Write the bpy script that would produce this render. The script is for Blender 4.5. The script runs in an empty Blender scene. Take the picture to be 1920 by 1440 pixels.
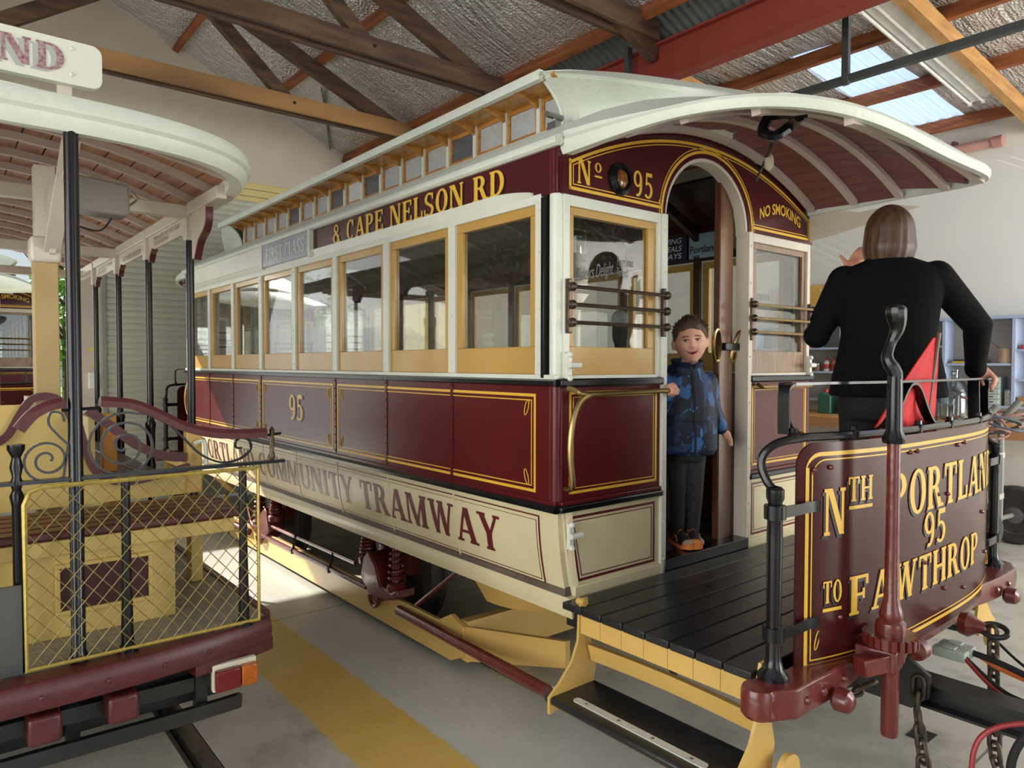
import bpy, bmesh, math, random
from mathutils import Vector, Matrix
V = Vector
PI = math.pi
random.seed(7)
SC = bpy.context.scene
COL = SC.collection

# ------------------------------------------------------------------ camera
cam = bpy.data.objects.new('camera', bpy.data.cameras.new('camera'))
COL.objects.link(cam)
cam.data.sensor_width = 36.0
cam.data.lens = 1336.0 / 1920.0 * 36.0
cam.data.clip_start = 0.05
cam.data.clip_end = 300
_r = V((0.63373807, 0.77354664, 0.00128342))
_d = V((0.02257149, -0.0168335, -0.9996035))
_f = V((-0.77321833, 0.63351577, -0.02812813))
_m = Matrix((( _r.x, -_d.x, -_f.x, 2.199), (_r.y, -_d.y, -_f.y, -2.048),
             (_r.z, -_d.z, -_f.z, 1.66), (0, 0, 0, 1)))
cam.matrix_world = _m
SC.camera = cam

# ------------------------------------------------------------------ view, sky, sun
SC.view_settings.view_transform = 'Standard'
SC.view_settings.look = 'None'
SC.view_settings.gamma = 1.0
SC.view_settings.use_curve_mapping = False
SC.view_settings.exposure = 0.1

W = bpy.data.worlds.new('sky'); SC.world = W
W.use_nodes = True
_n = W.node_tree.nodes; _l = W.node_tree.links
_bg = _n['Background']
_sky = _n.new('ShaderNodeTexSky')
_sky.sky_type = 'HOSEK_WILKIE'
_sky.turbidity = 4.0
_sky.ground_albedo = 0.35
_sky.sun_direction = V((-0.75, -0.45, 0.50)).normalized()
_l.new(_sky.outputs[0], _bg.inputs['Color'])
_bg.inputs['Strength'].default_value = 2.6

def sun_lamp():
    L = bpy.data.lights.new('sun', 'SUN'); L.energy = 9.0; L.angle = R(0.6); L.color = (1.0, 0.95, 0.86)
    o = bpy.data.objects.new('sun', L); COL.objects.link(o)
    o.location = (-20, -12, 14)
    o.rotation_euler = V((0.75, 0.45, -0.50)).to_track_quat('-Z', 'Y').to_euler()
def R(a): return math.radians(a)
sun_lamp()

def area(name, loc, direction, sx, sy, power, col=(1, 1, 1)):
    L = bpy.data.lights.new(name, 'AREA'); L.shape = 'RECTANGLE'; L.size = sx; L.size_y = sy
    L.energy = power; L.color = col
    o = bpy.data.objects.new(name, L); COL.objects.link(o); o.location = loc
    o.rotation_euler = V(direction).to_track_quat('-Z', 'Z').to_euler()
    return o
# fill lamps added at assumed front, side, lean-to doors and the open back doorway
area('added_front_fill', (7.4, -1.2, 1.9), (-1, 0, 0.05), 5.5, 3.4, 130, (0.93, 0.96, 1.0))
area('added_side_fill', (1.0, -6.6, 2.0), (0.1, 1, 0.0), 6.0, 3.2, 330, (1.0, 0.97, 0.92))
area('added_lean_to_fill', (7.4, 5.2, 2.1), (-1, 0.55, 0.05), 3.8, 3.4, 680, (1.0, 0.98, 0.94))
area('daylight_back_door', (-6.9, -2.6, 1.7), (1, 0.25, 0.0), 3.2, 2.6, 35, (0.96, 0.98, 1.0))

# ------------------------------------------------------------------ materials
def lin(c):
    def g(x):
        x = x / 255.0
        return x / 12.92 if x <= 0.04045 else ((x + 0.055) / 1.055) ** 2.4
    return (g(c[0]), g(c[1]), g(c[2]), 1.0)
def mul(c, k): return (min(1, c[0]*k), min(1, c[1]*k), min(1, c[2]*k), 1.0)

def M(name, rgb, rough=0.5, metal=0.0, var=0.12, scale=4.0, bump=0.0, bscale=60.0, coat=0.0, stretch=(1, 1, 1), spec=0.5, rgb2=None, detail=4.0, trans=0.0):
    m = bpy.data.materials.new(name); m.use_nodes = True
    nt = m.node_tree; b = nt.nodes['Principled BSDF']; L = nt.links
    c = lin(rgb)
    tc = nt.nodes.new('ShaderNodeTexCoord'); mp = nt.nodes.new('ShaderNodeMapping')
    mp.inputs['Scale'].default_value = stretch
    L.new(tc.outputs['Object'], mp.inputs['Vector'])
    nz = nt.nodes.new('ShaderNodeTexNoise'); nz.inputs['Scale'].default_value = scale; nz.inputs['Detail'].default_value = detail
    L.new(mp.outputs[0], nz.inputs['Vector'])
    rp = nt.nodes.new('ShaderNodeValToRGB')
    rp.color_ramp.elements[0].position = 0.3; rp.color_ramp.elements[1].position = 0.7
    rp.color_ramp.elements[0].color = lin(rgb2) if rgb2 else mul(c, 1 - var)
    rp.color_ramp.elements[1].color = mul(c, 1 + (0 if rgb2 else var))
    L.new(nz.outputs['Fac'], rp.inputs['Fac'])
    L.new(rp.outputs['Color'], b.inputs['Base Color'])
    b.inputs['Roughness'].default_value = rough
    b.inputs['Metallic'].default_value = metal
    b.inputs['Specular IOR Level'].default_value = spec
    if coat: b.inputs['Coat Weight'].default_value = coat; b.inputs['Coat Roughness'].default_value = 0.08
    if trans: b.inputs['Transmission Weight'].default_value = trans
    if bump:
        n2 = nt.nodes.new('ShaderNodeTexNoise'); n2.inputs['Scale'].default_value = bscale; n2.inputs['Detail'].default_value = 3
        L.new(mp.outputs[0], n2.inputs['Vector'])
        bp = nt.nodes.new('ShaderNodeBump'); bp.inputs['Strength'].default_value = bump; bp.inputs['Distance'].default_value = 0.01
        L.new(n2.outputs['Fac'], bp.inputs['Height']); L.new(bp.outputs[0], b.inputs['Normal'])
    return m

def glass_mat(name, tint=(249, 251, 250), refl=0.06, rough=0.02, dust=0.0):
    m = bpy.data.materials.new(name); m.use_nodes = True
    nt = m.node_tree; nt.nodes.remove(nt.nodes['Principled BSDF']); L = nt.links
    out = nt.nodes['Material Output']
    tr = nt.nodes.new('ShaderNodeBsdfTransparent'); tr.inputs[0].default_value = lin(tint)
    gl = nt.nodes.new('ShaderNodeBsdfGlossy'); gl.inputs['Roughness'].default_value = rough
    fr = nt.nodes.new('ShaderNodeFresnel'); ge = nt.nodes.new('ShaderNodeNewGeometry'); io = nt.nodes.new('ShaderNodeMapRange')
    io.inputs[3].default_value = 1.5; io.inputs[4].default_value = 1/1.5      # same sheet reflectance on both faces of the thin pane
    L.new(ge.outputs['Backfacing'], io.inputs[0]); L.new(io.outputs[0], fr.inputs['IOR'])
    mx = nt.nodes.new('ShaderNodeMixShader')
    ad = nt.nodes.new('ShaderNodeMath'); ad.operation = 'ADD'; ad.inputs[1].default_value = refl; ad.use_clamp = True
    L.new(fr.outputs[0], ad.inputs[0]); L.new(ad.outputs[0], mx.inputs[0])
    L.new(tr.outputs[0], mx.inputs[1]); L.new(gl.outputs[0], mx.inputs[2])
    last = mx
    if dust:
        df = nt.nodes.new('ShaderNodeBsdfDiffuse'); df.inputs[0].default_value = lin((225, 222, 214))
        nz = nt.nodes.new('ShaderNodeTexNoise'); nz.inputs['Scale'].default_value = 55; nz.inputs['Detail'].default_value = 6
        tc = nt.nodes.new('ShaderNodeTexCoord'); L.new(tc.outputs['Object'], nz.inputs['Vector'])
        rp = nt.nodes.new('ShaderNodeMapRange'); rp.inputs[1].default_value = 0.52; rp.inputs[2].default_value = 0.72
        rp.inputs[3].default_value = dust * 0.35; rp.inputs[4].default_value = dust * 2.2
        L.new(nz.outputs['Fac'], rp.inputs[0])
        m2 = nt.nodes.new('ShaderNodeMixShader'); L.new(rp.outputs[0], m2.inputs[0])
        L.new(mx.outputs[0], m2.inputs[1]); L.new(df.outputs[0], m2.inputs[2]); last = m2
    L.new(last.outputs[0], out.inputs['Surface'])
    return m

def emit_mat(name, rgb, strength):
    m = bpy.data.materials.new(name); m.use_nodes = True
    nt = m.node_tree; b = nt.nodes['Principled BSDF']
    b.inputs['Base Color'].default_value = lin(rgb)
    b.inputs['Emission Color'].default_value = lin(rgb); b.inputs['Emission Strength'].default_value = strength
    b.inputs['Roughness'].default_value = 0.5
    return m

maroon = M('maroon_gloss_paint', (86, 26, 28), 0.24, coat=0.0, spec=0.27, var=0.06, bump=0.03, bscale=14)
maroon_dash = M('maroon_dash_paint', (66, 23, 20), 0.22, coat=0.0, spec=0.22, var=0.05)
maroon_deep = M('maroon_header_paint', (72, 23, 27), 0.25, coat=0.05, spec=0.35, var=0.06)
maroon_iron = M('maroon_iron_paint', (100, 37, 31), 0.28, coat=0.3, var=0.14, scale=9, bump=0.25, bscale=30)
maroon_wood = M('maroon_wood_paint', (80, 30, 30), 0.35, var=0.2, stretch=(1, 6, 6), bump=0.1)
maroon_board = M('maroon_ceiling_board', (118, 66, 62), 0.5, var=0.18, stretch=(1, 8, 8))
cream = M('cream_gloss_paint', (214, 203, 165), 0.3, coat=0.05, spec=0.35, var=0.04, bump=0.02, bscale=10)
white_p = M('white_gloss_paint', (214, 217, 204), 0.32, var=0.05, bump=0.12, bscale=40)
white_roof = M('white_canvas_roof', (212, 219, 206), 0.45, var=0.06, bump=0.3, bscale=45)
white_warm = M('warm_white_paint', (205, 196, 180), 0.4, var=0.06)
rib_white = M('grimy_white_rib', (186, 172, 162), 0.5, var=0.08)
ochre = M('ochre_sash_paint', (186, 147, 76), 0.3, coat=0.15, var=0.06)
ochre_b = M('ochre_board_paint', (208, 171, 96), 0.35, var=0.07)
yellow_p = M('pale_yellow_paint', (206, 179, 104), 0.4, var=0.08)
gold = M('gold_leaf_paint', (224, 178, 58), 0.35, var=0.05)
letter_red = M('dark_red_lettering', (96, 26, 30), 0.35, var=0.05)
letter_red_w = M('worn_red_lettering', (112, 38, 48), 0.5, var=0.4, scale=90, rgb2=(180, 160, 160))
letter_grey = M('grey_letter_shadow', (166, 168, 164), 0.5)
letter_black = M('black_letter_shadow', (22, 16, 14), 0.4)
letter_white = M('white_lettering', (222, 224, 224), 0.5)
black_p = M('black_gloss_paint', (18, 19, 22), 0.22, coat=0.05, spec=0.4, var=0.2)
black_deck = M('black_deck_paint', (46, 47, 48), 0.34, var=0.35, scale=7, bump=0.15, bscale=25, rgb2=(26, 27, 29))
black_rub = M('black_rubber', (30, 30, 30), 0.8, var=0.3, bump=0.2)
black_steel = M('black_steel', (30, 31, 31), 0.35, var=0.3, metal=0.0)
steel = M('steel', (150, 150, 148), 0.35, metal=0.9, var=0.1)
chain_mat = M('rusty_chain', (82, 72, 60), 0.55, metal=0.6, var=0.3, scale=20)
brass = M('aged_brass', (150, 128, 84), 0.3, metal=0.95, var=0.15, scale=12)
brass_b = M('bright_brass', (190, 160, 100), 0.25, metal=0.95)
bronze = M('brown_bronze', (88, 74, 62), 0.35, metal=0.8, var=0.2)
wood_var = M('varnished_wood', (128, 76, 38), 0.35, coat=0.2, var=0.3, scale=5, stretch=(3, 3, 0.5), rgb2=(84, 44, 22))
wood_dark = M('dark_varnished_wood', (74, 42, 28), 0.35, coat=0.2, var=0.3, scale=5, stretch=(3, 3, 0.5), rgb2=(44, 24, 18))
wood_stile = M('door_stile_wood', (122, 84, 58), 0.28, coat=0.3, var=0.3, scale=5, stretch=(3, 3, 0.5), rgb2=(86, 54, 36))
wood_cler = M('honey_wood', (196, 142, 68), 0.35, coat=0.15, var=0.25, scale=6, stretch=(1, 5, 5), rgb2=(150, 98, 42))
wood_slat = M('pink_brown_plank', (186, 136, 106), 0.5, var=0.3, scale=6, stretch=(0.7, 6, 6), rgb2=(146, 100, 78))
wood_truss = M('old_truss_timber', (104, 76, 54), 0.7, var=0.35, scale=3, stretch=(6, 0.8, 6), rgb2=(62, 45, 34), bump=0.25)
wood_pale = M('pale_pine', (196, 150, 90), 0.6, var=0.3, scale=3, stretch=(6, 0.8, 6), rgb2=(160, 112, 64))
wood_purlin = M('orange_purlin', (166, 98, 52), 0.65, var=0.35, scale=3, stretch=(0.8, 6, 6), rgb2=(110, 58, 32))
wood_bench = M('bench_timber', (206, 156, 92), 0.5, var=0.2, stretch=(0.8, 6, 6))
shelf_blue = M('pale_blue_shelf_paint', (172, 188, 214), 0.5, var=0.06)
beam_red = M('red_oxide_steel', (138, 58, 46), 0.45, var=0.1, scale=2)
grey_steel = M('dark_grey_steel_bar', (72, 76, 76), 0.4, var=0.15, metal=0.2)
galv = M('galvanised_iron', (140, 146, 146), 0.4, metal=0.6, var=0.12)
tarp_blue = M('blue_tarp', (70, 112, 142), 0.5, var=0.35, rgb2=(46, 62, 74), bump=0.4, bscale=14)
wall_paint = M('off_white_wall', (206, 196, 180), 0.75, var=0.05, scale=1.5, bump=0.05, bscale=20)
wall_bright = M('white_wall_paint', (228, 226, 218), 0.7, var=0.03, scale=1.0)
shutter_mat = M('cream_roller_slat', (200, 202, 188), 0.45, var=0.04, metal=0.1)
yellow_clad = M('yellow_cladding', (214, 196, 130), 0.5, var=0.05)
glass = glass_mat('window_glass', refl=0.01, dust=0.015)
glass_clear = glass_mat('clear_glass', refl=0.03)
glass_frost = M('frosted_grey_glass', (176, 180, 182), 0.3, var=0.1, scale=30, bump=0.4, bscale=120)
glass_dark = M('dark_clerestory_glass', (92, 94, 104), 0.25, var=0.1, scale=30)
glass_pat = M('patterned_glass', (206, 208, 206), 0.3, var=0.18, scale=120)
rubber = M('tyre_rubber', (58, 57, 54), 0.85, var=0.25, scale=12, bump=0.3)
grey_box = M('grey_enamel', (126, 120, 110), 0.45, var=0.05)
plastic_white = M('white_plastic', (232, 232, 226), 0.4)
amber_lens = M('amber_lens', (170, 88, 24), 0.2, var=0.25, scale=60)
red_lens = M('red_lens', (104, 22, 20), 0.2, var=0.15, scale=60)

# ------------------------------------------------------------------ mesh helpers
WL = {}          # world location of every object that parents parts
def wl(o): return WL.get(o.name, V((0, 0, 0))) if o else V((0, 0, 0))

class MB:
    def __init__(s): s.v = []; s.f = []
    def add(s, vs, fs):
        n = len(s.v); s.v += [V(a) for a in vs]; s.f += [tuple(i + n for i in f) for f in fs]; return s
    def box(s, x0, y0, z0, x1, y1, z1):
        a = [(x, y, z) for x in (x0, x1) for y in (y0, y1) for z in (z0, z1)]
        return s.add(a, [(0, 1, 3, 2), (4, 6, 7, 5), (0, 4, 5, 1), (2, 3, 7, 6), (0, 2, 6, 4), (1, 5, 7, 3)])
    def bar(s, p, q, w, h, up=(0, 0, 1)):
        p = V(p); q = V(q); d = (q - p).normalized(); u = V(up)
        if abs(d.dot(u)) > 0.99: u = V((1, 0, 0))
        a = d.cross(u).normalized() * (w / 2); b = a.cross(d).normalized() * (h / 2)
        vs = [c + i * a + j * b for c in (p, q) for i, j in ((-1, -1), (1, -1), (1, 1), (-1, 1))]
        return s.add(vs, [(0, 1, 2, 3), (7, 6, 5, 4), (0, 4, 5, 1), (1, 5, 6, 2), (2, 6, 7, 3), (3, 7, 4, 0)])
    def sweep(s, path, sect, closed=False, up=None, scales=None, cap=True):
        """sweep a closed 2D section (list of (a,b)) along a 3D path; up fixes the b axis"""
        P = [V(p) for p in path]; n = len(P); k = len(sect)
        rings = []; prev = None
        for i in range(n):
            if closed: t = (P[(i + 1) % n] - P[i - 1])
            else: t = P[min(i + 1, n - 1)] - P[max(i - 1, 0)]
            t.normalize()
            if up is not None:
                b = V(up); a = t.cross(b)
                if a.length < 1e-5: a = V((1, 0, 0))
                a.normalize(); b = a.cross(t).normalized()
            else:
                if prev is None:
                    u = V((0, 0, 1)) if abs(t.z) < 0.9 else V((1, 0, 0))
                    a = t.cross(u).normalized()
                else:
                    a = prev - t * prev.dot(t)
                    a = a.normalized() if a.length > 1e-6 else t.orthogonal().normalized()
                prev = a; b = a.cross(t).normalized()
            sc = scales[i] if scales else 1.0
            rings.append([P[i] + a * (x * sc) + b * (y * sc) for x, y in sect])
        vs = [v for r in rings for v in r]; fs = []
        m = n if closed else n - 1
        for i in range(m):
            j = (i + 1) % n
            for q in range(k):
                r = (q + 1) % k
                fs.append((i*k+q, i*k+r, j*k+r, j*k+q))
        if not closed and cap:
            fs.append(tuple(range(k - 1, -1, -1))); fs.append(tuple((n-1)*k + q for q in range(k)))
        return s.add(vs, fs)
    def tube(s, path, r, n=8, closed=False, scales=None):
        return s.sweep(path, [(r*math.cos(2*PI*i/n), r*math.sin(2*PI*i/n)) for i in range(n)], closed, None, scales)
    def flat(s, path, w, t, closed=False, up=(0, 0, 1)):
        """flat bar: w along up axis, t across"""
        return s.sweep(path, [(-t/2, -w/2), (t/2, -w/2), (t/2, w/2), (-t/2, w/2)], closed, up)
    def lathe(s, prof, o=(0, 0, 0), axis='z', n=20):
        o = V(o); vs = []; fs = []; k = len(prof)
        for i in range(n):
            a = 2*PI*i/n; c, t = math.cos(a), math.sin(a)
            for r, h in prof:
                p = {'z': (r*c, r*t, h), 'x': (h, r*c, r*t), 'y': (r*c, h, r*t)}[axis]
                vs.append(o + V(p))
        for i in range(n):
            j = (i + 1) % n
            for q in range(k - 1): fs.append((i*k+q, j*k+q, j*k+q+1, i*k+q+1))
        if prof[0][0] > 1e-5: fs.append(tuple(i*k for i in range(n - 1, -1, -1)))
        if prof[-1][0] > 1e-5: fs.append(tuple(i*k + k - 1 for i in range(n)))
        return s.add(vs, fs)
    def prism(s, pts, fn, off):
        """2D polygon -> fn(u,v) front points, extruded by vector off"""
        off = V(off); a = [V(fn(u, v)) for u, v in pts]; n = len(a)
        fs = [tuple(range(n)), tuple(range(2*n - 1, n - 1, -1))] + [(i, n + i, n + (i+1) % n, (i+1) % n) for i in range(n)]
        return s.add(a + [p + off for p in a], fs)
    def strip(s, A, B, off):
        """closed slab between two polylines A and B, extruded by off"""
        off = V(off); n = len(A); A = [V(p) for p in A]; B = [V(p) for p in B]
        vs = A + B + [p + off for p in A] + [p + off for p in B]; fs = []
        for i in range(n - 1):
            fs += [(i, i+1, n+i+1, n+i), (2*n+i, 3*n+i, 3*n+i+1, 2*n+i+1), (i, 2*n+i, 2*n+i+1, i+1), (n+i, n+i+1, 3*n+i+1, 3*n+i)]
        fs += [(0, n, 3*n, 2*n), (n-1, 3*n-1, 4*n-1, 2*n-1)]
        return s.add(vs, fs)
    def slab(s, fn, us, vs_, fo):
        """closed slab: fn(u,v) surface and fo(u,v) the other face"""
        nu, nv = len(us), len(vs_); n = nu*nv
        pts = [V(fn(u, v)) for u in us for v in vs_] + [V(fo(u, v)) for u in us for v in vs_]
        fs = []
        for i in range(nu - 1):
            for j in range(nv - 1):
                a = i*nv + j; q = (a, a+1, a+nv+1, a+nv); fs.append(q); fs.append(tuple(n + k for k in reversed(q)))
        for i in range(nu - 1):
            for j in (0, nv - 1):
                a = i*nv + j; fs.append((a, a+nv, n+a+nv, n+a))
        for j in range(nv - 1):
            for i in (0, nu - 1):
                a = i*nv + j; fs.append((a, a+1, n+a+1, n+a))
        return s.add(pts, fs)
    def surf(s, fn, us, vs_):
        nu, nv = len(us), len(vs_)
        pts = [V(fn(u, v)) for u in us for v in vs_]
        fs = [(i*nv+j, i*nv+j+1, (i+1)*nv+j+1, (i+1)*nv+j) for i in range(nu-1) for j in range(nv-1)]
        return s.add(pts, fs)
    def ball(s, c, r, n=10, m=7):
        rx, ry, rz = (r, r, r) if not isinstance(r, tuple) else r
        c = V(c); vs = [c + V((0, 0, -rz))]
        for j in range(1, m):
            a = -PI/2 + PI*j/m
            for i in range(n):
                b = 2*PI*i/n; vs.append(c + V((rx*math.cos(a)*math.cos(b), ry*math.cos(a)*math.sin(b), rz*math.sin(a))))
        vs.append(c + V((0, 0, rz))); fs = []
        for i in range(n):
            k = (i+1) % n
            fs.append((0, 1+k, 1+i)); fs.append((len(vs)-1, 1+(m-2)*n+i, 1+(m-2)*n+k))
            for j in range(m - 2): fs.append((1+j*n+i, 1+j*n+k, 1+(j+1)*n+k, 1+(j+1)*n+i))
        return s.add(vs, fs)
    def xf(s, fn): s.v = [V(fn(p)) for p in s.v]; return s
    def mesh(s, name, base=V((0, 0, 0)), smooth=None, fix=True):
        me = bpy.data.meshes.new(name)
        me.from_pydata([p - base for p in s.v], [], s.f)
        if fix:
            b = bmesh.new(); b.from_mesh(me); bmesh.ops.recalc_face_normals(b, faces=b.faces); b.to_mesh(me); b.free()
        me.update()
        if smooth is not None:
            me.polygons.foreach_set('use_smooth', [True]*len(me.polygons))
            me.set_sharp_from_angle(angle=R(smooth))
        return me
    def build(s, name, mat, parent=None, smooth=35, bevel=0, fix=True, label=None, kind=None):
        base = wl(parent)
        me = s.mesh(name, base, smooth, fix)
        return link(name, me, mat, parent, V((0, 0, 0)), bevel, label, kind)

def link(name, me, mat, parent=None, loc=V((0, 0, 0)), bevel=0, label=None, kind=None):
    o = bpy.data.objects.new(name, me); COL.objects.link(o)
    if mat and not me.materials: me.materials.append(mat)
    o.location = loc
    if parent: o.parent = parent
    WL[o.name] = wl(parent) + V(loc)
    if bevel:
        b = o.modifiers.new('bevel', 'BEVEL'); b.width = bevel; b.segments = 2; b.limit_method = 'ANGLE'; b.angle_limit = R(40)
    if label: o['label'] = label
    if kind: o['kind'] = kind
    return o
def put(name, me, parent, world, mat=None):
    """another copy of a shared mesh at a world place under a parent"""
    return link(name, me, mat, parent, V(world) - wl(parent))
def thing(name, label, cat, loc, group=None):
    o = bpy.data.objects.new(name, None); COL.objects.link(o); o.location = loc
    o.empty_display_size = 0.1
    WL[o.name] = V(loc); o['label'] = label; o['category'] = cat
    if group: o['group'] = group
    return o
def tag(o, label, cat, group=None):
    o['label'] = label; o['category'] = cat
    if group: o['group'] = group
    return o
def struct(o, label=None):
    o['kind'] = 'structure'
    if label: o['label'] = label
    return o
def bx(x0, y0, z0, x1, y1, z1): return MB().box(x0, y0, z0, x1, y1, z1)
def arange(a, b, n): return [a + (b - a)*i/(n - 1) for i in range(n)]
def arc3(c, r, a0, a1, n, plane='xz'):
    out = []
    for i in range(n):
        a = R(a0 + (a1 - a0)*i/(n - 1)); p, q = r*math.cos(a), r*math.sin(a)
        out.append(V(c) + V({'xz': (p, 0, q), 'yz': (0, p, q), 'xy': (p, q, 0)}[plane]))
    return out
def catmull(pts, n=6):
    P = [V(p) for p in pts]; out = []
    for i in range(len(P) - 1):
        a = P[max(i-1, 0)]; b = P[i]; c = P[i+1]; d = P[min(i+2, len(P)-1)]
        for k in range(n):
            t = k/n
            out.append(0.5*((2*b) + (c-a)*t + (2*a-5*b+4*c-d)*t*t + (-a+3*b-3*c+d)*t**3))
    out.append(P[-1]); return out

# ------------------------------------------------------------------ lettering (slab-serif strokes)
def _q(x0, y0, x1, y1, x2, y2, x3, y3, n=4):
    """quad with bottom edge p0-p1 and top edge p3-p2, cut in n along its length"""
    out = []
    for i in range(n):
        a, b = i/n, (i+1)/n
        l = lambda p, q, t: p + (q - p)*t
        out.append([(l(x0,x3,a), l(y0,y3,a)), (l(x1,x2,a), l(y1,y2,a)), (l(x1,x2,b), l(y1,y2,b)), (l(x0,x3,b), l(y0,y3,b))])
    return out
def _bx(x0, y0, x1, y1, n=1): return _q(x0, y0, x1, y0, x1, y1, x0, y1, n)
def _ring(cx, cy, rx, ry, T, t, a0, a1, n=14):
    out = []
    for i in range(n):
        a = R(a0 + (a1-a0)*i/n); b = R(a0 + (a1-a0)*(i+1)/n)
        o = lambda k: (cx + rx*math.cos(k), cy + ry*math.sin(k))
        m = lambda k: (cx + (rx-T)*math.cos(k), cy + (ry-t)*math.sin(k))
        out.append([o(a), o(b), m(b), m(a)])
    return out
T_, t_, s_ = 0.19, 0.085, 0.075
def _stem(x, y0=0, y1=1, sb=True, st=True, T=T_, e=0.055):
    o = _q(x, y0, x+T, y0, x+T, y1, x, y1, 5)
    if sb: o += _bx(x-e, 0, x+T+e, s_)
    if st: o += _bx(x-e, 1-s_, x+T+e, 1)
    return o
def _dg(x0, x1, T, y0=0, y1=1): return _q(x0, y0, x0+T, y0, x1+T, y1, x1, y1, 6)
def glyph(c):
    if c == 'A': return 0.78, _dg(0.04, 0.31, 0.1) + _dg(0.55, 0.29, 0.2) + _bx(0.18, 0.27, 0.6, 0.27+t_) + _bx(-0.02, 0, 0.24, s_) + _bx(0.48, 0, 0.82, s_)
    if c == 'B': return 0.7, _stem(0.06) + _ring(0.34, 0.735, 0.27, 0.265, T_, t_, -90, 90) + _ring(0.34, 0.27, 0.32, 0.27, T_, t_, -90, 90) + _bx(0.2, 0, 0.36, t_) + _bx(0.2, 1-t_, 0.36, 1) + _bx(0.2, 0.47, 0.36, 0.55)
    if c in 'CG':
        o = _ring(0.36, 0.5, 0.34, 0.52, T_, t_, 42, 318, 22) + _bx(0.55, 0.64, 0.64, 0.98)
        if c == 'G': o += _bx(0.48, 0.05, 0.66, 0.42, 2) + _bx(0.4, 0.38, 0.72, 0.45)
        return 0.72, o
    if c == 'D': return 0.76, _stem(0.06) + _ring(0.32, 0.5, 0.4, 0.5, T_, t_, -90, 90, 18) + _bx(0.2, 0, 0.34, t_) + _bx(0.2, 1-t_, 0.34, 1)
    if c in 'EF':
        o = _stem(0.06) + _bx(0.2, 1-t_, 0.6, 1) + _bx(0.53, 0.74, 0.62, 1) + _bx(0.2, 0.47, 0.46, 0.55) + _bx(0.42, 0.38, 0.5, 0.65)
        if c == 'E': o += _bx(0.2, 0, 0.62, t_) + _bx(0.55, 0, 0.64, 0.28)
        return 0.68, o
    if c == 'H': return 0.82, _stem(0.06) + _stem(0.56) + _bx(0.2, 0.46, 0.62, 0.55)
    if c == 'I': return 0.34, _stem(0.07)
    if c == 'K': return 0.8, _stem(0.06) + _dg(0.22, 0.55, 0.1, 0.36, 1) + _dg(0.55, 0.3, 0.2, 0, 0.58) + _bx(0.5, 0, 0.82, s_) + _bx(0.46, 1-s_, 0.76, 1)
    if c == 'L': return 0.62, _stem(0.06) + _bx(0.2, 0, 0.58, t_) + _bx(0.51, 0, 0.6, 0.32)
    if c == 'M': return 0.98, _stem(0.04, T=0.1) + _stem(0.72, T=0.2) + _dg(0.42, 0.1, 0.18) + _dg(0.42, 0.74, 0.1)
    if c == 'N': return 0.84, _stem(0.06, T=0.1) + _stem(0.64, T=0.1, sb=False) + _dg(0.56, 0.1, 0.2)
    if c == 'O': return 0.76, _ring(0.38, 0.5, 0.36, 0.52, T_, t_, 0, 360, 28)
    if c == 'o': return 0.5, _ring(0.24, 0.24, 0.23, 0.25, 0.12, 0.06, 0, 360, 20)
    if c == 'P': return 0.68, _stem(0.06) + _ring(0.32, 0.72, 0.31, 0.28, T_, t_, -90, 90) + _bx(0.2, 1-t_, 0.34, 1) + _bx(0.2, 0.44, 0.34, 0.52)
    if c == 'R': return 0.78, _stem(0.06) + _ring(0.32, 0.73, 0.3, 0.27, T_, t_, -90, 90) + _bx(0.2, 1-t_, 0.34, 1) + _bx(0.2, 0.46, 0.36, 0.54) + _dg(0.55, 0.32, 0.2, 0, 0.5) + _bx(0.52, 0, 0.82, s_)
    if c == 'S': return 0.64, _ring(0.32, 0.745, 0.28, 0.275, 0.16, t_, 40, 270, 16) + _ring(0.32, 0.255, 0.3, 0.275, 0.16, t_, 220, 450, 16) + _dg(0.4, 0.1, 0.17, 0.36, 0.62) + _bx(0.5, 0.7, 0.58, 0.98) + _bx(0.02, 0.02, 0.1, 0.3)
    if c == 'T': return 0.72, _stem(0.26, st=False) + _bx(0.02, 1-t_, 0.7, 1) + _bx(0.02, 0.7, 0.1, 1) + _bx(0.62, 0.7, 0.7, 1)
    if c == 'U': return 0.8, _q(0.06, 0.3, 0.25, 0.3, 0.25, 1, 0.06, 1, 4) + _q(0.62, 0.3, 0.72, 0.3, 0.72, 1, 0.62, 1, 4) + _ring(0.39, 0.32, 0.33, 0.34, 0.14, t_, 180, 360, 14) + _bx(0.0, 1-s_, 0.31, 1) + _bx(0.55, 1-s_, 0.79, 1)
    if c == 'V': return 0.76, _dg(0.3, 0.04, 0.2) + _dg(0.34, 0.6, 0.1) + _bx(-0.02, 1-s_, 0.3, 1) + _bx(0.54, 1-s_, 0.78, 1)
    if c == 'W': return 1.1, _dg(0.26, 0.06, 0.18) + _dg(0.3, 0.48, 0.09) + _dg(0.66, 0.44, 0.18) + _dg(0.7, 0.92, 0.09) + _bx(0, 1-s_, 0.3, 1) + _bx(0.4, 1-s_, 0.66, 1) + _bx(0.86, 1-s_, 1.1, 1)
    if c == 'Y': return 0.76, _stem(0.29, y1=0.5, st=False) + _dg(0.3, 0.02, 0.2, 0.42, 1) + _dg(0.37, 0.62, 0.1, 0.42, 1) + _bx(-0.03, 1-s_, 0.28, 1) + _bx(0.55, 1-s_, 0.79, 1)
    if c == '&': return 0.8, _ring(0.34, 0.76, 0.22, 0.25, 0.12, t_, 0, 360, 18) + _ring(0.32, 0.27, 0.3, 0.28, 0.16, t_, 60, 400, 18) + _dg(0.6, 0.14, 0.16, 0, 0.72)
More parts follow.
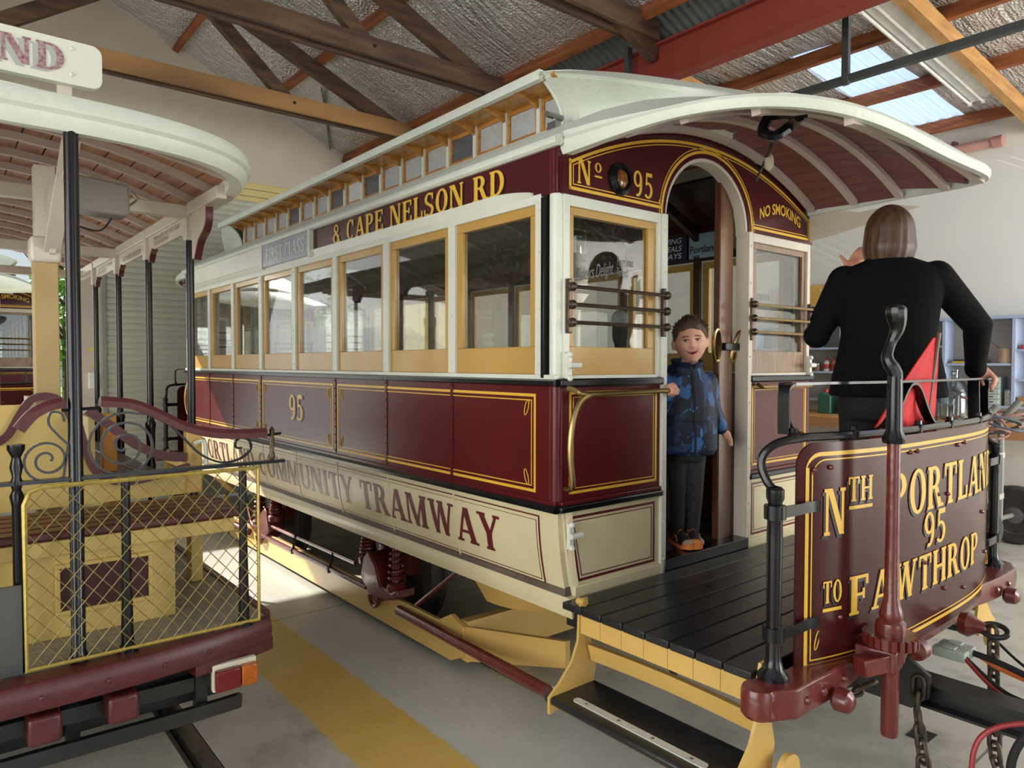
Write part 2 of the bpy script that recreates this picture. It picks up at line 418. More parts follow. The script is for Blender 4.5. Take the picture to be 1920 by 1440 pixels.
    if c == '9': return 0.64, _ring(0.3, 0.68, 0.28, 0.32, 0.15, 0.09, 0, 360, 22) + _ring(0.28, 0.38, 0.3, 0.38, 0.16, 0.1, -110, 20, 14) + _q(0.42, 0.38, 0.58, 0.38, 0.58, 0.7, 0.43, 0.7, 3)
    if c == '5': return 0.62, _ring(0.27, 0.32, 0.31, 0.32, 0.16, 0.09, -140, 120, 18) + _q(0.1, 0.5, 0.2, 0.5, 0.22, 0.95, 0.12, 0.95, 3) + _bx(0.12, 0.85, 0.54, 1)
    if c == '7': return 0.6, _bx(0.02, 0.86, 0.58, 1) + _dg(0.14, 0.4, 0.18, 0, 0.9)
    return 0.4, []
def text_polys(txt, gap=0.08):
    x = 0; out = []
    for c in txt:
        w, ps = glyph(c)
        out += [[(u + x, v) for u, v in p] for p in ps]
        x += w + (gap if c != ' ' else 0)
    return x - gap, out
def lettering(name, txt, u0, u1, H, fn, mat, parent, du=0, dv=0, lift=0.0, warp=None, gap=0.08):
    """lettering filling u0..u1 and height H, one object per letter; fn(u, v, lift) -> world point"""
    w = text_polys(txt, gap)[0]; k = (u1 - u0)/w; x = 0
    for c in txt:
        cw, ps = glyph(c); m = MB()
        for i_, p in enumerate(ps):
            q = []
            for a, b in p:
                u = (a + x)*k; v = b*H
                if warp: u, v = warp(u/(u1-u0), v)
                p0 = V(fn(u0 + u + du, v + dv, 0)); pu = V(fn(u0 + u + du + 1e-3, v + dv, 0)) - p0; pv = V(fn(u0 + u + du, v + dv + 1e-3, 0)) - p0
                q.append(p0 + pu.cross(pv).normalized()*(lift + 2.5e-5*i_))
            m.add(q, [tuple(range(len(q)))])
        x += cw + (gap if c != ' ' else 0)
        if ps: m.build('letter' if name == 'lettering' else 'numeral', mat, parent, smooth=None, fix=False)
def sans(name, txt, H, fn, mat, parent, u0, u1, weight=0.0, warp=None, shear=0.0, kind=None):
    """plain lettering from the built-in font, stretched to u0..u1"""
    cu = bpy.data.curves.new(name, 'FONT'); cu.body = txt; cu.offset = weight; cu.shear = shear; cu.space_line = 0.85
    to = bpy.data.objects.new(name, cu); COL.objects.link(to)
    me = bpy.data.meshes.new_from_object(to)
    bpy.data.objects.remove(to); bpy.data.curves.remove(cu)
    xs = [v.co.x for v in me.vertices]; ys = [v.co.y for v in me.vertices]
    ax, ay = min(xs), min(ys); k = (u1-u0)/(max(xs)-ax); h = H/(max(ys)-ay)
    base = wl(parent)
    bm = bmesh.new(); bm.from_mesh(me); bm.verts.ensure_lookup_table()
    seen = set(); isl = []
    for v in bm.verts:
        if v.index in seen: continue
        st = [v]; seen.add(v.index); g = []
        while st:
            q = st.pop(); g.append(q.index)
            for e in q.link_edges:
                o = e.other_vert(q)
                if o.index not in seen: seen.add(o.index); st.append(o)
        isl.append(g)
    grp = []
    for g in isl:
        x0 = min(bm.verts[i].co.x for i in g); x1 = max(bm.verts[i].co.x for i in g); yc = sum(bm.verts[i].co.y for i in g)/len(g)
        for k_ in grp:
            ov = min(x1, k_[1]) - max(x0, k_[0])
            if ov > 0.5*min(x1 - x0, k_[1] - k_[0]) and abs(yc - k_[3]) < 0.75:
                k_[0] = min(k_[0], x0); k_[1] = max(k_[1], x1); k_[2] += g; break
        else: grp.append([x0, x1, list(g), yc])
    polys = [[v.index for v in f.verts] for f in bm.faces]
    for x0, x1, g, yc in grp:
        S = {i: n for n, i in enumerate(g)}; pts = []
        for i in g:
            c = bm.verts[i].co; a, b = (c.x-ax)*k, (c.y-ay)*h
            if warp: a, b = warp(a/(u1-u0), b)
            pts.append(V(fn(u0 + a, b, 0)) - base)
        m2 = bpy.data.meshes.new('letter'); m2.from_pydata(pts, [], [[S[i] for i in f] for f in polys if f[0] in S]); m2.update()
        link('letter', m2, mat, parent)
    bm.free(); bpy.data.meshes.remove(me)
# ================================================================== the shed
def floor_material():
    m = M('painted_concrete', (200, 196, 182), 0.42, var=0.14, scale=1.3, bump=0.12, bscale=35)
    nt = m.node_tree; L = nt.links; b = nt.nodes['Principled BSDF']
    base = b.inputs['Base Color'].links[0].from_socket
    tc = nt.nodes.new('ShaderNodeTexCoord'); sx = nt.nodes.new('ShaderNodeSeparateXYZ'); L.new(tc.outputs['Object'], sx.inputs[0])
    def math_(op, a, bb=None, clamp=False):
        n = nt.nodes.new('ShaderNodeMath'); n.operation = op; n.use_clamp = clamp
        for i, q in enumerate((a, bb)):
            if q is None: continue
            if isinstance(q, (int, float)): n.inputs[i].default_value = q
            else: L.new(q, n.inputs[i])
        return n.outputs[0]
    def noise(sc, det=5, rough=0.6):
        n = nt.nodes.new('ShaderNodeTexNoise'); n.inputs['Scale'].default_value = sc; n.inputs['Detail'].default_value = det
        n.inputs['Roughness'].default_value = rough
        L.new(tc.outputs['Object'], n.inputs['Vector']); return n.outputs['Fac']
    def mix(fac, c1, c2):
        n = nt.nodes.new('ShaderNodeMix'); n.data_type = 'RGBA'
        if isinstance(fac, (int, float)): n.inputs[0].default_value = fac
        else: L.new(fac, n.inputs[0])
        for k, c in ((6, c1), (7, c2)):
            if isinstance(c, tuple): n.inputs[k].default_value = c
            else: L.new(c, n.inputs[k])
        return n.outputs[2]
    def ramp(f, a, b_): 
        n = nt.nodes.new('ShaderNodeMapRange'); n.inputs[1].default_value = a; n.inputs[2].default_value = b_; n.clamp = True
        L.new(f, n.inputs[0]); return n.outputs[0]
    # oil stains and grime with shapes of their own
    col = mix(math_('MULTIPLY', ramp(noise(0.9, 6), 0.46, 0.68), 0.7), base, lin((120, 112, 96)))
    col = mix(math_('MULTIPLY', ramp(noise(3.3, 8), 0.55, 0.72), 0.5), col, lin((92, 86, 74)))
    col = mix(math_('MULTIPLY', ramp(noise(1.7, 2), 0.56, 0.7), 0.35), col, lin((198, 198, 190)))
    # pale grey painted lane beside the yellow line, then the yellow line itself with worn edges
    wob = math_('MULTIPLY', math_('SUBTRACT', noise(9, 6), 0.5), 0.06)
    yy = math_('ADD', sx.outputs['Y'], wob)
    def band(a, b_, soft=0.008):
        return math_('MULTIPLY', ramp(yy, a - soft, a + soft), math_('SUBTRACT', 1.0, ramp(yy, b_ - soft, b_ + soft)))
    col = mix(math_('MULTIPLY', band(-0.32, 0.26, 0.02), 0.75), col, mix(noise(2.2), lin((212, 214, 208)), lin((190, 192, 184))))
    yfac = math_('MULTIPLY', band(-0.70, -0.32), ramp(noise(14, 8, 0.7), 0.25, 0.42))
    col = mix(math_('MULTIPLY', yfac, 0.92), col, mix(ramp(noise(2.0, 5), 0.35, 0.7), lin((212, 172, 72)), lin((226, 194, 106))))
    xx = math_('ADD', sx.outputs['X'], math_('MULTIPLY', math_('SUBTRACT', noise(20, 4), 0.5), 0.012))
    for xj in (1.16, -2.3, 4.6):      # saw-cut joints across the slab
        d = math_('ABSOLUTE', math_('SUBTRACT', xx, xj))
        col = mix(math_('MULTIPLY', math_('SUBTRACT', 1.0, ramp(d, 0.003, 0.007)), 0.75), col, lin((70, 62, 54)))
    L.new(col, b.inputs['Base Color'])
    return m
floor_mat = floor_material()
XB, XF, YL, YR = -7.0, 7.5, -6.8, 7.5
RAILS = (-2.6, -1.165, 0.33, 1.765)
m = MB(); m.box(XB - 0.1, YL - 0.1, -0.25, XF + 0.1, YR + 0.1, -0.06)
cuts = [YL - 0.1]
for i, y in enumerate(RAILS):
    if i % 2 == 0: cuts += [y - 0.035, y + 0.085]      # flangeway lies inside the gauge
    else: cuts += [y - 0.085, y + 0.035]
cuts.append(YR + 0.1)
for a in range(0, len(cuts), 2): m.box(XB - 0.1, cuts[a], -0.06, XF + 0.1, cuts[a + 1], 0.0)
struct(m.build('floor', floor_mat, smooth=None), 'grey concrete shed floor with a yellow painted line')
rail_mat = M('worn_rail_steel', (96, 90, 80), 0.4, metal=0.7, var=0.3, scale=8)
lab = ('outer rail under the open tram', 'inner rail under the open tram', 'near rail under the maroon tram', 'far rail under the maroon tram')
for y, l in zip(RAILS, lab):
    o = MB().box(XB - 6, y - 0.035, -0.06, XF, y + 0.03, -0.002).box(XB - 6, y - 0.035, -0.06, XF, y + 0.035, -0.05).build('track_rail', rail_mat)
    tag(o, 'worn steel grooved ' + l, 'rail', 'rails set in the floor')
o = MB().box(0.885, 1.31, 0.001, 0.975, 1.42, 0.004).build('floor_socket', black_rub)  # flat black plate put in for the dark of a floor hole
tag(o, 'small dark plate standing in for a square socket hole by the chain', 'socket')

def zl(y): return 4.61 + 0.427*(2.36 - y) if y > -1.9 else 4.61 + 0.427*(2.36 + 3.8 + y)
def zr(y): return 4.5 + 0.079*(7.5 - y)

# back gable wall with one shut roller door and one open doorway
m = MB()
m.box(XB - 0.15, -0.72, 0, XB, -0.51, 4.0).box(XB - 0.15, 3.3, 0, XB, YR + 0.1, 4.0).box(XB - 0.15, YL, 0, XB, -4.3, 4.0)
m.box(XB - 0.15, -4.3, 3.0, XB, -0.72, 4.0).box(XB - 0.15, -0.51, 3.72, XB, 3.3, 4.0)
g = [(YL, 4.0), (YR + 0.1, 4.0), (YR + 0.1, 4.55), (2.9, 4.9), (2.9, zl(2.9) + 0.05), (-1.9, zl(-1.9) + 0.05), (YL, zl(YL) + 0.05)]
m.prism(g, lambda u, v: (XB, u, v), (-0.15, 0, 0))
wb = struct(m.build('wall_back', wall_paint, smooth=None), 'off-white gable end wall')
for i in range(3):
    bx(XB, -0.6, 3.70 + 0.09*i, XB + 0.03, 3.3, 3.782 + 0.09*i).build('cladding_panel', yellow_clad, wb, bevel=0.008)
# roller shutter
d1 = thing('door_1', 'closed cream roller shutter door in the gable wall', 'door', (XB + 0.05, 1.4, 0)); d1['kind'] = 'structure'
del d1['category']
sl = MB()
prof = [(0.0, 0.0), (0.012, 0.012), (0.02, 0.036), (0.012, 0.062), (0.0, 0.072), (-0.008, 0.072), (-0.008, 0.0)]
sl.prism(prof, lambda u, v: (u, -1.9, v), (0, 3.8, 0))
slm = sl.mesh('slat', V((0, 0, 0)), 30)
for i in range(51): put('slat', slm, d1, (XB + 0.05, 1.4, 0.02 + i*0.0725), shutter_mat)
MB().box(XB + 0.01, -0.53, 0, XB + 0.09, -0.49, 3.72).build('guide_rail', M('grey_guide', (150, 150, 146), 0.5), d1)
MB().box(XB + 0.01, 3.29, 0, XB + 0.09, 3.33, 3.72).build('guide_rail', M('grey_guide', (150, 150, 146), 0.5), d1)
d2 = thing('door_2', 'pale yellow boarded door beside the roller shutter', 'door', (XB + 0.03, 4.0, 0)); d2['kind'] = 'structure'; del d2['category']
for i in range(5): bx(XB + 0.002, 3.42 + 0.24*i, 0.02, XB + 0.04, 3.655 + 0.24*i, 2.56).build('door_board', M('door_yellow', (236, 214, 128), 0.5), d2, bevel=0.004)
for z in (0.5, 2.02): bx(XB + 0.04, 3.42, z, XB + 0.06, 4.615, z + 0.07).build('door_ledge', M('door_yellow_b', (226, 200, 112), 0.5), d2)
# things on the pillar between the doors
tag(bx(XB, -0.66, 1.38, XB + 0.04, -0.57, 1.56).build('switch_box', plastic_white, bevel=0.006), 'white switch box on the pillar between the doors', 'switch box')
ws = thing('warning_sign', 'yellow triangular warning sign on the pillar above the switch box', 'sign', (XB + 0.005, -0.58, 1.62))
MB().prism([(-0.05, 0), (0.05, 0), (0, 0.085)], lambda u, v: (XB + 0.004, -0.58 + u, 1.62 + v), (0.004, 0, 0)).build('face', M('sign_yellow', (232, 200, 70), 0.5), ws)
MB().prism([(-0.012, 0.02), (0.012, 0.02), (0, 0.06)], lambda u, v: (XB + 0.008, -0.58 + u, 1.62 + v), (0.002, 0, 0)).build('symbol', letter_black, ws)
tag(bx(XB, -0.66, 1.8, XB + 0.005, -0.58, 1.84).build('pillar_notice', M('notice_yellow', (224, 206, 96), 0.6)), 'small yellow notice stuck on the pillar', 'notice')

# side and front walls
m = MB()
m.box(XB, YR, 0, XF, YR + 0.12, zr(YR) + 0.05)
struct(m.build('wall_right', wall_bright, smooth=None), 'white painted side wall behind the shelves')
m = MB()
m.box(XB, YL - 0.12, 0, -2.2, YL, 4.4).box(4.2, YL - 0.12, 0, XF, YL, 4.4).box(-2.2, YL - 0.12, 3.7, 4.2, YL, 4.4)  # unseen opening left for the added side fill lamp
struct(m.build('wall_left', wall_paint, smooth=None), 'off-white side wall with an opening added for light')
m = MB()
m.box(XF, YL, 0, XF + 0.12, -4.1, 4.0).box(XF, 1.7, 0, XF + 0.12, 3.2, 4.0).box(XF, 7.2, 0, XF + 0.12, YR, 4.0).box(XF, 3.2, 3.9, XF + 0.12, 7.2, 4.0).box(XF, -4.1, 3.7, XF + 0.12, 1.7, 4.0)  # unseen openings left for the added front and lean-to fill lamps
m.prism(g, lambda u, v: (XF, u, v), (0.12, 0, 0))
struct(m.build('wall_front', wall_paint, smooth=None), 'off-white end wall with wide openings added for light')

# foil-lined roof slopes
def foil_mat():
    m = M('silver_foil_insulation', (214, 212, 208), 0.33, metal=0.6, var=0.1, scale=1.2)
    nt = m.node_tree; L = nt.links; b = nt.nodes['Principled BSDF']
    tc = nt.nodes.new('ShaderNodeTexCoord')
    vo = nt.nodes.new('ShaderNodeTexVoronoi'); vo.inputs['Scale'].default_value = 42
    n1 = nt.nodes.new('ShaderNodeTexNoise'); n1.inputs['Scale'].default_value = 3.0; n1.inputs['Detail'].default_value = 5
    wv = nt.nodes.new('ShaderNodeTexNoise'); wv.inputs['Scale'].default_value = 5.0
    mp = nt.nodes.new('ShaderNodeMapping'); mp.inputs['Scale'].default_value = (5, 0.5, 1)
    L.new(tc.outputs['Object'], mp.inputs['Vector']); L.new(mp.outputs[0], wv.inputs['Vector'])
    L.new(tc.outputs['Object'], vo.inputs['Vector']); L.new(tc.outputs['Object'], n1.inputs['Vector'])
    a = nt.nodes.new('ShaderNodeMath'); a.operation = 'MULTIPLY_ADD'; a.inputs[1].default_value = 4.0
    L.new(n1.outputs['Fac'], a.inputs[0]); L.new(vo.outputs['Distance'], a.inputs[2])
    a2 = nt.nodes.new('ShaderNodeMath'); a2.operation = 'MULTIPLY_ADD'; a2.inputs[1].default_value = 3.0
    L.new(wv.outputs['Fac'], a2.inputs[0]); L.new(a.outputs[0], a2.inputs[2])
    bp = nt.nodes.new('ShaderNodeBump'); bp.inputs['Strength'].default_value = 0.8; bp.inputs['Distance'].default_value = 0.02
    L.new(a2.outputs[0], bp.inputs['Height']); L.new(bp.outputs[0], b.inputs['Normal'])
    return m
foil = foil_mat()
PUR = [2.48, 1.34, 0.31, -0.72, -1.75]
def sag(y, x):
    P = PUR
    for a, b in zip(P, P[1:]):
        if b <= y <= a: return 0.07*math.sin(PI*(a - y)/(a - b))*(0.7 + 0.3*math.sin(x*2.1 + a*3))
    return 0.0
us = arange(XB, XF, 60); ys = arange(2.6, -1.9, 40)
ceil_a = struct(MB().slab(lambda x, y: (x, y, zl(y) - sag(y, x)), us, ys, lambda x, y: (x, y, zl(y) + 0.06)).build('ceiling', foil, smooth=60), 'silver foil roof lining above the trusses')
ys = arange(-1.9, YL - 0.1, 20)
SKW = [(-5.0, -3.8), (-2.0, -0.8), (1.0, 2.2), (4.0, 5.2)]  # glowing roof panels, unseen, added to brighten the shed
mw_ = MB(); edw = [XB] + [q for s_ in SKW for q in s_] + [XF]
def foil3(x0, x1, y0, y1): mw_.slab(lambda x, y: (x, y, zl(y) - sag(-3.8 - y, x)), arange(x0, x1, 5), arange(y0, y1, 12), lambda x, y: (x, y, zl(y) + 0.06))
for k_ in range(0, len(edw), 2): foil3(edw[k_], edw[k_ + 1], -1.9, YL - 0.1)
for a_, b_ in SKW: foil3(a_, b_, -1.9, -3.06); foil3(a_, b_, -6.26, YL - 0.1)
ceil_b = struct(mw_.build('ceiling', foil, smooth=60), 'far slope of the silver foil roof lining')
i = 0
for y in PUR + [-3.8 - q for q in PUR]:
    i += 1
    z = zl(y)
    o = MB().sweep([(XB, y, z - 0.06), (XF, y, z - 0.06)], [(-0.035, -0.055), (0.035, -0.055), (0.035, 0.055), (-0.035, 0.055)], up=(0, 0.39, 0.92) if y > -1.9 else (0, -0.39, 0.92)).build('purlin', wood_purlin, ceil_a if y > -1.9 else ceil_b, smooth=None)
# corrugated eave sheet and tarp by the red beam
def corr(x, n=0.076): return 0.011*math.sin(2*PI*x/n)
xs = [XB + 0.019*k for k in range(int((XF - XB - 5.0)/0.019))]
o = MB().slab(lambda x, y: (x, y, zl(y) + 0.0 + corr(x)), xs, [2.56, 3.12], lambda x, y: (x, y, zl(y) + 0.004 + corr(x))).build('corrugated_sheet', galv, ceil_a, smooth=60, label='grey corrugated iron eave sheet')
random.seed(4)
tp = MB().slab(lambda x, t: (x, 2.95 - 0.12*t + 0.03*math.sin(x*9 + 2*t), 4.40 - 0.13*t + 0.03*math.sin(x*5)*t), arange(-4.6, 0.9, 60), arange(0, 1, 5), lambda x, t: (x, 2.956 - 0.12*t + 0.03*math.sin(x*9 + 2*t), 4.405 - 0.13*t + 0.03*math.sin(x*5)*t)).build('tarpaulin', tarp_blue, smooth=60)
tag(tp, 'blue tarpaulin strip tucked between corrugated sheet and red beam', 'tarpaulin')

# lean-to roof on the right, with its skylight
SKY = [(-1.62, -0.90), (0.4, 1.4), (2.0, 3.0), (3.6, 4.6), (5.2, 6.2), (-5.2, -4.3)]  # first is the visible skylight; the others are added unseen for light
def foil2(m, x0, x1, y0, y1):
    m.slab(lambda x, y: (x, y, zr(y) - 0.03*abs(math.sin((y - 4.72)/1.235*PI)) + 0.012*math.sin(x*6 + y)), arange(x0, x1, max(3, int((x1-x0)/0.12))), arange(y0, y1, 18), lambda x, y: (x, y, zr(y) + 0.05))
m = MB(); ed = [XB] + [q for s in sorted(SKY) for q in s] + [XF]
for k in range(0, len(ed), 2): foil2(m, ed[k], ed[k + 1], 2.9, 7.55)
for a, b in SKY: foil2(m, a, b, 2.9, 4.68); foil2(m, a, b, 7.22, 7.55)
ceil_c = struct(m.build('ceiling', foil, smooth=60), 'silver foil lining of the low lean-to roof')
sky_mat = emit_mat('skylight_fibreglass', (176, 200, 236), 1.15)
for k, (a, b) in enumerate(SKY):
    w = thing('window_%d' % (k + 1), ('translucent corrugated skylight beyond the tram roof rim' if k == 0 else 'added unseen lean-to light panel, number %d along the roof' % (k + 1)), 'skylight', (a, 4.68, zr(4.68))); w['kind'] = 'structure'; del w['category']
    n = 5
    for q in range(n):
        x0 = a + (b - a)*q/n; x1 = a + (b - a)*(q + 1)/n
        MB().slab(lambda x, y: (x, y, zr(y) + 0.02 + 0.008*math.sin((x - x0)/(x1 - x0)*2*PI)), arange(x0 + 0.004, x1 - 0.004, 9), [4.68, 7.22], lambda x, y: (x, y, zr(y) + 0.026 + 0.008*math.sin((x - x0)/(x1 - x0)*2*PI))).build('pane', sky_mat, w, smooth=60)
for k, (a, b) in enumerate(SKW):
    w = thing('window_%d' % (k + 7), 'added unseen light panel in the far roof slope, number %d from the gable wall' % (k + 1), 'skylight', (a, -3.06, zl(-3.06))); w['kind'] = 'structure'; del w['category']
    for q in range(6):
        x0 = a + (b - a)*q/6; x1 = a + (b - a)*(q + 1)/6
        MB().slab(lambda x, y: (x, y, zl(y) + 0.02 + 0.008*math.sin((x - x0)/(x1 - x0)*2*PI)), arange(x0 + 0.004, x1 - 0.004, 9), [-3.06, -6.26], lambda x, y: (x, y, zl(y) + 0.026 + 0.008*math.sin((x - x0)/(x1 - x0)*2*PI))).build('pane', sky_mat, w, smooth=60)
for y in (3.3, 4.72, 5.95, 7.2):
    o = MB().box(XB, y - 0.035, zr(y) - 0.13, XF, y + 0.035, zr(y) - 0.005).build('purlin', wood_purlin, ceil_c, smooth=None)
    pass
for x, l in ((-2.45, 'pine rafter beside the short fluorescent batten'), (-0.26, 'pine rafter beside the long fluorescent batten'), (2.8, 'pine rafter of the lean-to roof nearest the front wall'), (-5.6, 'pine rafter of the lean-to roof nearest the gable wall')):
    o = MB().sweep([(x, 2.8, zr(2.8) - 0.2), (x, 7.5, zr(7.5) - 0.2)], [(-0.045, -0.075), (0.045, -0.075), (0.045, 0.075), (-0.045, 0.075)], up=(0, 0, 1)).build('rafter', wood_pale, ceil_c, smooth=None)

# red steel I-beam
m = MB()
m.box(XB, 2.66, 4.0, XF, 2.78, 4.018).box(XB, 2.66, 4.302, XF, 2.78, 4.32).box(XB, 2.712, 4.018, XF, 2.728, 4.302)
tag(m.build('steel_beam', beam_red, smooth=None), 'long red oxide steel beam overhead between the two roofs', 'beam')
# timber trusses
chord_pale = M('sunlit_old_chord', (178, 134, 82), 0.7, scale=0.5, rgb2=(92, 66, 44), stretch=(1, 1, 3), detail=2)  # sunlight on the timber is put into its pale colour
def truss(x, label, wood_truss=wood_truss, chord=None):
    t = thing('roof_truss', label, 'truss', (x, 2.6, 4.32), 'timber roof trusses')
    bx(x - 0.09, -6.6, 4.33, x - 0.045, 2.66, 4.50).build('bottom_chord', wood_truss, t, smooth=None, bevel=0.004)
    bx(x + 0.045, -6.6, 4.33, x + 0.09, 2.66, 4.50).build('bottom_chord', chord or wood_truss, t, smooth=None, bevel=0.004)
    for s in (1, -1):
        fy = (lambda y: y) if s == 1 else (lambda y: -3.8 - y)
        def beam(name, y0, z0, y1, z1, w=0.085, h=0.16):
            MB().bar((x, fy(y0), z0), (x, fy(y1), z1), w, h).build(name, wood_truss, t, smooth=None, bevel=0.004)
        beam('top_chord', 2.7, zl(2.7) - 0.21, -1.9, zl(-1.9) - 0.21)
        beam('web', 1.0, 4.42, -0.1, zl(-0.1) - 0.24, h=0.13)
        beam('web', -1.7, 4.42, -0.2, zl(-0.2) - 0.26, h=0.13)
        MB().tube([(x - 0.1, fy(1.0), 4.42), (x + 0.1, fy(1.0), 4.42)], 0.016, 6).build('bolt', black_steel, t)
    bx(x - 0.04, -1.96, 4.4, x + 0.04, -1.84, zl(-1.9) - 0.2).build('king_post', wood_truss, t, smooth=None)
truss(-1.72, 'dark timber roof truss ending on the red beam, nearest the camera')
truss(-3.5, 'dark timber roof truss, middle one of the three in view')
truss(-5.25, 'brown timber roof truss nearest the gable wall', chord=chord_pale)
truss(1.6, 'timber roof truss above the front of the shed')
# steel rod brace under the foil
o = MB().bar((-6.98, 2.25, 4.60), (-5.7, 1.55, 4.86), 0.012, 0.05).build('brace_strap', galv, ceil_a, label='grey steel brace strap')

# hung steel frame
hf = thing('hanging_rail', 'dark grey steel rail hung on drop bars beyond the tram roof', 'rail', (-0.33, 3.2, 3.75))
bx(-3.0, 3.17, 3.72, 5.0, 3.225, 3.775).build('rail_bar', grey_steel, hf, smooth=None, bevel=0.004)
for x in (-2.6, -0.33, 2.2): bx(x - 0.025, 3.15, 3.70, x + 0.025, 3.19, zr(3.2) - 0.02).build('drop_bar', grey_steel, hf, smooth=None, bevel=0.003)
o = bx(-1.93, 2.56, 3.42, -1.89, 2.62, 4.34).build('drop_bar', grey_steel, smooth=None, bevel=0.003)
tag(o, 'dark vertical steel drop bar in front of the red beam', 'steel bar')

# fluorescent battens
def batten(x, y0, y1, label):
    t = thing('fluorescent_light', label, 'ceiling light', (x, (y0+y1)/2, zr((y0+y1)/2) - 0.15), 'fluorescent battens')
    f = lambda y, d: zr(y) - 0.14 - d
    def piece(name, a, b, d0, d1, mat): MB().slab(lambda u, y: (x + u, y, f(y, d1)), [a, b], [y0, y1], lambda u, y: (x + u, y, f(y, d0))).build(name, mat, t, smooth=None)
    piece('body', -0.045, 0.045, 0.0, 0.06, plastic_white)
    for s in (-1, 1):
        MB().slab(lambda u, y: (x + s*(0.045 + u*0.1), y, f(y, 0.055 - 0.045*u)), [0, 1], [y0, y1], lambda u, y: (x + s*(0.045 + u*0.1), y, f(y, 0.049 - 0.045*u))).build('reflector', plastic_white, t, smooth=None)
        MB().tube([(x + s*0.06, y0 + 0.04, f(y0 + 0.04, 0.085)), (x + s*0.06, y1 - 0.04, f(y1 - 0.04, 0.085))], 0.014, 8).build('tube', plastic_white, t)
        for y in (y0 + 0.02, y1 - 0.02): MB().box(x + s*0.06 - 0.014, y - 0.02, f(y, 0.1), x + s*0.06 + 0.014, y + 0.02, f(y, 0.05)).build('tube_holder', plastic_white, t)
batten(-0.52, 3.9, 6.4, 'long white fluorescent batten hanging right of the skylight')
batten(-2.75, 3.45, 5.15, 'white fluorescent batten partly hidden behind the tram roof')
# wall pipe
wp = thing('wall_pipe', 'pinkish painted pipe fixed high on the white wall', 'pipe', (-1.2, 7.42, 4.2))
MB().tube([(-3.4, 7.42, 4.2), (-0.62, 7.42, 4.2)], 0.055, 12).build('pipe', M('pink_pipe_paint', (196, 148, 138), 0.5), wp)
MB().tube([(-0.68, 7.42, 4.2), (-0.58, 7.42, 4.2)], 0.068, 12).build('collar', M('pink_pipe_paint', (186, 138, 128), 0.5), wp)
for x in (-2.4, -1.1): bx(x, 7.39, 4.1, x + 0.04, 7.5, 4.3).build('bracket', maroon_iron, wp)
# white board on the far-wall side of the doorway
# ------------------------------------------------------------------ outdoors
grass_mat = M('sunlit_grass', (128, 158, 72), 0.9, var=0.3, scale=2.0, bump=0.3)
struct(MB().surf(lambda x, y: (x, y, -0.09 + 0.0), [-120, XB - 4], [-80, 80]).build('ground', grass_mat, smooth=None), 'sunlit grass beyond the doorway')
struct(bx(XB - 4.2, -14, -0.2, XB - 0.1, 10, -0.062).build('apron', M('apron_concrete', (190, 186, 176), 0.7), smooth=None), 'sunlit concrete apron outside the doorway')
hill_mat = M('misty_hill_green', (118, 146, 112), 0.9, var=0.3, scale=0.4)
struct(MB().slab(lambda y, t: (-60 - 20*t, y, -0.1 + t*(5.5 + 1.4*math.sin(y*0.13) + 0.8*math.sin(y*0.37))), arange(-80, 80, 60), arange(0, 1, 5), lambda y, t: (-61 - 20*t, y, -0.2 + t*(5.0 + 1.4*math.sin(y*0.13)))).build('hill', hill_mat, smooth=60), 'distant wooded hill')
leaf_mats = [M('spring_leaf', (150, 196, 84), 0.6, var=0.25, scale=3), M('spring_leaf_dark', (104, 150, 58), 0.6, var=0.25, scale=3)]
def tree(x, y, h, r, label, seed, n=2600):
    rnd = random.Random(seed)
    t = thing('leafy_tree', label, 'tree', (x, y, -0.09), 'trees outside')
    m = MB(); m.tube([(x, y, -0.09), (x + 0.08, y, h*0.4), (x - 0.05, y + 0.1, h*0.75)], 0.13, 8, scales=[1, 0.75, 0.35])
    for k in range(9):
        a = rnd.uniform(0, 2*PI); z0 = h*rnd.uniform(0.3, 0.65); e = V((x + r*0.75*math.cos(a), y + r*0.75*math.sin(a), z0 + h*0.2))
        m.tube([(x, y, z0), (V((x, y, z0)) + e)/2 + V((0, 0, 0.1)), e], 0.045, 5, scales=[1, 0.6, 0.25])
    m.build('trunk', M('bark', (92, 78, 62), 0.9), t)
    for q in range(2):
        m = MB()
        cl = [(V((rnd.gauss(0, 0.5), rnd.gauss(0, 0.5), rnd.gauss(0, 0.45)))) for _ in range(26)]
        for _ in range(n):
            c = rnd.choice(cl); p = V((x + r*c.x, y + r*c.y, h*0.62 + h*0.36*c.z)) + V((rnd.gauss(0, .22), rnd.gauss(0, .22), rnd.gauss(0, .18)))
            d = V((rnd.gauss(0, 1), rnd.gauss(0, 1), rnd.gauss(0, 1))).normalized(); e = d.orthogonal().normalized(); s = rnd.uniform(.05, .1)
            m.add([p - d*s, p + e*s*0.6, p + d*s, p - e*s*0.6], [(0, 1, 2, 3)])
        m.build('foliage', leaf_mats[q], t, smooth=None, fix=False, kind='stuff')
tree(-19.5, 0.75, 6.6, 1.5, 'bright green leafy tree just outside the open doorway', 3)
tree(-27, -9.5, 6.5, 2.4, 'green tree farther outside, left of the doorway tree', 5)
fence = thing('wire_fence', 'pale blue-grey wire fence across the grass outside', 'fence', (-22, -2, -0.09))
fp = M('fence_post_blue', (140, 168, 200), 0.5)
for k in range(14): MB().tube([(-22, -14 + 2*k, -0.1), (-22, -14 + 2*k, 1.65)], 0.04, 6).build('post', fp, fence)
for z in (0.1, 0.45, 0.8, 1.15, 1.5): MB().tube([(-22, -14, z), (-22, 12, z)], 0.012, 5).build('wire', fp, fence)
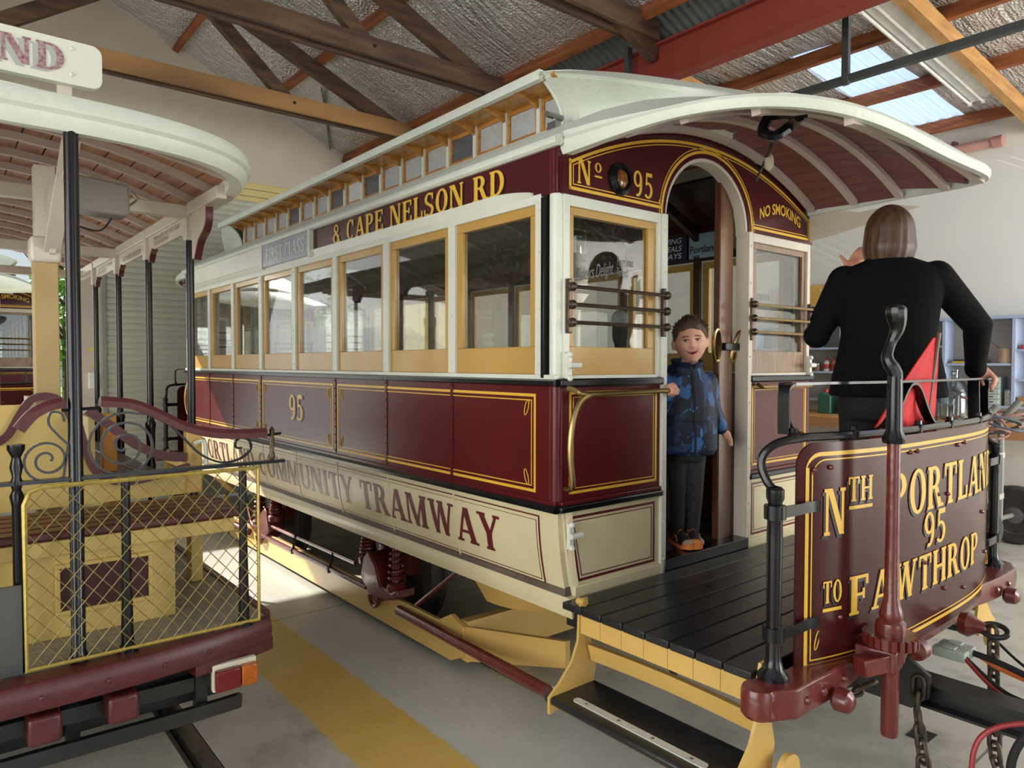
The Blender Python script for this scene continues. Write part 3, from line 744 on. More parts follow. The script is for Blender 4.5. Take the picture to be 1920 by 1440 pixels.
# ================================================================== maroon trailer tram 95
TW = 2.09; TL = -5.56; TC = TW/2
tram = thing('trailer_tram', 'maroon and cream closed tram numbered 95 with white clerestory roof', 'tram', (-2.78, TC, 0))
BAY = [-0.11 - 0.6685*k for k in range(9)]
def sy(s, d): return -d if s == 0 else TW + d
def ex(e, d): return d if e == 0 else TL - d
def P_(m, name, mat, parent=None, **k): return m.build(name, mat, parent or tram, **k)
def ybox(s, x0, d0, z0, x1, d1, z1):
    a, b = sorted((sy(s, d0), sy(s, d1))); return bx(x0, a, z0, x1, b, z1)
def xbox(e, d0, y0, z0, d1, y1, z1):
    a, b = sorted((ex(e, d0), ex(e, d1))); return bx(a, y0, z0, b, y1, z1)
def rock(z):                                    # inward tuck of the rocker at height z
    t = (1.04 - z)/0.42
    return -0.008 - 0.062*t*t if t > 0 else -0.008
rivet_mb = lambda m, pts, r=0.005: [m.ball(p, r, 6, 4) for p in pts]
CLP = [-0.61 - 0.279*k for k in range(-1, 17)]
for s in (0, 1):
    # waist panels
    SEAM = [-0.02] + [BAY[i] for i in (1, 2, 3, 5, 6, 7)] + [TL + 0.02]
    for a, b in zip(SEAM, SEAM[1:]):
        P_(ybox(s, b + 0.003, -0.03, 1.07, a - 0.003, 0.0, 1.566), 'waist_panel', maroon, bevel=0.003)
    for x in SEAM[1:-1]:
        m = ybox(s, x - 0.011, -0.005, 1.08, x + 0.011, 0.004, 1.56)
        rivet_mb(m, [(x, sy(s, 0.004), 1.10 + 0.05*i) for i in range(10)])
        P_(m, 'cover_strip', maroon)
    for a, b in ((-0.135, BAY[3] + 0.03), (BAY[3] - 0.03, BAY[5] + 0.03), (BAY[5] - 0.03, TL + 0.135)):
        m = MB()
        for ins, w in ((0.0, 0.013), (0.026, 0.005)):
            x0, x1, z0, z1 = b + ins, a - ins, 1.098 + ins, 1.53 - ins
            for q in ((x0, z0, x1, z0 + w), (x0, z1 - w, x1, z1), (x0, z0 + w, x0 + w, z1 - w), (x1 - w, z0 + w, x1, z1 - w)):
                m.add(ybox(s, q[0], 0.0008, q[1], q[2], 0.0018, q[3]).v, MB().box(0, 0, 0, 1, 1, 1).f)
        for cx, sgx in ((b + 0.062, 1), (a - 0.062, -1)):
            for cz, sgz in ((1.16, 1), (1.468, -1)):
                pts = [(cx + 0.012*math.cos(t)*sgx + 0.01*math.sin(t)*sgx, sy(s, 0.0015), cz + sgz*0.034*math.sin(t)) for t in arange(0, 2*PI, 16)[:-1]]
                m.tube(pts, 0.0024, 4, closed=True)
        P_(m, 'gold_lining', gold)
    # belt rail, sills, lower moulding
    P_(MB().sweep([(TL - 0.005, sy(s, 0.004), 1.58), (0.005, sy(s, 0.004), 1.58)], [(0.0, -0.017), (0.022, -0.01), (0.022, 0.008), (0.0, 0.016), (-0.022, 0.008), (-0.022, -0.01)], up=(0, 0, 1)), 'belt_moulding', black_p)
    P_(ybox(s, TL, -0.04, 1.594, 0.0, 0.012, 1.614), 'window_sill_rail', white_p, bevel=0.003)
    P_(ybox(s, TL, -0.02, 1.056, 0.0, 0.012, 1.075), 'waist_ledge', maroon, bevel=0.003)
    P_(MB().sweep([(TL, sy(s, 0.006), 1.042), (0.012, sy(s, 0.006), 1.042)], [(0.0, -0.016), (0.022, -0.012), (0.026, 0.004), (0.016, 0.016), (-0.02, 0.016), (-0.02, -0.012)], up=(0, 0, 1)), 'lower_moulding', black_p)
    # rocker panels
    RS = [0.0] + BAY[1:8] + [TL]
    zz = arange(0.655, 1.03, 9)
    for a, b in zip(RS, RS[1:]):
        P_(MB().slab(lambda x, z: (x, sy(s, rock(z)), z), [b + 0.002, a - 0.002], zz, lambda x, z: (x, sy(s, rock(z) - 0.025), z)), 'rocker_panel', cream)
    for x in RS[1:-1]:
        P_(MB().slab(lambda u, z: (u, sy(s, rock(z) + 0.003), z), [x - 0.007, x + 0.007], zz, lambda u, z: (u, sy(s, rock(z) - 0.004), z)), 'cover_strip', cream)
    P_(MB().slab(lambda x, t: (x, sy(s, rock(0.66) + 0.016 - 0.012*abs(t - 0.5)), 0.575 + 0.085*t), [TL + 0.02, 0.045], arange(0, 1, 5), lambda x, t: (x, sy(s, rock(0.66) - 0.03), 0.575 + 0.085*t)), 'sole_bar', cream, bevel=0.004)
    m = MB()
    for ins, w in ((0.0, 0.011), (0.022, 0.004)):
        x0, x1, z0, z1 = TL + 0.12 + ins, -0.12 - ins, 0.682 + ins, 0.998 - ins
        fr = lambda x, z: (x, sy(s, rock(z) + 0.0012), z)
        m.surf(fr, [x0, x1], [z0, z0 + w]); m.surf(fr, [x0, x1], [z1 - w*0.6, z1])
        m.surf(fr, [x0, x0 + w], arange(z0, z1, 6)); m.surf(fr, [x1 - w, x1], arange(z0, z1, 6))
    P_(m, 'red_lining', letter_red)
    # window pillars and sashes
    for x in BAY:
        m = ybox(s, x - 0.03, -0.05, 1.614, x + 0.03, 0.004, 2.36)
        rivet_mb(m, [(x, sy(s, 0.004), z) for z in (1.66, 1.9, 2.14, 2.32)], 0.006)
        P_(m, 'window_pillar', white_p, bevel=0.002)
    for k in range(8):
        x1, x0 = BAY[k] - 0.03, BAY[k + 1] + 0.03
        gx0, gx1, gz0, gz1 = x0 + 0.048, x1 - 0.048, 1.737, 2.308
        m = MB()
        for q in ((x0, 1.614, x1, gz0), (x0, gz1, x1, 2.352), (x0, gz0, gx0, gz1), (gx1, gz0, x1, gz1)):
            b = ybox(s, q[0], -0.042, q[1], q[2], -0.010, q[3]); m.add(b.v, b.f)
        w = P_(m, 'window_sash', ochre, bevel=0.003)
        P_(ybox(s, gx0, -0.030, gz0, gx1, -0.026, gz1), 'pane', glass, w)
    P_(ybox(s, TL + 0.1, -0.05, 2.35, -0.1, 0.006, 2.39), 'header_rail', white_p, bevel=0.003)
    P_(MB().slab(lambda x, t: (x, sy(s, 0.006 + 0.02*t), 2.385 + 0.045*t - (0.03*max(0, (x + 0.45)/0.3)**2 if x > -0.45 else 0)*t), [TL + 0.15] + arange(-0.45, -0.15, 7), arange(0, 1, 4), lambda x, t: (x, sy(s, -0.02), 2.385 + 0.045*t - (0.03*max(0, (x + 0.45)/0.3)**2 if x > -0.45 else 0)*t)), 'letterboard_moulding', white_p)
    P_(ybox(s, TL, -0.03, 2.378, 0.0, 0.004, 2.575), 'letterboard', maroon_deep, bevel=0.003)
    # corner posts
    for e in (0, 1):
        P_(MB().sweep([(ex(e, -0.032), sy(s, -0.028), 1.60), (ex(e, -0.032), sy(s, -0.028), 2.38)], [(0.034*math.cos(a), 0.034*math.sin(a)) for a in arange(0, 2*PI, 13)[:-1]]), 'corner_post', white_p)
        m = ybox(s, min(ex(e, -0.092), ex(e, -0.072)), -0.03, 1.6, max(ex(e, -0.092), ex(e, -0.072)), 0.014, 2.37)
        rivet_mb(m, [(ex(e, -0.082), sy(s, 0.014), z) for z in (1.65, 1.85, 2.05, 2.3)], 0.005)
        P_(m, 'black_strip', black_p, bevel=0.003)
        P_(MB().sweep([(ex(e, -0.032), sy(s, -0.028), 1.05), (ex(e, -0.032), sy(s, -0.028), 1.57)], [(0.034*math.cos(a), 0.034*math.sin(a)) for a in arange(0, 2*PI, 13)[:-1]]), 'corner_post', maroon)
        P_(MB().slab(lambda t, z: (ex(e, -0.06 + 0.075*math.sin(t)), sy(s, rock(z) - 0.07*(1 - math.cos(t))), z), arange(0, PI/2, 5), arange(0.58, 1.03, 8), lambda t, z: (ex(e, -0.06 + 0.05*math.sin(t)), sy(s, rock(z) - 0.03 - 0.05*(1 - math.cos(t))), z)), 'rocker_corner', cream)
        P_(MB().sweep([(ex(e, -0.032), sy(s, -0.028), 2.378), (ex(e, -0.032), sy(s, -0.028), 2.575)], [(0.036*math.cos(a), 0.036*math.sin(a)) for a in arange(0, 2*PI, 13)[:-1]]), 'corner_post', maroon)
    # lower roof deck and gutter
    P_(MB().tube([(TL - 0.02, sy(s, 0.012), 2.59), (0.02, sy(s, 0.012), 2.59)], 0.024, 10), 'gutter', white_roof)
    def deckz(t): return 2.605 + 0.225*(1 - (1 - t)**1.6)
    P_(MB().slab(lambda x, t: (x, sy(s, 0.01 - 0.46*t), deckz(t)), [TL, 0.0], arange(0, 1, 9), lambda x, t: (x, sy(s, -0.46*t), deckz(t) - 0.03)), 'lower_roof', white_roof)
    # clerestory
    P_(ybox(s, CLP[-1], -0.47, 2.80, CLP[0], -0.43, 2.862), 'clerestory_sill', white_warm)
    for i, x in enumerate(CLP):
        P_(ybox(s, x - 0.014, -0.47, 2.84, x + 0.014, -0.425, 3.035), 'clerestory_post', white_p)
        br = [(0.42, 2.985), (0.42, 3.04), (0.27, 3.05), (0.27, 3.03), (0.33, 3.022), (0.39, 3.005)]
        P_(MB().prism(br, lambda u, v: (x - 0.011, sy(s, -u), v), (0.022, 0, 0)), 'eave_bracket', wood_cler)
    gl = [glass_frost, glass_frost, glass_frost, glass_dark, glass_frost, glass_frost, glass_frost, glass_dark, glass_pat, glass_dark, glass_frost, glass_frost, glass_dark, glass_frost, glass_frost, glass_frost, glass_frost]
    for i, (a, b) in enumerate(zip(CLP, CLP[1:])):
        m = MB(); x0, x1 = b + 0.014, a - 0.014; gx0, gx1, z0, z1 = x0 + 0.02, x1 - 0.02, 2.878, 3.012
        for q in ((x0, 2.862, x1, z0), (x0, z1, x1, 3.035), (x0, z0, gx0, z1), (gx1, z0, x1, z1)):
            c = ybox(s, q[0], -0.465, q[1], q[2], -0.437, q[3]); m.add(c.v, c.f)
        w = P_(m, 'clerestory_sash', wood_cler)
        P_(ybox(s, gx0, -0.455, z0, gx1, -0.447, z1), 'pane', gl[i % len(gl)], w)
    P_(ybox(s, CLP[-1] - 0.1, -0.45, 3.035, -0.40, -0.27, 3.046), 'eave_soffit', wood_cler)
    P_(MB().sweep([(-5.30, sy(s, -0.262), 3.056), (-0.40, sy(s, -0.262), 3.056)], [(-0.016, -0.026), (0.016, -0.026), (0.02, 0.0), (0.014, 0.022), (-0.014, 0.022)], up=(0, 0, 1)), 'clerestory_gutter', white_roof)
    P_(MB().tube([(-4.0, sy(s, -0.32), 2.795), (-0.42, sy(s, -0.32), 2.80)], 0.008, 6), 'roof_rod', white_warm)
    for x in (-3.6, -2.6, -1.6, -0.6): P_(MB().tube([(x, sy(s, -0.32), 2.74), (x, sy(s, -0.32), 2.81)], 0.006, 5), 'rod_stay', steel)
    f = P_(ybox(s, -0.40, -0.335, 2.77, -0.34, -0.30, 2.83), 'roof_rod_lever', steel)
    P_(MB().tube([(-0.37, sy(s, -0.27), 2.86), (-0.37, sy(s, -0.37), 2.86)], 0.016, 8).tube([(-0.37, sy(s, -0.32), 2.8), (-0.37, sy(s, -0.32), 2.86)], 0.01, 6), 'lever_roller', steel, f)
# clerestory roof
def clz(t): return 3.066 + 0.13*(1 - abs(t)**2.2)
P_(MB().slab(lambda x, t: (x, TC + t*(TC - 0.25), clz(t)), [-5.30, -0.40], arange(-1, 1, 17), lambda x, t: (x, TC + t*(TC - 0.25), clz(t) - 0.02)), 'clerestory_roof', white_roof)

# lettering along the side, read from the camera's side
fs = lambda u, v, l: (u, -0.0062 - l, 2.434 + v)
lettering('lettering', '& CAPE NELSON RD', -2.125, -0.345, 0.118, fs, letter_black, tram, du=0.008, dv=-0.006)
lettering('lettering', '& CAPE NELSON RD', -2.125, -0.345, 0.118, fs, gold, tram, lift=0.001)
fb = P_(bx(-3.32, -0.03, 2.40, -2.46, -0.006, 2.572), 'class_board', M('class_board_blue_grey', (150, 158, 172), 0.25), bevel=0.004)
lettering('lettering', 'FIRST CLASS', -3.24, -2.52, 0.095, lambda u, v, l: (u, -0.0315, 2.438 + v), letter_white, fb)
P_(bx(-3.35, -0.036, 2.39, -3.32, 0.0, 2.585), 'board_bracket', white_p); P_(bx(-2.46, -0.036, 2.39, -2.43, 0.0, 2.585), 'board_bracket', white_p)
P_(bx(-5.4, -0.02, 2.41, -3.36, -0.005, 2.57), 'route_board', white_p, label='glossy pale route board')
fs = lambda u, v, l: (u, -0.002 - l, 1.252 + v)
lettering('fleet_number', '95', -2.87, -2.62, 0.185, fs, letter_black, tram, du=0.01, dv=-0.006)
lettering('fleet_number', '95', -2.88, -2.63, 0.185, fs, gold, tram, lift=0.001)
lettering('lettering', 'PORTLAND COMMUNITY TRAMWAY', -5.10, -0.415, 0.178, lambda u, v, l: (u, sy(0, rock(0.765 + v) + 0.0015), 0.765 + v), letter_red, tram)

# ------------------------------------------------------------------ roofs over the platforms
CL_, CP_, CH_ = 1.10, 3.69, 1.0
def rimz(t): return 2.592 - 0.092*(1 - min(1, abs(t))**2.16)
def capw(x): return CH_*max(0.0, 1 - (max(0.0, min(x, CL_))/CL_)**CP_)**(1/CP_)
def xmax(y):
    t = min(1.0, abs(y - TC)/CH_); return CL_*max(0.0, 1 - t**CP_)**(1/CP_)
def ceilz(x, y):
    w = max(capw(max(x, 0)), 1e-3); t = max(-1, min(1, (y - TC)/w))
    return rimz(w/CH_) - 0.035 + 0.26*(1 - (max(x, 0)/CL_)**2.2)*(1 - t*t)
def platform_roof(e):
    th = arange(PI, 0, 61)
    rim = [(ex(e, CL_*abs(math.sin(a))**(2/CP_)), TC + CH_*(1 if math.cos(a) > 0 else -1)*abs(math.cos(a))**(2/CP_), 0) for a in th]
    rim = [(x, y, rimz((y - TC)/CH_) - 0.012) for x, y, _ in rim]
    rim = [(ex(e, -0.02), rim[0][1], rim[0][2])] + rim + [(ex(e, -0.02), rim[-1][1], rim[-1][2])]
    P_(MB().sweep(rim, [(-0.03, -0.038), (0.02, -0.042), (0.03, -0.02), (0.034, 0.012), (0.022, 0.034), (-0.03, 0.038)], up=(0, 0, 1), scales=[1.0 - 0.42*min(1, max(0, abs(p[0] - ex(e, 0)))/0.5) for p in rim]), 'canopy_rim', white_roof)
    # ceiling boards
    n = 23
    for i in range(n):
        y0 = TC - CH_ + 0.02 + (2*CH_ - 0.04)*i/n + 0.003; y1 = y0 + (2*CH_ - 0.04)/n - 0.006
        xm = min(xmax(y0), xmax(y1)) - 0.02
        if xm < 0.1: continue
        P_(MB().slab(lambda x, y: (ex(e, x), y, ceilz(x, y)), arange(0.0, xm, 9), [y0, y1], lambda x, y: (ex(e, x), y, ceilz(x, y) + 0.014)), 'ceiling_board', maroon_board)
    for x in (0.05, 0.30, 0.55, 0.80, 1.02):
        w = capw(x) - 0.05
        pts = [(ex(e, x), TC + w*t, ceilz(x, TC + w*t) - 0.008) for t in arange(-1, 1, 25)]
        P_(MB().sweep(pts, [(-0.018, -0.02), (0.018, -0.02), (0.018, 0.014), (-0.018, 0.014)], up=(0, 0, 1)), 'ceiling_rib', rib_white)
    xs = [CL_*(1 - (1 - q)**2) for q in arange(0, 0.999, 13)]
    def topz_(x, y):
        d = TC - abs(y - TC); w = max(0.0, 1 - x/0.55); w = w*w*(3 - 2*w)
        return (ceilz(x, y) + 0.045)*(1 - w) + deckz(max(0.0, min(1.0, d/0.46)))*w
    P_(MB().slab(lambda x, t: (ex(e, x), TC + t*capw(x)*1.012, topz_(max(0, x), TC + t*capw(x))), [-0.01] + xs, arange(-1, 1, 41), lambda x, t: (ex(e, x), TC + t*capw(x)*1.012, min(topz_(max(0, x), TC + t*capw(x)) - 0.02, ceilz(x, TC + t*capw(x)) + 0.02))), 'canopy_roof', white_roof)
    # hood that runs the clerestory down onto the canopy
    def hood(x, t):
        """x distance from body end (negative inside), t 0..1 from roof deck up to the centre line"""
        k = (x + 0.42)/1.05; k = max(0, min(1, k)); kk = k*k*(3 - 2*k)
        Yb, zb = 0.43 + 0.10*k, None
        Ys = 0.262 + 0.30*kk; zs = 3.07 - 0.30*k - 0.05*k*k
        yb = Yb; zb = deckz(min(1, yb/0.46)) if x < 0 else (deckz(min(1, yb/0.46))*(1 - min(1, x/0.55)) + (ceilz(x, yb) + 0.045)*min(1, x/0.55)) - 0.02
        zs = max(zs, (ceilz(max(x, 0), Ys) + 0.05) if x > 0 else 0)
        if t < 0.4:
            q = t/0.4
            y = yb + (Ys - yb)*q**1.8; z = zb + (zs - zb)*q**0.75
            return (ex(e, x), y, z)
        q = (t - 0.4)/0.6; y = Ys + (TC - Ys)*q
        top = 0.13*(1 - kk) + 0.07*kk
        z = zs + top*(1 - (1 - q)**2.2)
        if x > 0: z = max(z, ceilz(x, y) + 0.05)
        return (ex(e, x), y, z)
    for s in (0, 1):
        fl = (lambda p: p) if s == 0 else (lambda p: (p[0], TW - p[1], p[2]))
        P_(MB().slab(lambda x, t: fl(hood(x, t)), arange(-0.42, 0.63, 15), arange(0, 1, 21), lambda x, t: V(fl(hood(x, t))) - V((0, -0.012 if s == 0 else 0.012, 0.02))), 'hood', white_roof, smooth=50)
        # moulded edge of the hood
        pts = [V(fl(hood(-0.42, t))) for t in arange(0.02, 0.4, 9)]
        P_(MB().tube(pts, 0.013, 6), 'hood_edge', white_roof)
        # white gusset between bulkhead corner and rim
        yy = 0.035 if s == 0 else TW - 0.05
        gs = [(0.0, 2.39), (0.0, 2.56), (0.18, 2.555), (0.3, 2.52), (0.5, 2.53), (0.62, 2.50), (0.5, 2.475), (0.25, 2.43)]
        if s == 0: gs = [(0.0, 2.55), (0.0, 2.585), (0.2, 2.585), (0.12, 2.565), (0.04, 2.555)]
        P_(MB().prism(gs, lambda u, v: (ex(e, u), yy, v), (0, 0.015, 0)), 'canopy_gusset', white_warm)
platform_roof(0); platform_roof(1)
m = MB().bar((0.62, 0.62, 2.66), (0.80, 0.50, 2.60), 0.05, 0.03).tube(catmull([(0.62, 0.60, 2.68), (0.60, 0.56, 2.6), (0.66, 0.55, 2.56), (0.70, 0.60, 2.60), (0.78, 0.52, 2.6)], 5), 0.022, 7).tube(catmull([(0.62, 0.62, 2.6), (0.52, 0.74, 2.56), (0.3, 1.0, 2.53)], 5), 0.007, 6)
b_ = P_(m, 'bell_striker', black_p)
P_(MB().ball((0.50, 0.78, 2.535), (0.02, 0.02, 0.04)), 'cord_knot', M('old_rope', (170, 158, 140), 0.9), b_)

# ------------------------------------------------------------------ end bulkheads
def bulkhead(e, near=True):
    X = lambda d: ex(e, d)
    # maroon header with the door arch cut out
    def arch_top(y): t = (y - TC)/1.03; return 2.53 + 0.265*(1 - t*t)
    A = 0.355
    def opening(y):
        t = min(1, abs(y - TC)/A); return 2.375 + 0.325*math.sqrt(max(0, 1 - t*t))
    ys = arange(0.015, TC - A, 8)
    for s in (0, 1):
        f = (lambda y: y) if s == 0 else (lambda y: TW - y)
        P_(MB().strip([(X(-0.015), f(y), 2.375) for y in ys], [(X(-0.015), f(y), arch_top(y)) for y in ys], (X(0.012) - X(-0.015), 0, 0)), 'header_panel', maroon_deep)
    ys = arange(TC - A, TC + A, 33)
    ys = [TC - A*math.cos(a) for a in arange(0, PI, 33)]
    P_(MB().strip([(X(-0.015), y, opening(y)) for y in ys], [(X(-0.015), y, arch_top(y)) for y in ys], (X(0.012) - X(-0.015), 0, 0)), 'header_panel', maroon_deep)
    # white reveal lining the arch
    P_(MB().strip([(X(-0.07), TC + (y - TC)*0.955, opening(y) - 0.016) for y in ys], [(X(-0.07), y, opening(y)) for y in ys], (X(0.004) - X(-0.07), 0, 0)), 'arch_reveal', white_warm)
    # gold lining round header and arch
    m = MB()
    for w0, w1 in ((0.022, 0.036), (0.044, 0.049)):
        for s in (0, 1):
            f = (lambda y: y) if s == 0 else (lambda y: TW - y)
            yl = arange(0.03 + w0, TC - A - 0.035, 10)
            m.surf(lambda y, t: (X(0.0135), f(y), 2.375 + w0 + (w1 - w0)*t), yl, [0, 1])
            m.surf(lambda y, t: (X(0.0135), f(0.03 + w0 + (w1 - w0)*y), 2.375 + w0 + t), [0, 1], [0, arch_top(0.05) - 2.375 - 2*w0])
            m.surf(lambda y, t: (X(0.0135), f(TC - A - w1 + (w1 - w0)*y), 2.375 + (w0 if s == 0 else w0) + t), [0, 1], [0, 0.02])
        ya = arange(0.03 + w0, TW - 0.03 - w0, 41)
        m.surf(lambda y, t: (X(0.0135), y, arch_top(y) - w0 - 0.012 - (w1 - w0)*t), ya, [0, 1])
        aa = arange(0, PI, 33)
        m.surf(lambda a, t: (X(0.0135), TC - (A + w0 + (w1 - w0)*t)*math.cos(a), 2.375 + (0.325 + w0 + (w1 - w0)*t)*math.sin(a)), aa, [0, 1])
    P_(m, 'gold_lining', gold)
    for s in (0, 1):
        f = (lambda y: y) if s == 0 else (lambda y: TW - y)
        Y = lambda a, b: tuple(sorted((f(a), f(b))))
        def B(a, b, z0, z1, d0, d1):
            y0, y1 = Y(a, b); return xbox(e, d0, y0, z0, d1, y1, z1)
        # white window frame
        m = MB()
        for q in ((0.03, 0.062, 1.6, 2.378), (0.642, 0.665, 1.6, 2.378), (0.062, 0.642, 2.33, 2.378), (0.062, 0.642, 1.595, 1.612)):
            c = B(q[0], q[1], q[2], q[3], -0.045, 0.010); m.add(c.v, c.f)
        P_(m, 'window_frame', white_p if s == 0 else white_warm, bevel=0.002)
        sm = ochre if s == 0 else M('weathered_varnish', (148, 118, 92), 0.3, coat=0.2, var=0.25, scale=12, stretch=(3, 3, 0.5), rgb2=(112, 84, 62))
        m = MB(); g0, g1, z0, z1 = 0.098, 0.585, 1.735, 2.297
        for q in ((0.062, 0.642, 1.612, z0), (0.062, 0.642, z1, 2.33), (0.062, g0, z0, z1), (g1, 0.642, z0, z1)):
            c = B(q[0], q[1], q[2], q[3], -0.04, -0.005); m.add(c.v, c.f)
        w = P_(m, 'end_sash', sm, bevel=0.002)
        P_(B(g0, g1, z0, z1, -0.022, -0.018), 'pane', glass, w)
        # door jamb post
        m = B(0.665, 0.700, 0.64, 2.375, -0.06, 0.022)
        rivet_mb(m, [(X(0.022), f(0.682), z) for z in (0.72, 0.9, 1.2, 1.45, 1.7, 2.1, 2.3)], 0.006)
        P_(m, 'door_jamb', white_p if s == 0 else white_warm, bevel=0.002)
        P_(B(0.0, 0.672, 1.562, 1.598, -0.03, 0.03), 'belt_moulding', black_p, bevel=0.008)
        P_(B(0.02, 0.665, 1.075, 1.562, -0.03, 0.008), 'waist_panel', maroon, bevel=0.002)
        m = MB()
        for ins, w_ in ((0.0, 0.012), (0.022, 0.004)):
            a0, a1, b0, b1 = 0.062 + ins, 0.640 - ins, 1.102 + ins, 1.542 - ins
            for q in ((a0, a1, b0, b0 + w_), (a0, a1, b1 - w_, b1), (a0, a0 + w_, b0, b1), (a1 - w_, a1, b0, b1)):
                c = B(q[0], q[1], q[2], q[3], 0.0085, 0.0098); m.add(c.v, c.f)
        P_(m, 'gold_lining', gold)
        P_(B(0.0, 0.672, 1.028, 1.058, -0.03, 0.03), 'lower_moulding', black_p, bevel=0.008)
        P_(B(0.01, 0.665, 1.058, 1.076, -0.03, 0.022), 'waist_ledge', maroon, bevel=0.004)
        P_(MB().prism([(0.03, 1.03), (0.665, 1.03), (0.665, 0.64), (0.10, 0.64), (0.075, 0.75), (0.05, 0.88)], lambda u, v: (X(-0.02), f(u), v), (X(0.006) - X(-0.02), 0, 0)), 'lower_panel', cream)
        m = MB()
        for ins, w_ in ((0.0, 0.012), (0.022, 0.004)):
            o_ = [(0.068 + ins, 1.005 - ins), (0.632 - ins, 1.005 - ins), (0.632 - ins, 0.715 + ins), (0.118 + ins, 0.715 + ins)]
            i_ = [(0.068 + ins + w_, 1.005 - ins - w_), (0.632 - ins - w_, 1.005 - ins - w_), (0.632 - ins - w_, 0.715 + ins + w_), (0.118 + ins + w_, 0.715 + ins + w_)]
            for k in range(4):
                j = (k + 1) % 4; m.prism([o_[k], o_[j], i_[j], i_[k]], lambda u, v: (X(0.0065), f(u), v), (X(0.0075) - X(0.0065), 0, 0))
        P_(m, 'red_lining', letter_red)
        P_(B(0.09, 0.665, 0.64, 0.70, -0.02, 0.02), 'bottom_rail', cream, bevel=0.004)
        # window guard bars
        for a in (0.048, 0.672):
            m = B(a - 0.012, a + 0.012, 1.79, 2.02, 0.01, 0.03)
            g_ = P_(m, 'guard_bracket', bronze, bevel=0.004)
            for z in (1.835, 1.91, 1.985): P_(MB().ball((X(0.042), f(a), z), 0.02, 8, 6), 'bracket_boss', bronze, g_)
        for z in (1.835, 1.91, 1.985): P_(MB().tube([(X(0.045), f(0.03), z), (X(0.045), f(0.69), z)], 0.0085, 8), 'guard_bar', brass if s else bronze)
        # hand rail on the waist panel
        if s == 0:
            p = [(X(0.03), f(0.03), 1.558), (X(0.06), f(0.05), 1.55), (X(0.07), f(0.075), 1.535), (X(0.07), f(0.2), 1.532), (X(0.07), f(0.62), 1.536), (X(0.055), f(0.68), 1.532), (X(0.03), f(0.69), 1.53)]
            P_(MB().tube(catmull(p, 5), 0.012, 8), 'hand_rail', brass)
            p = [(X(0.07), f(0.13), 1.53), (X(0.075), f(0.06), 1.50), (X(0.075), f(0.02), 1.42), (X(0.075), f(0.005), 1.3), (X(0.072), f(0.022), 1.16), (X(0.05), f(0.03), 1.135), (X(0.02), f(0.03), 1.13)]
            P_(MB().tube(catmull(p, 6), 0.0125, 8), 'hand_rail', brass)
        else:
            P_(MB().tube(catmull([(X(0.02), f(0.6), 1.55), (X(0.05), f(0.58), 1.535), (X(0.05), f(0.3), 1.53), (X(0.05), f(0.08), 1.532), (X(0.02), f(0.05), 1.535)], 5), 0.010, 8), 'hand_rail', brass)
        # white cast hinge hook
        for z in (1.655, 0.93):
            yy = 0.045 if z > 1 else 0.06
            m = MB().box(*[min(X(0.01), X(0.03)), min(f(yy - 0.012), f(yy + 0.012)), z - 0.06, max(X(0.01), X(0.03)), max(f(yy - 0.012), f(yy + 0.012)), z + 0.05])
            m.tube([(X(0.045), f(yy - 0.02), z), (X(0.045), f(yy + 0.045), z)], 0.013, 8).ball((X(0.03), f(yy), z + 0.045), 0.014, 8, 6).ball((X(0.03), f(yy), z - 0.055), 0.014, 8, 6)
            P_(m, 'hinge_hook', white_p)
    # lamp in the header
    lm = P_(MB().lathe([(0.072, 0.0), (0.072, 0.012), (0.055, 0.03), (0.046, 0.03), (0.046, 0.0)], (X(0.012), 0.365, 2.487), 'x' if e == 0 else 'x', 24).xf(lambda p: p if e == 0 else (2*X(0.012) - p.x, p.y, p.z)), 'lamp_bezel', black_p)
    P_(MB().ball((X(0.02), 0.365, 2.487), (0.02, 0.047, 0.047), 16, 10), 'lamp_lens', M('amber_headlamp', (150, 92, 40), 0.15, var=0.5, scale=70, rgb2=(84, 56, 30)), lm)
    # sill of the doorway
    m = xbox(e, -0.08, 0.69, 0.615, 0.03, 1.40, 0.715)
    rivet_mb(m, [(X(0.03), y, 0.64) for y in (0.8, 1.0, 1.2, 1.35)], 0.007)
    P_(m, 'door_sill', black_p, bevel=0.006)
    # sliding door leaf standing half open
    d = P_(xbox(e, -0.095, 1.235, 0.71, -0.055, 1.36, 2.66), 'sliding_door', wood_stile, bevel=0.006, label='varnished wooden sliding door pushed half open')
    P_(xbox(e, -0.09, 1.36, 0.71, -0.06, 1.62, 1.6), 'door_panel', wood_dark, d, bevel=0.004)
    P_(xbox(e, -0.09, 1.36, 2.3, -0.06, 1.62, 2.6), 'door_top_rail', wood_dark, d)
    if near:
        for q, yy in ((0, 1.235), (1, 1.345)):
            pts = [(X(-0.045 + 0.03*math.sin(t)*0.5), yy + (0.035 if q else -0.035)*(1 if True else 0) + 0.03*math.cos(t) + (0.02 if q else -0.02)*math.sin(t), 1.76 + 0.085*math.sin(t)) for t in arange(0, 2*PI, 21)[:-1]]
            P_(MB().tube(pts, 0.009, 7, closed=True), 'door_handle', brass_b, d)
        P_(MB().box(-0.055, 1.26, 1.735, -0.03, 1.42, 1.775), 'lock_case', black_p, d, bevel=0.004)
bulkhead(0); bulkhead(1, False)
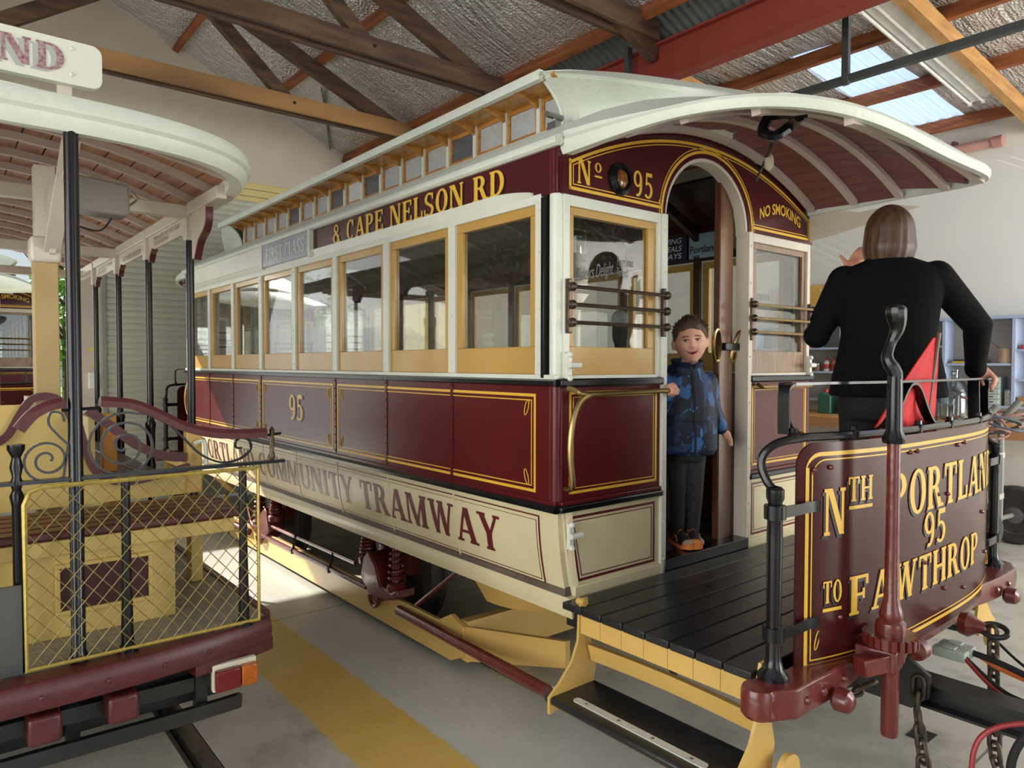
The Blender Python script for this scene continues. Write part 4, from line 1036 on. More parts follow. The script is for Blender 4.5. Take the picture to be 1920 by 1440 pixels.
# header lettering
fe = lambda u, v, l: (0.0142 + l, u, 2.43 + v)
lettering('lettering', 'N', 0.10, 0.185, 0.105, lambda u, v, l: (0.0142, u, 2.43 + v), gold, tram)
lettering('lettering', 'o', 0.205, 0.25, 0.085, lambda u, v, l: (0.0142, u, 2.495 + v), gold, tram)
P_(bx(0.0138, 0.205, 2.472, 0.0146, 0.25, 2.480), 'lettering', gold)
lettering('fleet_number', '95', 0.455, 0.595, 0.118, lambda u, v, l: (0.0142, u, 2.43 + v), letter_black, tram, du=0.006, dv=-0.004)
lettering('fleet_number', '95', 0.455, 0.595, 0.118, lambda u, v, l: (0.0148, u, 2.43 + v), gold, tram)
nosmoke = sans('lettering', 'NO SMOKING', 0.062, lambda u, v, l: (0.0146, u, 2.455 + v), gold, tram, 1.50, 1.93, 0.02, warp=lambda a, v: (a*0.43, v + 0.05*math.sin(PI*a)))

# ------------------------------------------------------------------ interior
m = bx(TL, 0.05, 0.66, 0.0, TW - 0.05, 0.70)
P_(m, 'saloon_floor', M('worn_lino', (96, 84, 74), 0.6, var=0.3))
for s in (0, 1):
    P_(ybox(s, TL + 0.05, -0.045, 1.06, -0.05, -0.032, 1.6), 'interior_lining', wood_var)
    P_(ybox(s, TL + 0.05, -0.125, 0.70, -0.05, -0.11, 1.09), 'interior_lining', wood_var)
    P_(ybox(s, TL + 0.05, -0.055, 2.36, -0.05, -0.035, 2.58), 'interior_header', wood_dark)
    P_(ybox(s, TL + 0.12, -0.50, 1.10, -0.14, -0.05, 1.135), 'bench_seat', wood_var, bevel=0.01)
    P_(ybox(s, TL + 0.12, -0.47, 0.72, -0.14, -0.44, 1.10), 'bench_front', wood_var)
    for x in BAY: P_(ybox(s, x - 0.025, -0.075, 1.6, x + 0.025, -0.05, 2.4), 'interior_pillar', wood_dark)
    P_(MB().slab(lambda x, t: (x, sy(s, -0.03 - 0.43*t), deckz(t) - 0.05), [TL, 0.0], arange(0, 1, 7), lambda x, t: (x, sy(s, -0.03 - 0.43*t), deckz(t) - 0.035)), 'interior_ceiling', wood_dark)
P_(MB().slab(lambda x, t: (x, TC + t*(TC - 0.46), clz(t) - 0.035), [-5.2, -0.45], arange(-1, 1, 9), lambda x, t: (x, TC + t*(TC - 0.46), clz(t) - 0.022)), 'interior_ceiling', wood_dark)
for k in range(1, 8):
    x = BAY[k]; P_(MB().sweep([(x, TC + t*(TC - 0.06), 2.52 + 0.28*(1 - t*t)) for t in arange(-1, 1, 15)], [(-0.02, -0.03), (0.02, -0.03), (0.02, 0.03), (-0.02, 0.03)], up=(0, 0, 1)), 'roof_bow', wood_dark)
ad = P_(bx(-1.42, TW - 0.075, 2.38, -0.86, TW - 0.06, 2.545), 'advert_panel', M('advert_navy', (26, 38, 66), 0.5))
fa = lambda x0, z: (lambda u, v, l: (x0 + u, TW - 0.077, z + v))
sans('lettering', 'SERVING', 0.038, fa(-1.14, 2.50), letter_white, ad, 0.0, 0.24, 0.01, shear=0.2)
sans('lettering', '7', 0.085, fa(-1.15, 2.395), letter_white, ad, 0.0, 0.06, 0.01, shear=0.2)
sans('lettering', 'MEALS', 0.038, fa(-1.07, 2.447), letter_white, ad, 0.0, 0.17, 0.01, shear=0.2)
sans('lettering', 'DAYS', 0.038, fa(-1.07, 2.395), letter_white, ad, 0.0, 0.17, 0.01, shear=0.2)
ad = P_(bx(-0.84, TW - 0.075, 2.38, -0.60, TW - 0.06, 2.545), 'advert_panel', M('advert_pale_blue', (150, 178, 190), 0.5))
sans('lettering', 'Portland', 0.05, fa(-0.83, 2.415), letter_black, ad, 0.0, 0.22, 0.01)
# faint grey ghost lettering set on the end window glass
sans('window_lettering', 'Bakers Delight', 0.075, lambda u, v, l: (-0.016, 0.13 + u, 2.0 + v), M('etched_white', (112, 108, 106), 0.7), tram, 0.0, 0.23, 0.0, shear=0.3, warp=lambda a, v: (a*0.23, v + 0.05*a))
sans('window_lettering', 'Percy Street\nPortland', 0.09, lambda u, v, l: (-0.016, 0.385 + u, 2.06 + v), M('ghost_grey_b', (112, 108, 106), 0.7), tram, 0.0, 0.11)
sans('window_lettering', 'ESTABLISHED\n1996', 0.075, lambda u, v, l: (-0.016, 1.52 + u, 1.98 + v), M('frost_grey', (120, 126, 120), 0.6), tram, 0.0, 0.15)
# ================================================================== tram 95: end platforms
DK = 0.66
def xd(y): s = min(1.0, abs((y - TC)/0.9)); return 0.985 + 0.115*(1 - s**3)
def platform(e, full=True):
    X = lambda d: ex(e, d)
    # deck planks
    x0 = 0.035; w = 0.112
    while x0 < 1.06:
        b = x0 + w - 0.006
        if b < 0.95: y0, y1 = 0.0, TW
        else:
            q = 1 - (b - 0.95)/0.13
            if q <= 0.02: break
            h = 0.9*min(1, q)**(1/3); y0, y1 = TC - h, TC + h
        P_(xbox(e, x0, y0, DK - 0.03, b, y1, DK), 'deck_plank', black_deck, bevel=0.004)
        x0 += w
    P_(xbox(e, 0.0, 0.06, 0.54, 0.95, TW - 0.06, DK - 0.035), 'platform_frame', black_steel)
    for s in (0, 1):
        x0 = 0.13
        while x0 < 0.95:
            b = min(x0 + 0.112, 0.975)
            P_(ybox(s, min(X(x0 + 0.001), X(b - 0.001)), -0.045, 0.552, max(X(x0 + 0.001), X(b - 0.001)), -0.012, DK - 0.031), 'fascia_board', ochre_b)
            x0 += 0.112
        P_(MB().slab(lambda u, t: (X(0.135 + 0.80*u), sy(s, -0.05 - 0.02*t), 0.425 + 0.072*(1 - t) + 0.012*math.sin(PI*u)), arange(0, 1, 9), [0, 1], lambda u, t: (X(0.135 + 0.80*u), sy(s, -0.075 - 0.02*t), 0.425 + 0.072*(1 - t) + 0.012*math.sin(PI*u))), 'riser_board', ochre_b)
        # curved bracket plates carrying the step
        prof = [(-0.06, 0.69), (-0.025, 0.69), (-0.012, 0.64), (-0.006, 0.52), (0.03, 0.44), (0.10, 0.37), (0.155, 0.33), (0.155, 0.262), (0.10, 0.27), (-0.09, 0.30), (-0.11, 0.40), (-0.07, 0.55)]
        for xx in (0.115, 0.935):
            P_(MB().prism(prof, lambda u, v: (X(xx), sy(s, u), v), (X(xx + 0.012) - X(xx), 0, 0)), 'step_bracket', ochre_b)
        if full:
            P_(MB().tube([(X(0.10), sy(s, -0.03), 0.675), (X(0.14), sy(s, -0.03), 0.675)], 0.016, 8), 'pivot_bolt', ochre_b)
            P_(MB().lathe([(0.06, 0), (0.06, 0.02)], (X(0.99), sy(s, -0.1), 0.33), 'x', 16), 'step_boss', ochre_b)
        st = P_(ybox(s, min(X(0.085), X(0.93)), -0.11, 0.298, max(X(0.085), X(0.93)), 0.15, 0.33), 'step_tread', black_deck, bevel=0.012)
        def cap(u, v): return (X(0.20 + 0.62*u), sy(s, 0.085 + 0.036*v), 0.3305)
        pts = [(0.02 + 0.02*math.cos(a), math.sin(a)*0.5) for a in arange(PI/2, 3*PI/2, 7)] + [(0.98 + 0.02*math.cos(a), math.sin(a)*0.5) for a in arange(-PI/2, PI/2, 7)]
        P_(MB().prism(pts, cap, (0, 0, 0.004)), 'tread_strip', M('ribbed_alloy', (214, 214, 204), 0.5, metal=0.0, var=0.1, scale=60), st)
        m = MB()
        for u in (0.1, 0.37, 0.63, 0.9): m.ball((X(0.20 + 0.62*u), sy(s, 0.085), 0.335), (0.007, 0.007, 0.003), 8, 4)
        P_(m, 'strip_screw', steel, st)
    # bumper beam
    def bo(y): return 0.045 - 0.115*min(1, max(0, (0.9 - abs(y - TC))/0.35))
    cur = [V((X(xd(y) + bo(y)), y, 0.612)) for y in arange(0.02, TW - 0.02, 41)]
    cur = [V((X(0.99), -0.06, 0.612)), V((X(1.005), -0.02, 0.612))] + cur + [V((X(1.005), TW + 0.02, 0.612)), V((X(0.99), TW + 0.06, 0.612))]
    bu = P_(MB().sweep(cur, [(-0.055, -0.05), (0.05, -0.05), (0.055, 0.0), (0.05, 0.045), (-0.055, 0.045)], up=(0, 0, 1)), 'bumper', maroon_iron, bevel=0.006)
    for y in (-0.06, TW + 0.06): P_(MB().lathe([(0.045, 0.563), (0.055, 0.575), (0.055, 0.645), (0.05, 0.656)], (X(0.99), y, 0), 'z', 18), 'bumper_end', maroon_iron, bu)
    for y in (0.06, 0.16, 0.3, 1.79, 1.94): P_(MB().ball((X(xd(y) + bo(y) + 0.055), y, 0.61), 0.014, 8, 5), 'bumper_bolt', maroon_iron, bu)
    for y in (0.22, 1.87): P_(MB().lathe([(0.0, 0.0), (0.03, 0.0), (0.04, 0.012), (0.036, 0.05), (0.02, 0.062), (0.0, 0.064)], (X(xd(y) + 0.08), y, 0.575), 'x', 14).xf(lambda p: p if e == 0 else (2*X(xd(y) + 0.08) - p.x, p.y, p.z)), 'towing_lug', maroon_iron, bu)
    # dash sheet with rounded top corners and gold lining
    Y0, Y1, Z0, Z1 = 0.155, 1.935, 0.612, 1.40
    def topz(y):
        d = min(y - Y0, Y1 - y); r = 0.075
        return Z1 - (r - math.sqrt(max(0, r*r - (r - d)**2)) if d < r else 0)
    ys = [Y0 + 0.075*(1 - math.cos(a)) for a in arange(0, PI/2, 7)] + arange(Y0 + 0.1, Y1 - 0.1, 37) + [Y1 - 0.075*(1 - math.cos(a)) for a in arange(PI/2, 0, 7)]
    da = P_(MB().slab(lambda y, t: (X(xd(y)), y, Z0 + (topz(y) - Z0)*t), ys, arange(0, 1, 5), lambda y, t: (X(xd(y) - 0.006), y, Z0 + (topz(y) - Z0)*t)), 'dash_panel', maroon_dash)
    m = MB()
    for ins, wd in ((0.032, 0.014), (0.056, 0.005)):
        yy = [Y0 + ins + 0.06*(1 - math.cos(a)) for a in arange(0, PI/2, 8)] + arange(Y0 + ins + 0.08, Y1 - ins - 0.08, 37) + [Y1 - ins - 0.06*(1 - math.cos(a)) for a in arange(PI/2, 0, 8)]
        def tz(y, k):
            d = min(y - Y0 - k, Y1 - k - y); r = 0.06
            return Z1 - k - (r - math.sqrt(max(0, r*r - (r - d)**2)) if d < r else 0)
        m.surf(lambda y, t: (X(xd(y) + 0.0015), y, tz(y, ins) - wd*t - (0 if t == 0 else 0)), yy, [0, 1])
        m.surf(lambda y, t: (X(xd(y) + 0.0015), y, Z0 + ins + wd*t), arange(Y0 + ins, Y1 - ins, 37), [0, 1])
        for y in (Y0 + ins, Y1 - ins - wd): m.surf(lambda q, t: (X(xd(y + q*wd) + 0.0015), y + q*wd, t), [0, 1], [Z0 + ins, Z1 - ins - 0.05])
    for y, sg in ((Y0 + 0.085, 1), (Y1 - 0.085, -1)):
        m.tube([(X(xd(y) + 0.002), y + sg*(0.012*math.cos(t) + 0.010*math.sin(t)), 0.735 + 0.03*math.sin(t)) for t in arange(0, 2*PI, 15)[:-1]], 0.0022, 4, closed=True)
    P_(m, 'gold_lining', gold, da)
    m = MB()
    for y, z in ((0.22, 1.31), (0.29, 1.315), (0.76, 1.335), (0.82, 1.335), (1.22, 1.33), (1.3, 1.335), (1.55, 1.2), (1.6, 1.0), (1.02, 1.15), (1.12, 1.14), (0.9, 0.9), (1.32, 0.72), (0.34, 0.80), (1.7, 0.8), (1.1, 0.76)):
        m.ball((X(xd(y) + 0.004), y, z), 0.009, 7, 5)
    P_(m, 'dash_bolts', maroon_iron, da, kind='stuff')
    # corner posts with their clamps
    for s in (0, 1):
        f = (lambda y: y) if s == 0 else (lambda y: TW - y)
        po = P_(MB().lathe([(0.05, 0.655), (0.05, 0.668), (0.032, 0.69), (0.024, 0.72), (0.023, 0.85), (0.025, 1.1), (0.022, 1.22), (0.028, 1.235), (0.028, 1.262), (0.02, 1.27), (0.0, 1.275)], (X(0.985), f(0.03), 0), 'z', 14), 'corner_post', black_p)
        for z in (0.80, 1.19):
            P_(MB().lathe([(0.03, -0.022), (0.034, -0.022), (0.034, 0.022), (0.03, 0.022)], (X(0.985), f(0.03), z), 'z', 12).flat([(X(1.005), f(0.045), z), (X(1.012), f(0.11), z), (X(xd(0.2) + 0.008), f(0.2), z), (X(xd(0.24) + 0.008), f(0.235), z)], 0.036, 0.008), 'post_clamp', black_p, po)
    # rails
    low = [(X(0.985), 0.03, 1.255), (X(0.955), 0.03, 1.285), (X(0.935), 0.03, 1.33), (X(0.94), 0.035, 1.37), (X(0.965), 0.06, 1.402), (X(0.985), 0.11, 1.415)]
    mid = [(X(xd(y)), y, 1.42) for y in arange(0.2, TW - 0.2, 21)]
    lowr = [(p[0], TW - p[1], p[2]) for p in reversed(low)]
    P_(MB().tube(catmull(low, 4) + mid + catmull(lowr, 4), 0.014, 8), 'dash_rail', black_p)
    top = [(X(0.955), 0.13, 1.43), (X(0.955), 0.128, 1.53), (X(0.955), 0.135, 1.58), (X(0.96), 0.17, 1.594)]
    tm = [(X(xd(y) - 0.03), y, 1.596) for y in arange(0.3, TW - 0.42, 17)]
    topr = [(X(1.02), TW - 0.34, 1.594), (X(1.015), TW - 0.30, 1.58), (X(1.01), TW - 0.295, 1.53), (X(1.01), TW - 0.295, 1.43)]
    P_(MB().flat(catmull(top, 4) + tm + catmull(topr, 4), 0.04, 0.009, up=(1, 0, 0.05)), 'top_rail', black_p)
    P_(MB().flat(catmull([(X(0.90), 0.24, 1.594), (X(0.86), 0.29, 1.585), (X(0.86), 0.30, 1.52), (X(0.87), 0.30, 1.44), (X(0.93), 0.26, 1.418), (X(1.0), 0.24, 1.418)], 5), 0.035, 0.009, up=(1, 0, 0.05)), 'rail_loop', black_p)
    sb = [(0.52, 1.425), (0.60, 1.43), (0.68, 1.48), (0.75, 1.56), (0.80, 1.588), (0.86, 1.57), (0.93, 1.49), (1.0, 1.435), (1.10, 1.428)]
    P_(MB().flat(catmull([(X(xd(y) - 0.02), y, z) for y, z in sb], 5), 0.035, 0.009, up=(1, 0, 0)), 'rail_scroll', black_p)
    for y in (0.14, 0.4, 0.83, 1.13, 1.5, 1.79): P_(MB().lathe([(0.016, 1.405), (0.02, 1.43), (0.013, 1.436), (0.013, 1.45), (0, 1.452)], (X(xd(y) if y > 0.2 else 0.985), y, 0), 'z', 10), 'rail_nut', black_p)
    for y in (1.52, 1.79): P_(MB().flat([(X(xd(y) - 0.02), y, 1.42), (X(xd(y) - 0.025), y, 1.59)], 0.045, 0.009, up=(1, 0, 0)), 'rail_upright', black_p)
    # hand brake staff
    bx_, by = 1.165, 0.46
    fl = (lambda y: y) if e == 0 else (lambda y: TW - y)
    st = P_(MB().lathe([(0.026, 0.40), (0.028, 0.41), (0.028, 0.66), (0.044, 0.66), (0.044, 0.70), (0.05, 0.765), (0.046, 0.79), (0.035, 0.80), (0.038, 0.815), (0.034, 0.83), (0.024, 0.87), (0.021, 1.1), (0.021, 1.40)], (X(bx_), fl(by), 0), 'z', 14), 'brake_staff', maroon_iron)
    P_(MB().lathe([(0.034, 1.395), (0.038, 1.41), (0.026, 1.44), (0.024, 1.6), (0.022, 1.62)], (X(bx_), fl(by), 0), 'z', 12), 'staff_collar', black_p, st)
    pth = catmull([(X(bx_), fl(by), 1.58), (X(bx_), fl(by), 1.63), (X(bx_ - 0.02), fl(by - 0.015), 1.68), (X(bx_ - 0.015), fl(by + 0.0), 1.73), (X(bx_), fl(by + 0.01), 1.78), (X(bx_), fl(by), 1.83), (X(bx_), fl(by), 1.86)], 4)
    sc = [1.0, 1.0, 1.0, 1.05, 1.1, 1.1, 1.1, 1.0, 0.95, 0.85, 0.8, 0.75, 0.75, 0.8, 0.9, 1.0, 1.1, 1.25, 1.4, 1.5, 1.55, 1.55, 1.5, 1.2, 0.5]
    P_(MB().tube(pth, 0.021, 10, scales=sc[:len(pth)]), 'brake_handle', black_p, st)
    m = MB(); n = 22
    pr_ = []
    for i in range(n):
        a = 2*PI*i/n
        for da_, r in ((0, 0.088), (0.6, 0.088), (0.61, 0.078), (0.99, 0.076)): pr_.append((r*math.cos(a + da_*2*PI/n), r*math.sin(a + da_*2*PI/n)))
    m.prism(pr_, lambda u, v: (X(bx_) + u, fl(by) + v, 0.715), (0, 0, 0.035))
    P_(m, 'ratchet_wheel', maroon_iron, st)
    m = MB().bar((X(bx_ - 0.1), fl(by - 0.02), 0.665), (X(bx_ + 0.03), fl(by), 0.665), 0.09, 0.075)
    m.bar((X(1.12), fl(by - 0.13), 0.655), (X(bx_), fl(by - 0.02), 0.665), 0.06, 0.06).bar((X(1.14), fl(by + 0.13), 0.655), (X(bx_), fl(by), 0.665), 0.05, 0.055)
    P_(m, 'brake_bracket', maroon_iron, st, bevel=0.006)
    P_(MB().lathe([(0.0, -0.025), (0.035, -0.02), (0.036, 0.02), (0.0, 0.025)], (X(bx_ + 0.03), fl(by + 0.15), 0.665), 'y', 14), 'pawl_boss', maroon_iron, st)
    return da
dash = platform(0); dash2 = platform(1, True)
# lettering on the near dash
fd = lambda z: (lambda u, v, l: (xd(u) + 0.0025 + l, u, z + v))
for txt, a, b, h, z in (('N', 0.262, 0.365, 0.158, 1.085), ('TH', 0.372, 0.505, 0.085, 1.19), ('PORTLAND', 0.615, 1.84, 0.165, 1.10), ('95', 0.89, 1.105, 0.135, 0.955), ('TO', 0.262, 0.348, 0.075, 0.855), ('FAWTHROP', 0.385, 1.52, 0.135, 0.795)):
    nm = 'fleet_number' if txt == '95' else 'lettering'
    lettering(nm, txt, a, b, h, fd(z), letter_black, dash, du=-0.008, dv=-0.012)
    lettering(nm, txt, a, b, h, fd(z), gold, dash, lift=0.001)
for a, b, z in ((0.378, 0.505, 1.163), (0.262, 0.348, 0.826)):
    MB().surf(lambda y, t: (xd(y) + 0.003, y, z + 0.012*t), arange(a, b, 6), [0, 1]).build('letter_underline', gold, dash, smooth=None, fix=False)

# ------------------------------------------------------------------ running gear
for s in (0, 1):
    yb = -0.125
    # long lifeguard board beside the wheels
    pts = [(-0.86, 0.26), (-0.86, 0.10), (-0.98, 0.045), (-4.6, 0.045), (-4.72, 0.10), (-4.72, 0.26), (-4.62, 0.30), (-4.5, 0.235), (-1.1, 0.235), (-0.98, 0.30)]
    P_(MB().prism(pts, lambda u, v: (u, sy(s, yb), v), (0, sy(s, yb - 0.03) - sy(s, yb), 0)), 'lifeguard_board', ochre_b, bevel=0.004)
    for e in (0, 1):
        f = (lambda x: x) if e == 0 else (lambda x: TL - x)
        P_(MB().prism([(-0.87, 0.26), (-0.87, 0.075), (-0.25, 0.2), (-0.25, 0.33)], lambda u, v: (f(u), sy(s, yb - 0.012 - 0.25*(u + 0.87)), v), (0, sy(s, -0.03) - sy(s, 0), 0)), 'lifeguard_nose', ochre_b)
        P_(MB().slab(lambda x, t: (f(x), sy(s, -0.10 - 0.1*t), 0.575 - (0.16*math.sin(PI*min(1, (-x)/0.75)*0.5 + 0.0)*(1 if x > -0.75 else 1))*t), arange(-0.0, -0.75, 9), [0, 1], lambda x, t: (f(x), sy(s, -0.14 - 0.1*t), 0.575 - 0.16*math.sin(PI*min(1, (-x)/0.75)*0.5)*t)), 'platform_bearer', ochre_b)
        xc = f(-1.78)
        yj = -0.16
        # axle box casting
        q = [(-0.16, 0.42), (-0.10, 0.46), (0.0, 0.40), (0.06, 0.28), (0.20, 0.27), (0.26, 0.30), (0.26, 0.24), (0.12, 0.20), (0.0, 0.155), (-0.10, 0.20), (-0.20, 0.28)]
        sg = 1 if e == 0 else -1
        ab = P_(MB().prism(q, lambda u, v: (xc + sg*u, sy(s, yj + 0.06), v), (0, sy(s, yj - 0.08) - sy(s, yj + 0.06), 0)), 'axle_box', maroon_iron, bevel=0.012)
        P_(MB().tube(arc3((xc, sy(s, yj + 0.065), 0.20), 0.06, 180, 360, 9, 'xz'), 0.014, 6), 'axle_box_lug', maroon_iron, ab)
        P_(ybox(s, xc - 0.2, -0.5, 0.35, xc + 0.2, -0.24, 0.47), 'axle_guard', maroon_iron, ab)
        m = MB().lathe([(0.02, 0.0), (0.05, 0.01), (0.05, 0.12), (0.0, 0.13)], (xc - sg*0.06, sy(s, yj + 0.06), 0.33), 'y', 14)
        for dx in (-0.20, 0.17):
            # spring pedestal and coil
            hx = []; z0, z1 = (0.30 if dx > 0 else 0.40), 0.56
            for k in range(73):
                t = k/72; r = 0.052 - 0.018*t; hx.append((xc + sg*dx + r*math.cos(t*2*PI*6), sy(s, yj) + r*math.sin(t*2*PI*6), z0 + 0.02 + (z1 - z0 - 0.03)*t))
            sp = P_(MB().tube(hx, 0.0105, 6), 'coil_spring', maroon_iron)
            P_(MB().lathe([(0.06, z0 - 0.04), (0.064, z0), (0.05, z0 + 0.015), (0.028, z0 + 0.02), (0.024, z1), (0.045, z1), (0.045, z1 + 0.012), (0.0, z1 + 0.012)], (xc + sg*dx, sy(s, yj), 0), 'z', 16), 'spring_seat', maroon_iron, sp)
        # wheel
        wh = P_(MB().lathe([(0.04, -0.05), (0.09, -0.05), (0.10, -0.02), (0.28, -0.015), (0.30, -0.04), (0.36, -0.04), (0.365, 0.035), (0.39, 0.04), (0.39, 0.06), (0.30, 0.06), (0.28, 0.02), (0.10, 0.02), (0.04, 0.02)], (xc, 0, 0), 'y', 32).xf(lambda p: (p.x, (RAILS[2] + p.y) if s == 0 else (RAILS[3] - p.y), p.z + 0.372)), 'wheel', M('wheel_iron', (52, 46, 42), 0.6, var=0.3))
        P_(MB().tube([(f(-1.42), sy(s, yj), 0.21), (f(-1.02), sy(s, -0.22), 0.52)], 0.013, 7), 'brake_strut', maroon_iron)
        P_(MB().tube([(f(-1.5), sy(s, yj + 0.05), 0.185), (f(-0.09), sy(s, -0.03), 0.225)], 0.03, 12), 'guard_pipe', maroon_iron)
    P_(MB().tube(catmull([(-3.72, sy(s, -0.16), 0.27), (-3.66, sy(s, -0.14), 0.31), (-3.58, sy(s, -0.13), 0.315), (-2.1, sy(s, -0.13), 0.335)], 4), 0.015, 8), 'brake_rod', maroon_iron)
    P_(MB().tube([(-3.75, sy(s, -0.11), 0.215), (-1.9, sy(s, -0.11), 0.225)], 0.017, 8), 'brake_rod', maroon_iron)
    for x in (-3.1, -2.45): P_(MB().tube([(x, sy(s, -0.10), 0.195), (x + 0.03, sy(s, -0.12), 0.34)], 0.01, 6).lathe([(0.024, -0.012), (0.024, 0.012)], (x, sy(s, -0.11), 0.22), 'x', 10), 'rod_clip', black_steel)
for x in (-1.78, -3.78):
    P_(MB().tube([(x, 0.3, 0.372), (x, TW - 0.3, 0.372)], 0.04, 10), 'axle', black_steel)
P_(bx(-4.7, 0.2, 0.50, -0.86, TW - 0.2, 0.56), 'truck_frame', M('truck_black', (34, 30, 28), 0.6))
P_(bx(TL + 0.1, 0.12, 0.57, -0.1, TW - 0.12, 0.655), 'underframe', M('underframe_black', (30, 28, 27), 0.7))
for x in (-4.75, -0.9): P_(bx(x - 0.03, 0.16, 0.06, x + 0.03, TW - 0.16, 0.28), 'lifeguard_cross', ochre_b)
# ================================================================== open grip car on the left track
GC = -1.88
car = thing('open_tram', 'open-sided yellow and maroon tram with wire screen and white roof', 'tram', (-2.5, GC, 0))
def G(m, name, mat, parent=None, **k): return m.build(name, mat, parent or car, **k)
def my(y): return 2*GC - y
sides = ((lambda y: y), my)
GX0, GX1 = -0.46, -4.75
gd = 0.70
tread = M('chequer_tread_plate', (150, 146, 138), 0.45, metal=0.3, var=0.2, scale=30, bump=0.6, bscale=70)
G(bx(GX1, my(-1.07), gd - 0.05, GX0 - 0.03, -1.07, gd), 'floor_plate', tread)
for f in sides: G(bx(GX1, min(f(-1.07), f(-1.035)), gd - 0.07, GX0 - 0.06, max(f(-1.07), f(-1.035)), gd + 0.004), 'floor_edging', maroon_wood, bevel=0.004)
# bumper
def gxb(y, k=0.0): return -0.375 - 0.13*abs((y - GC)/0.85)**2.6 + k
cur = [(gxb(y), y, 0.652) for y in arange(my(-1.06), -1.06, 25)]
bu = G(MB().sweep(cur, [(-0.06, -0.045), (0.03, -0.045), (0.036, 0.0), (0.03, 0.03), (0.02, 0.045), (-0.06, 0.045)], up=(0, 0, 1)), 'bumper', maroon_wood, bevel=0.004)
cur = [(gxb(y, -0.03), y, 0.59) for y in arange(-1.35, -1.05, 9)]
G(MB().sweep(cur, [(-0.05, -0.03), (0.045, -0.03), (0.045, 0.024), (-0.05, 0.024)], up=(0, 0, 1)), 'bumper_step', maroon_wood, bevel=0.008)
for y in (-1.12, -1.3, -1.45, -1.62, -1.8, -1.97, -2.2, -2.45): G(MB().ball((gxb(y, 0.036), y, 0.65), 0.009, 7, 5), 'bumper_bolt', maroon_wood, bu)
for y in (-1.575, -1.79, -1.99, -2.2): G(bx(-0.47, y - 0.045, 0.495, -0.355, y + 0.045, 0.585), 'buffer_block', maroon_wood, bevel=0.012)
# sprung black guard bars below
for z, k in ((0.475, 0.0), (0.385, 0.05)):
    cur = [(gxb(y, -0.09 + k), y, z - 0.05*abs((y - GC)/0.8)**2 + 0.05) for y in arange(my(-1.16), -1.16, 21)]
    G(MB().flat(cur, 0.05, 0.025), 'guard_bar', black_steel)
for y in (-1.3, -1.7, -2.05, -2.4): G(bx(-0.53, y - 0.02, 0.40, -0.49, y + 0.02, 0.62), 'guard_hanger', black_steel)
# tail lamp
tl = G(bx(-0.43, -1.285, 0.488, -0.405, -1.13, 0.585), 'tail_lamp', M('lamp_tray_cream', (214, 208, 186), 0.5), bevel=0.005)
G(bx(-0.405, -1.28, 0.496, -0.375, -1.195, 0.57), 'red_lens', red_lens, tl, bevel=0.005)
G(bx(-0.405, -1.192, 0.496, -0.375, -1.135, 0.57), 'amber_lens', amber_lens, tl, bevel=0.005)
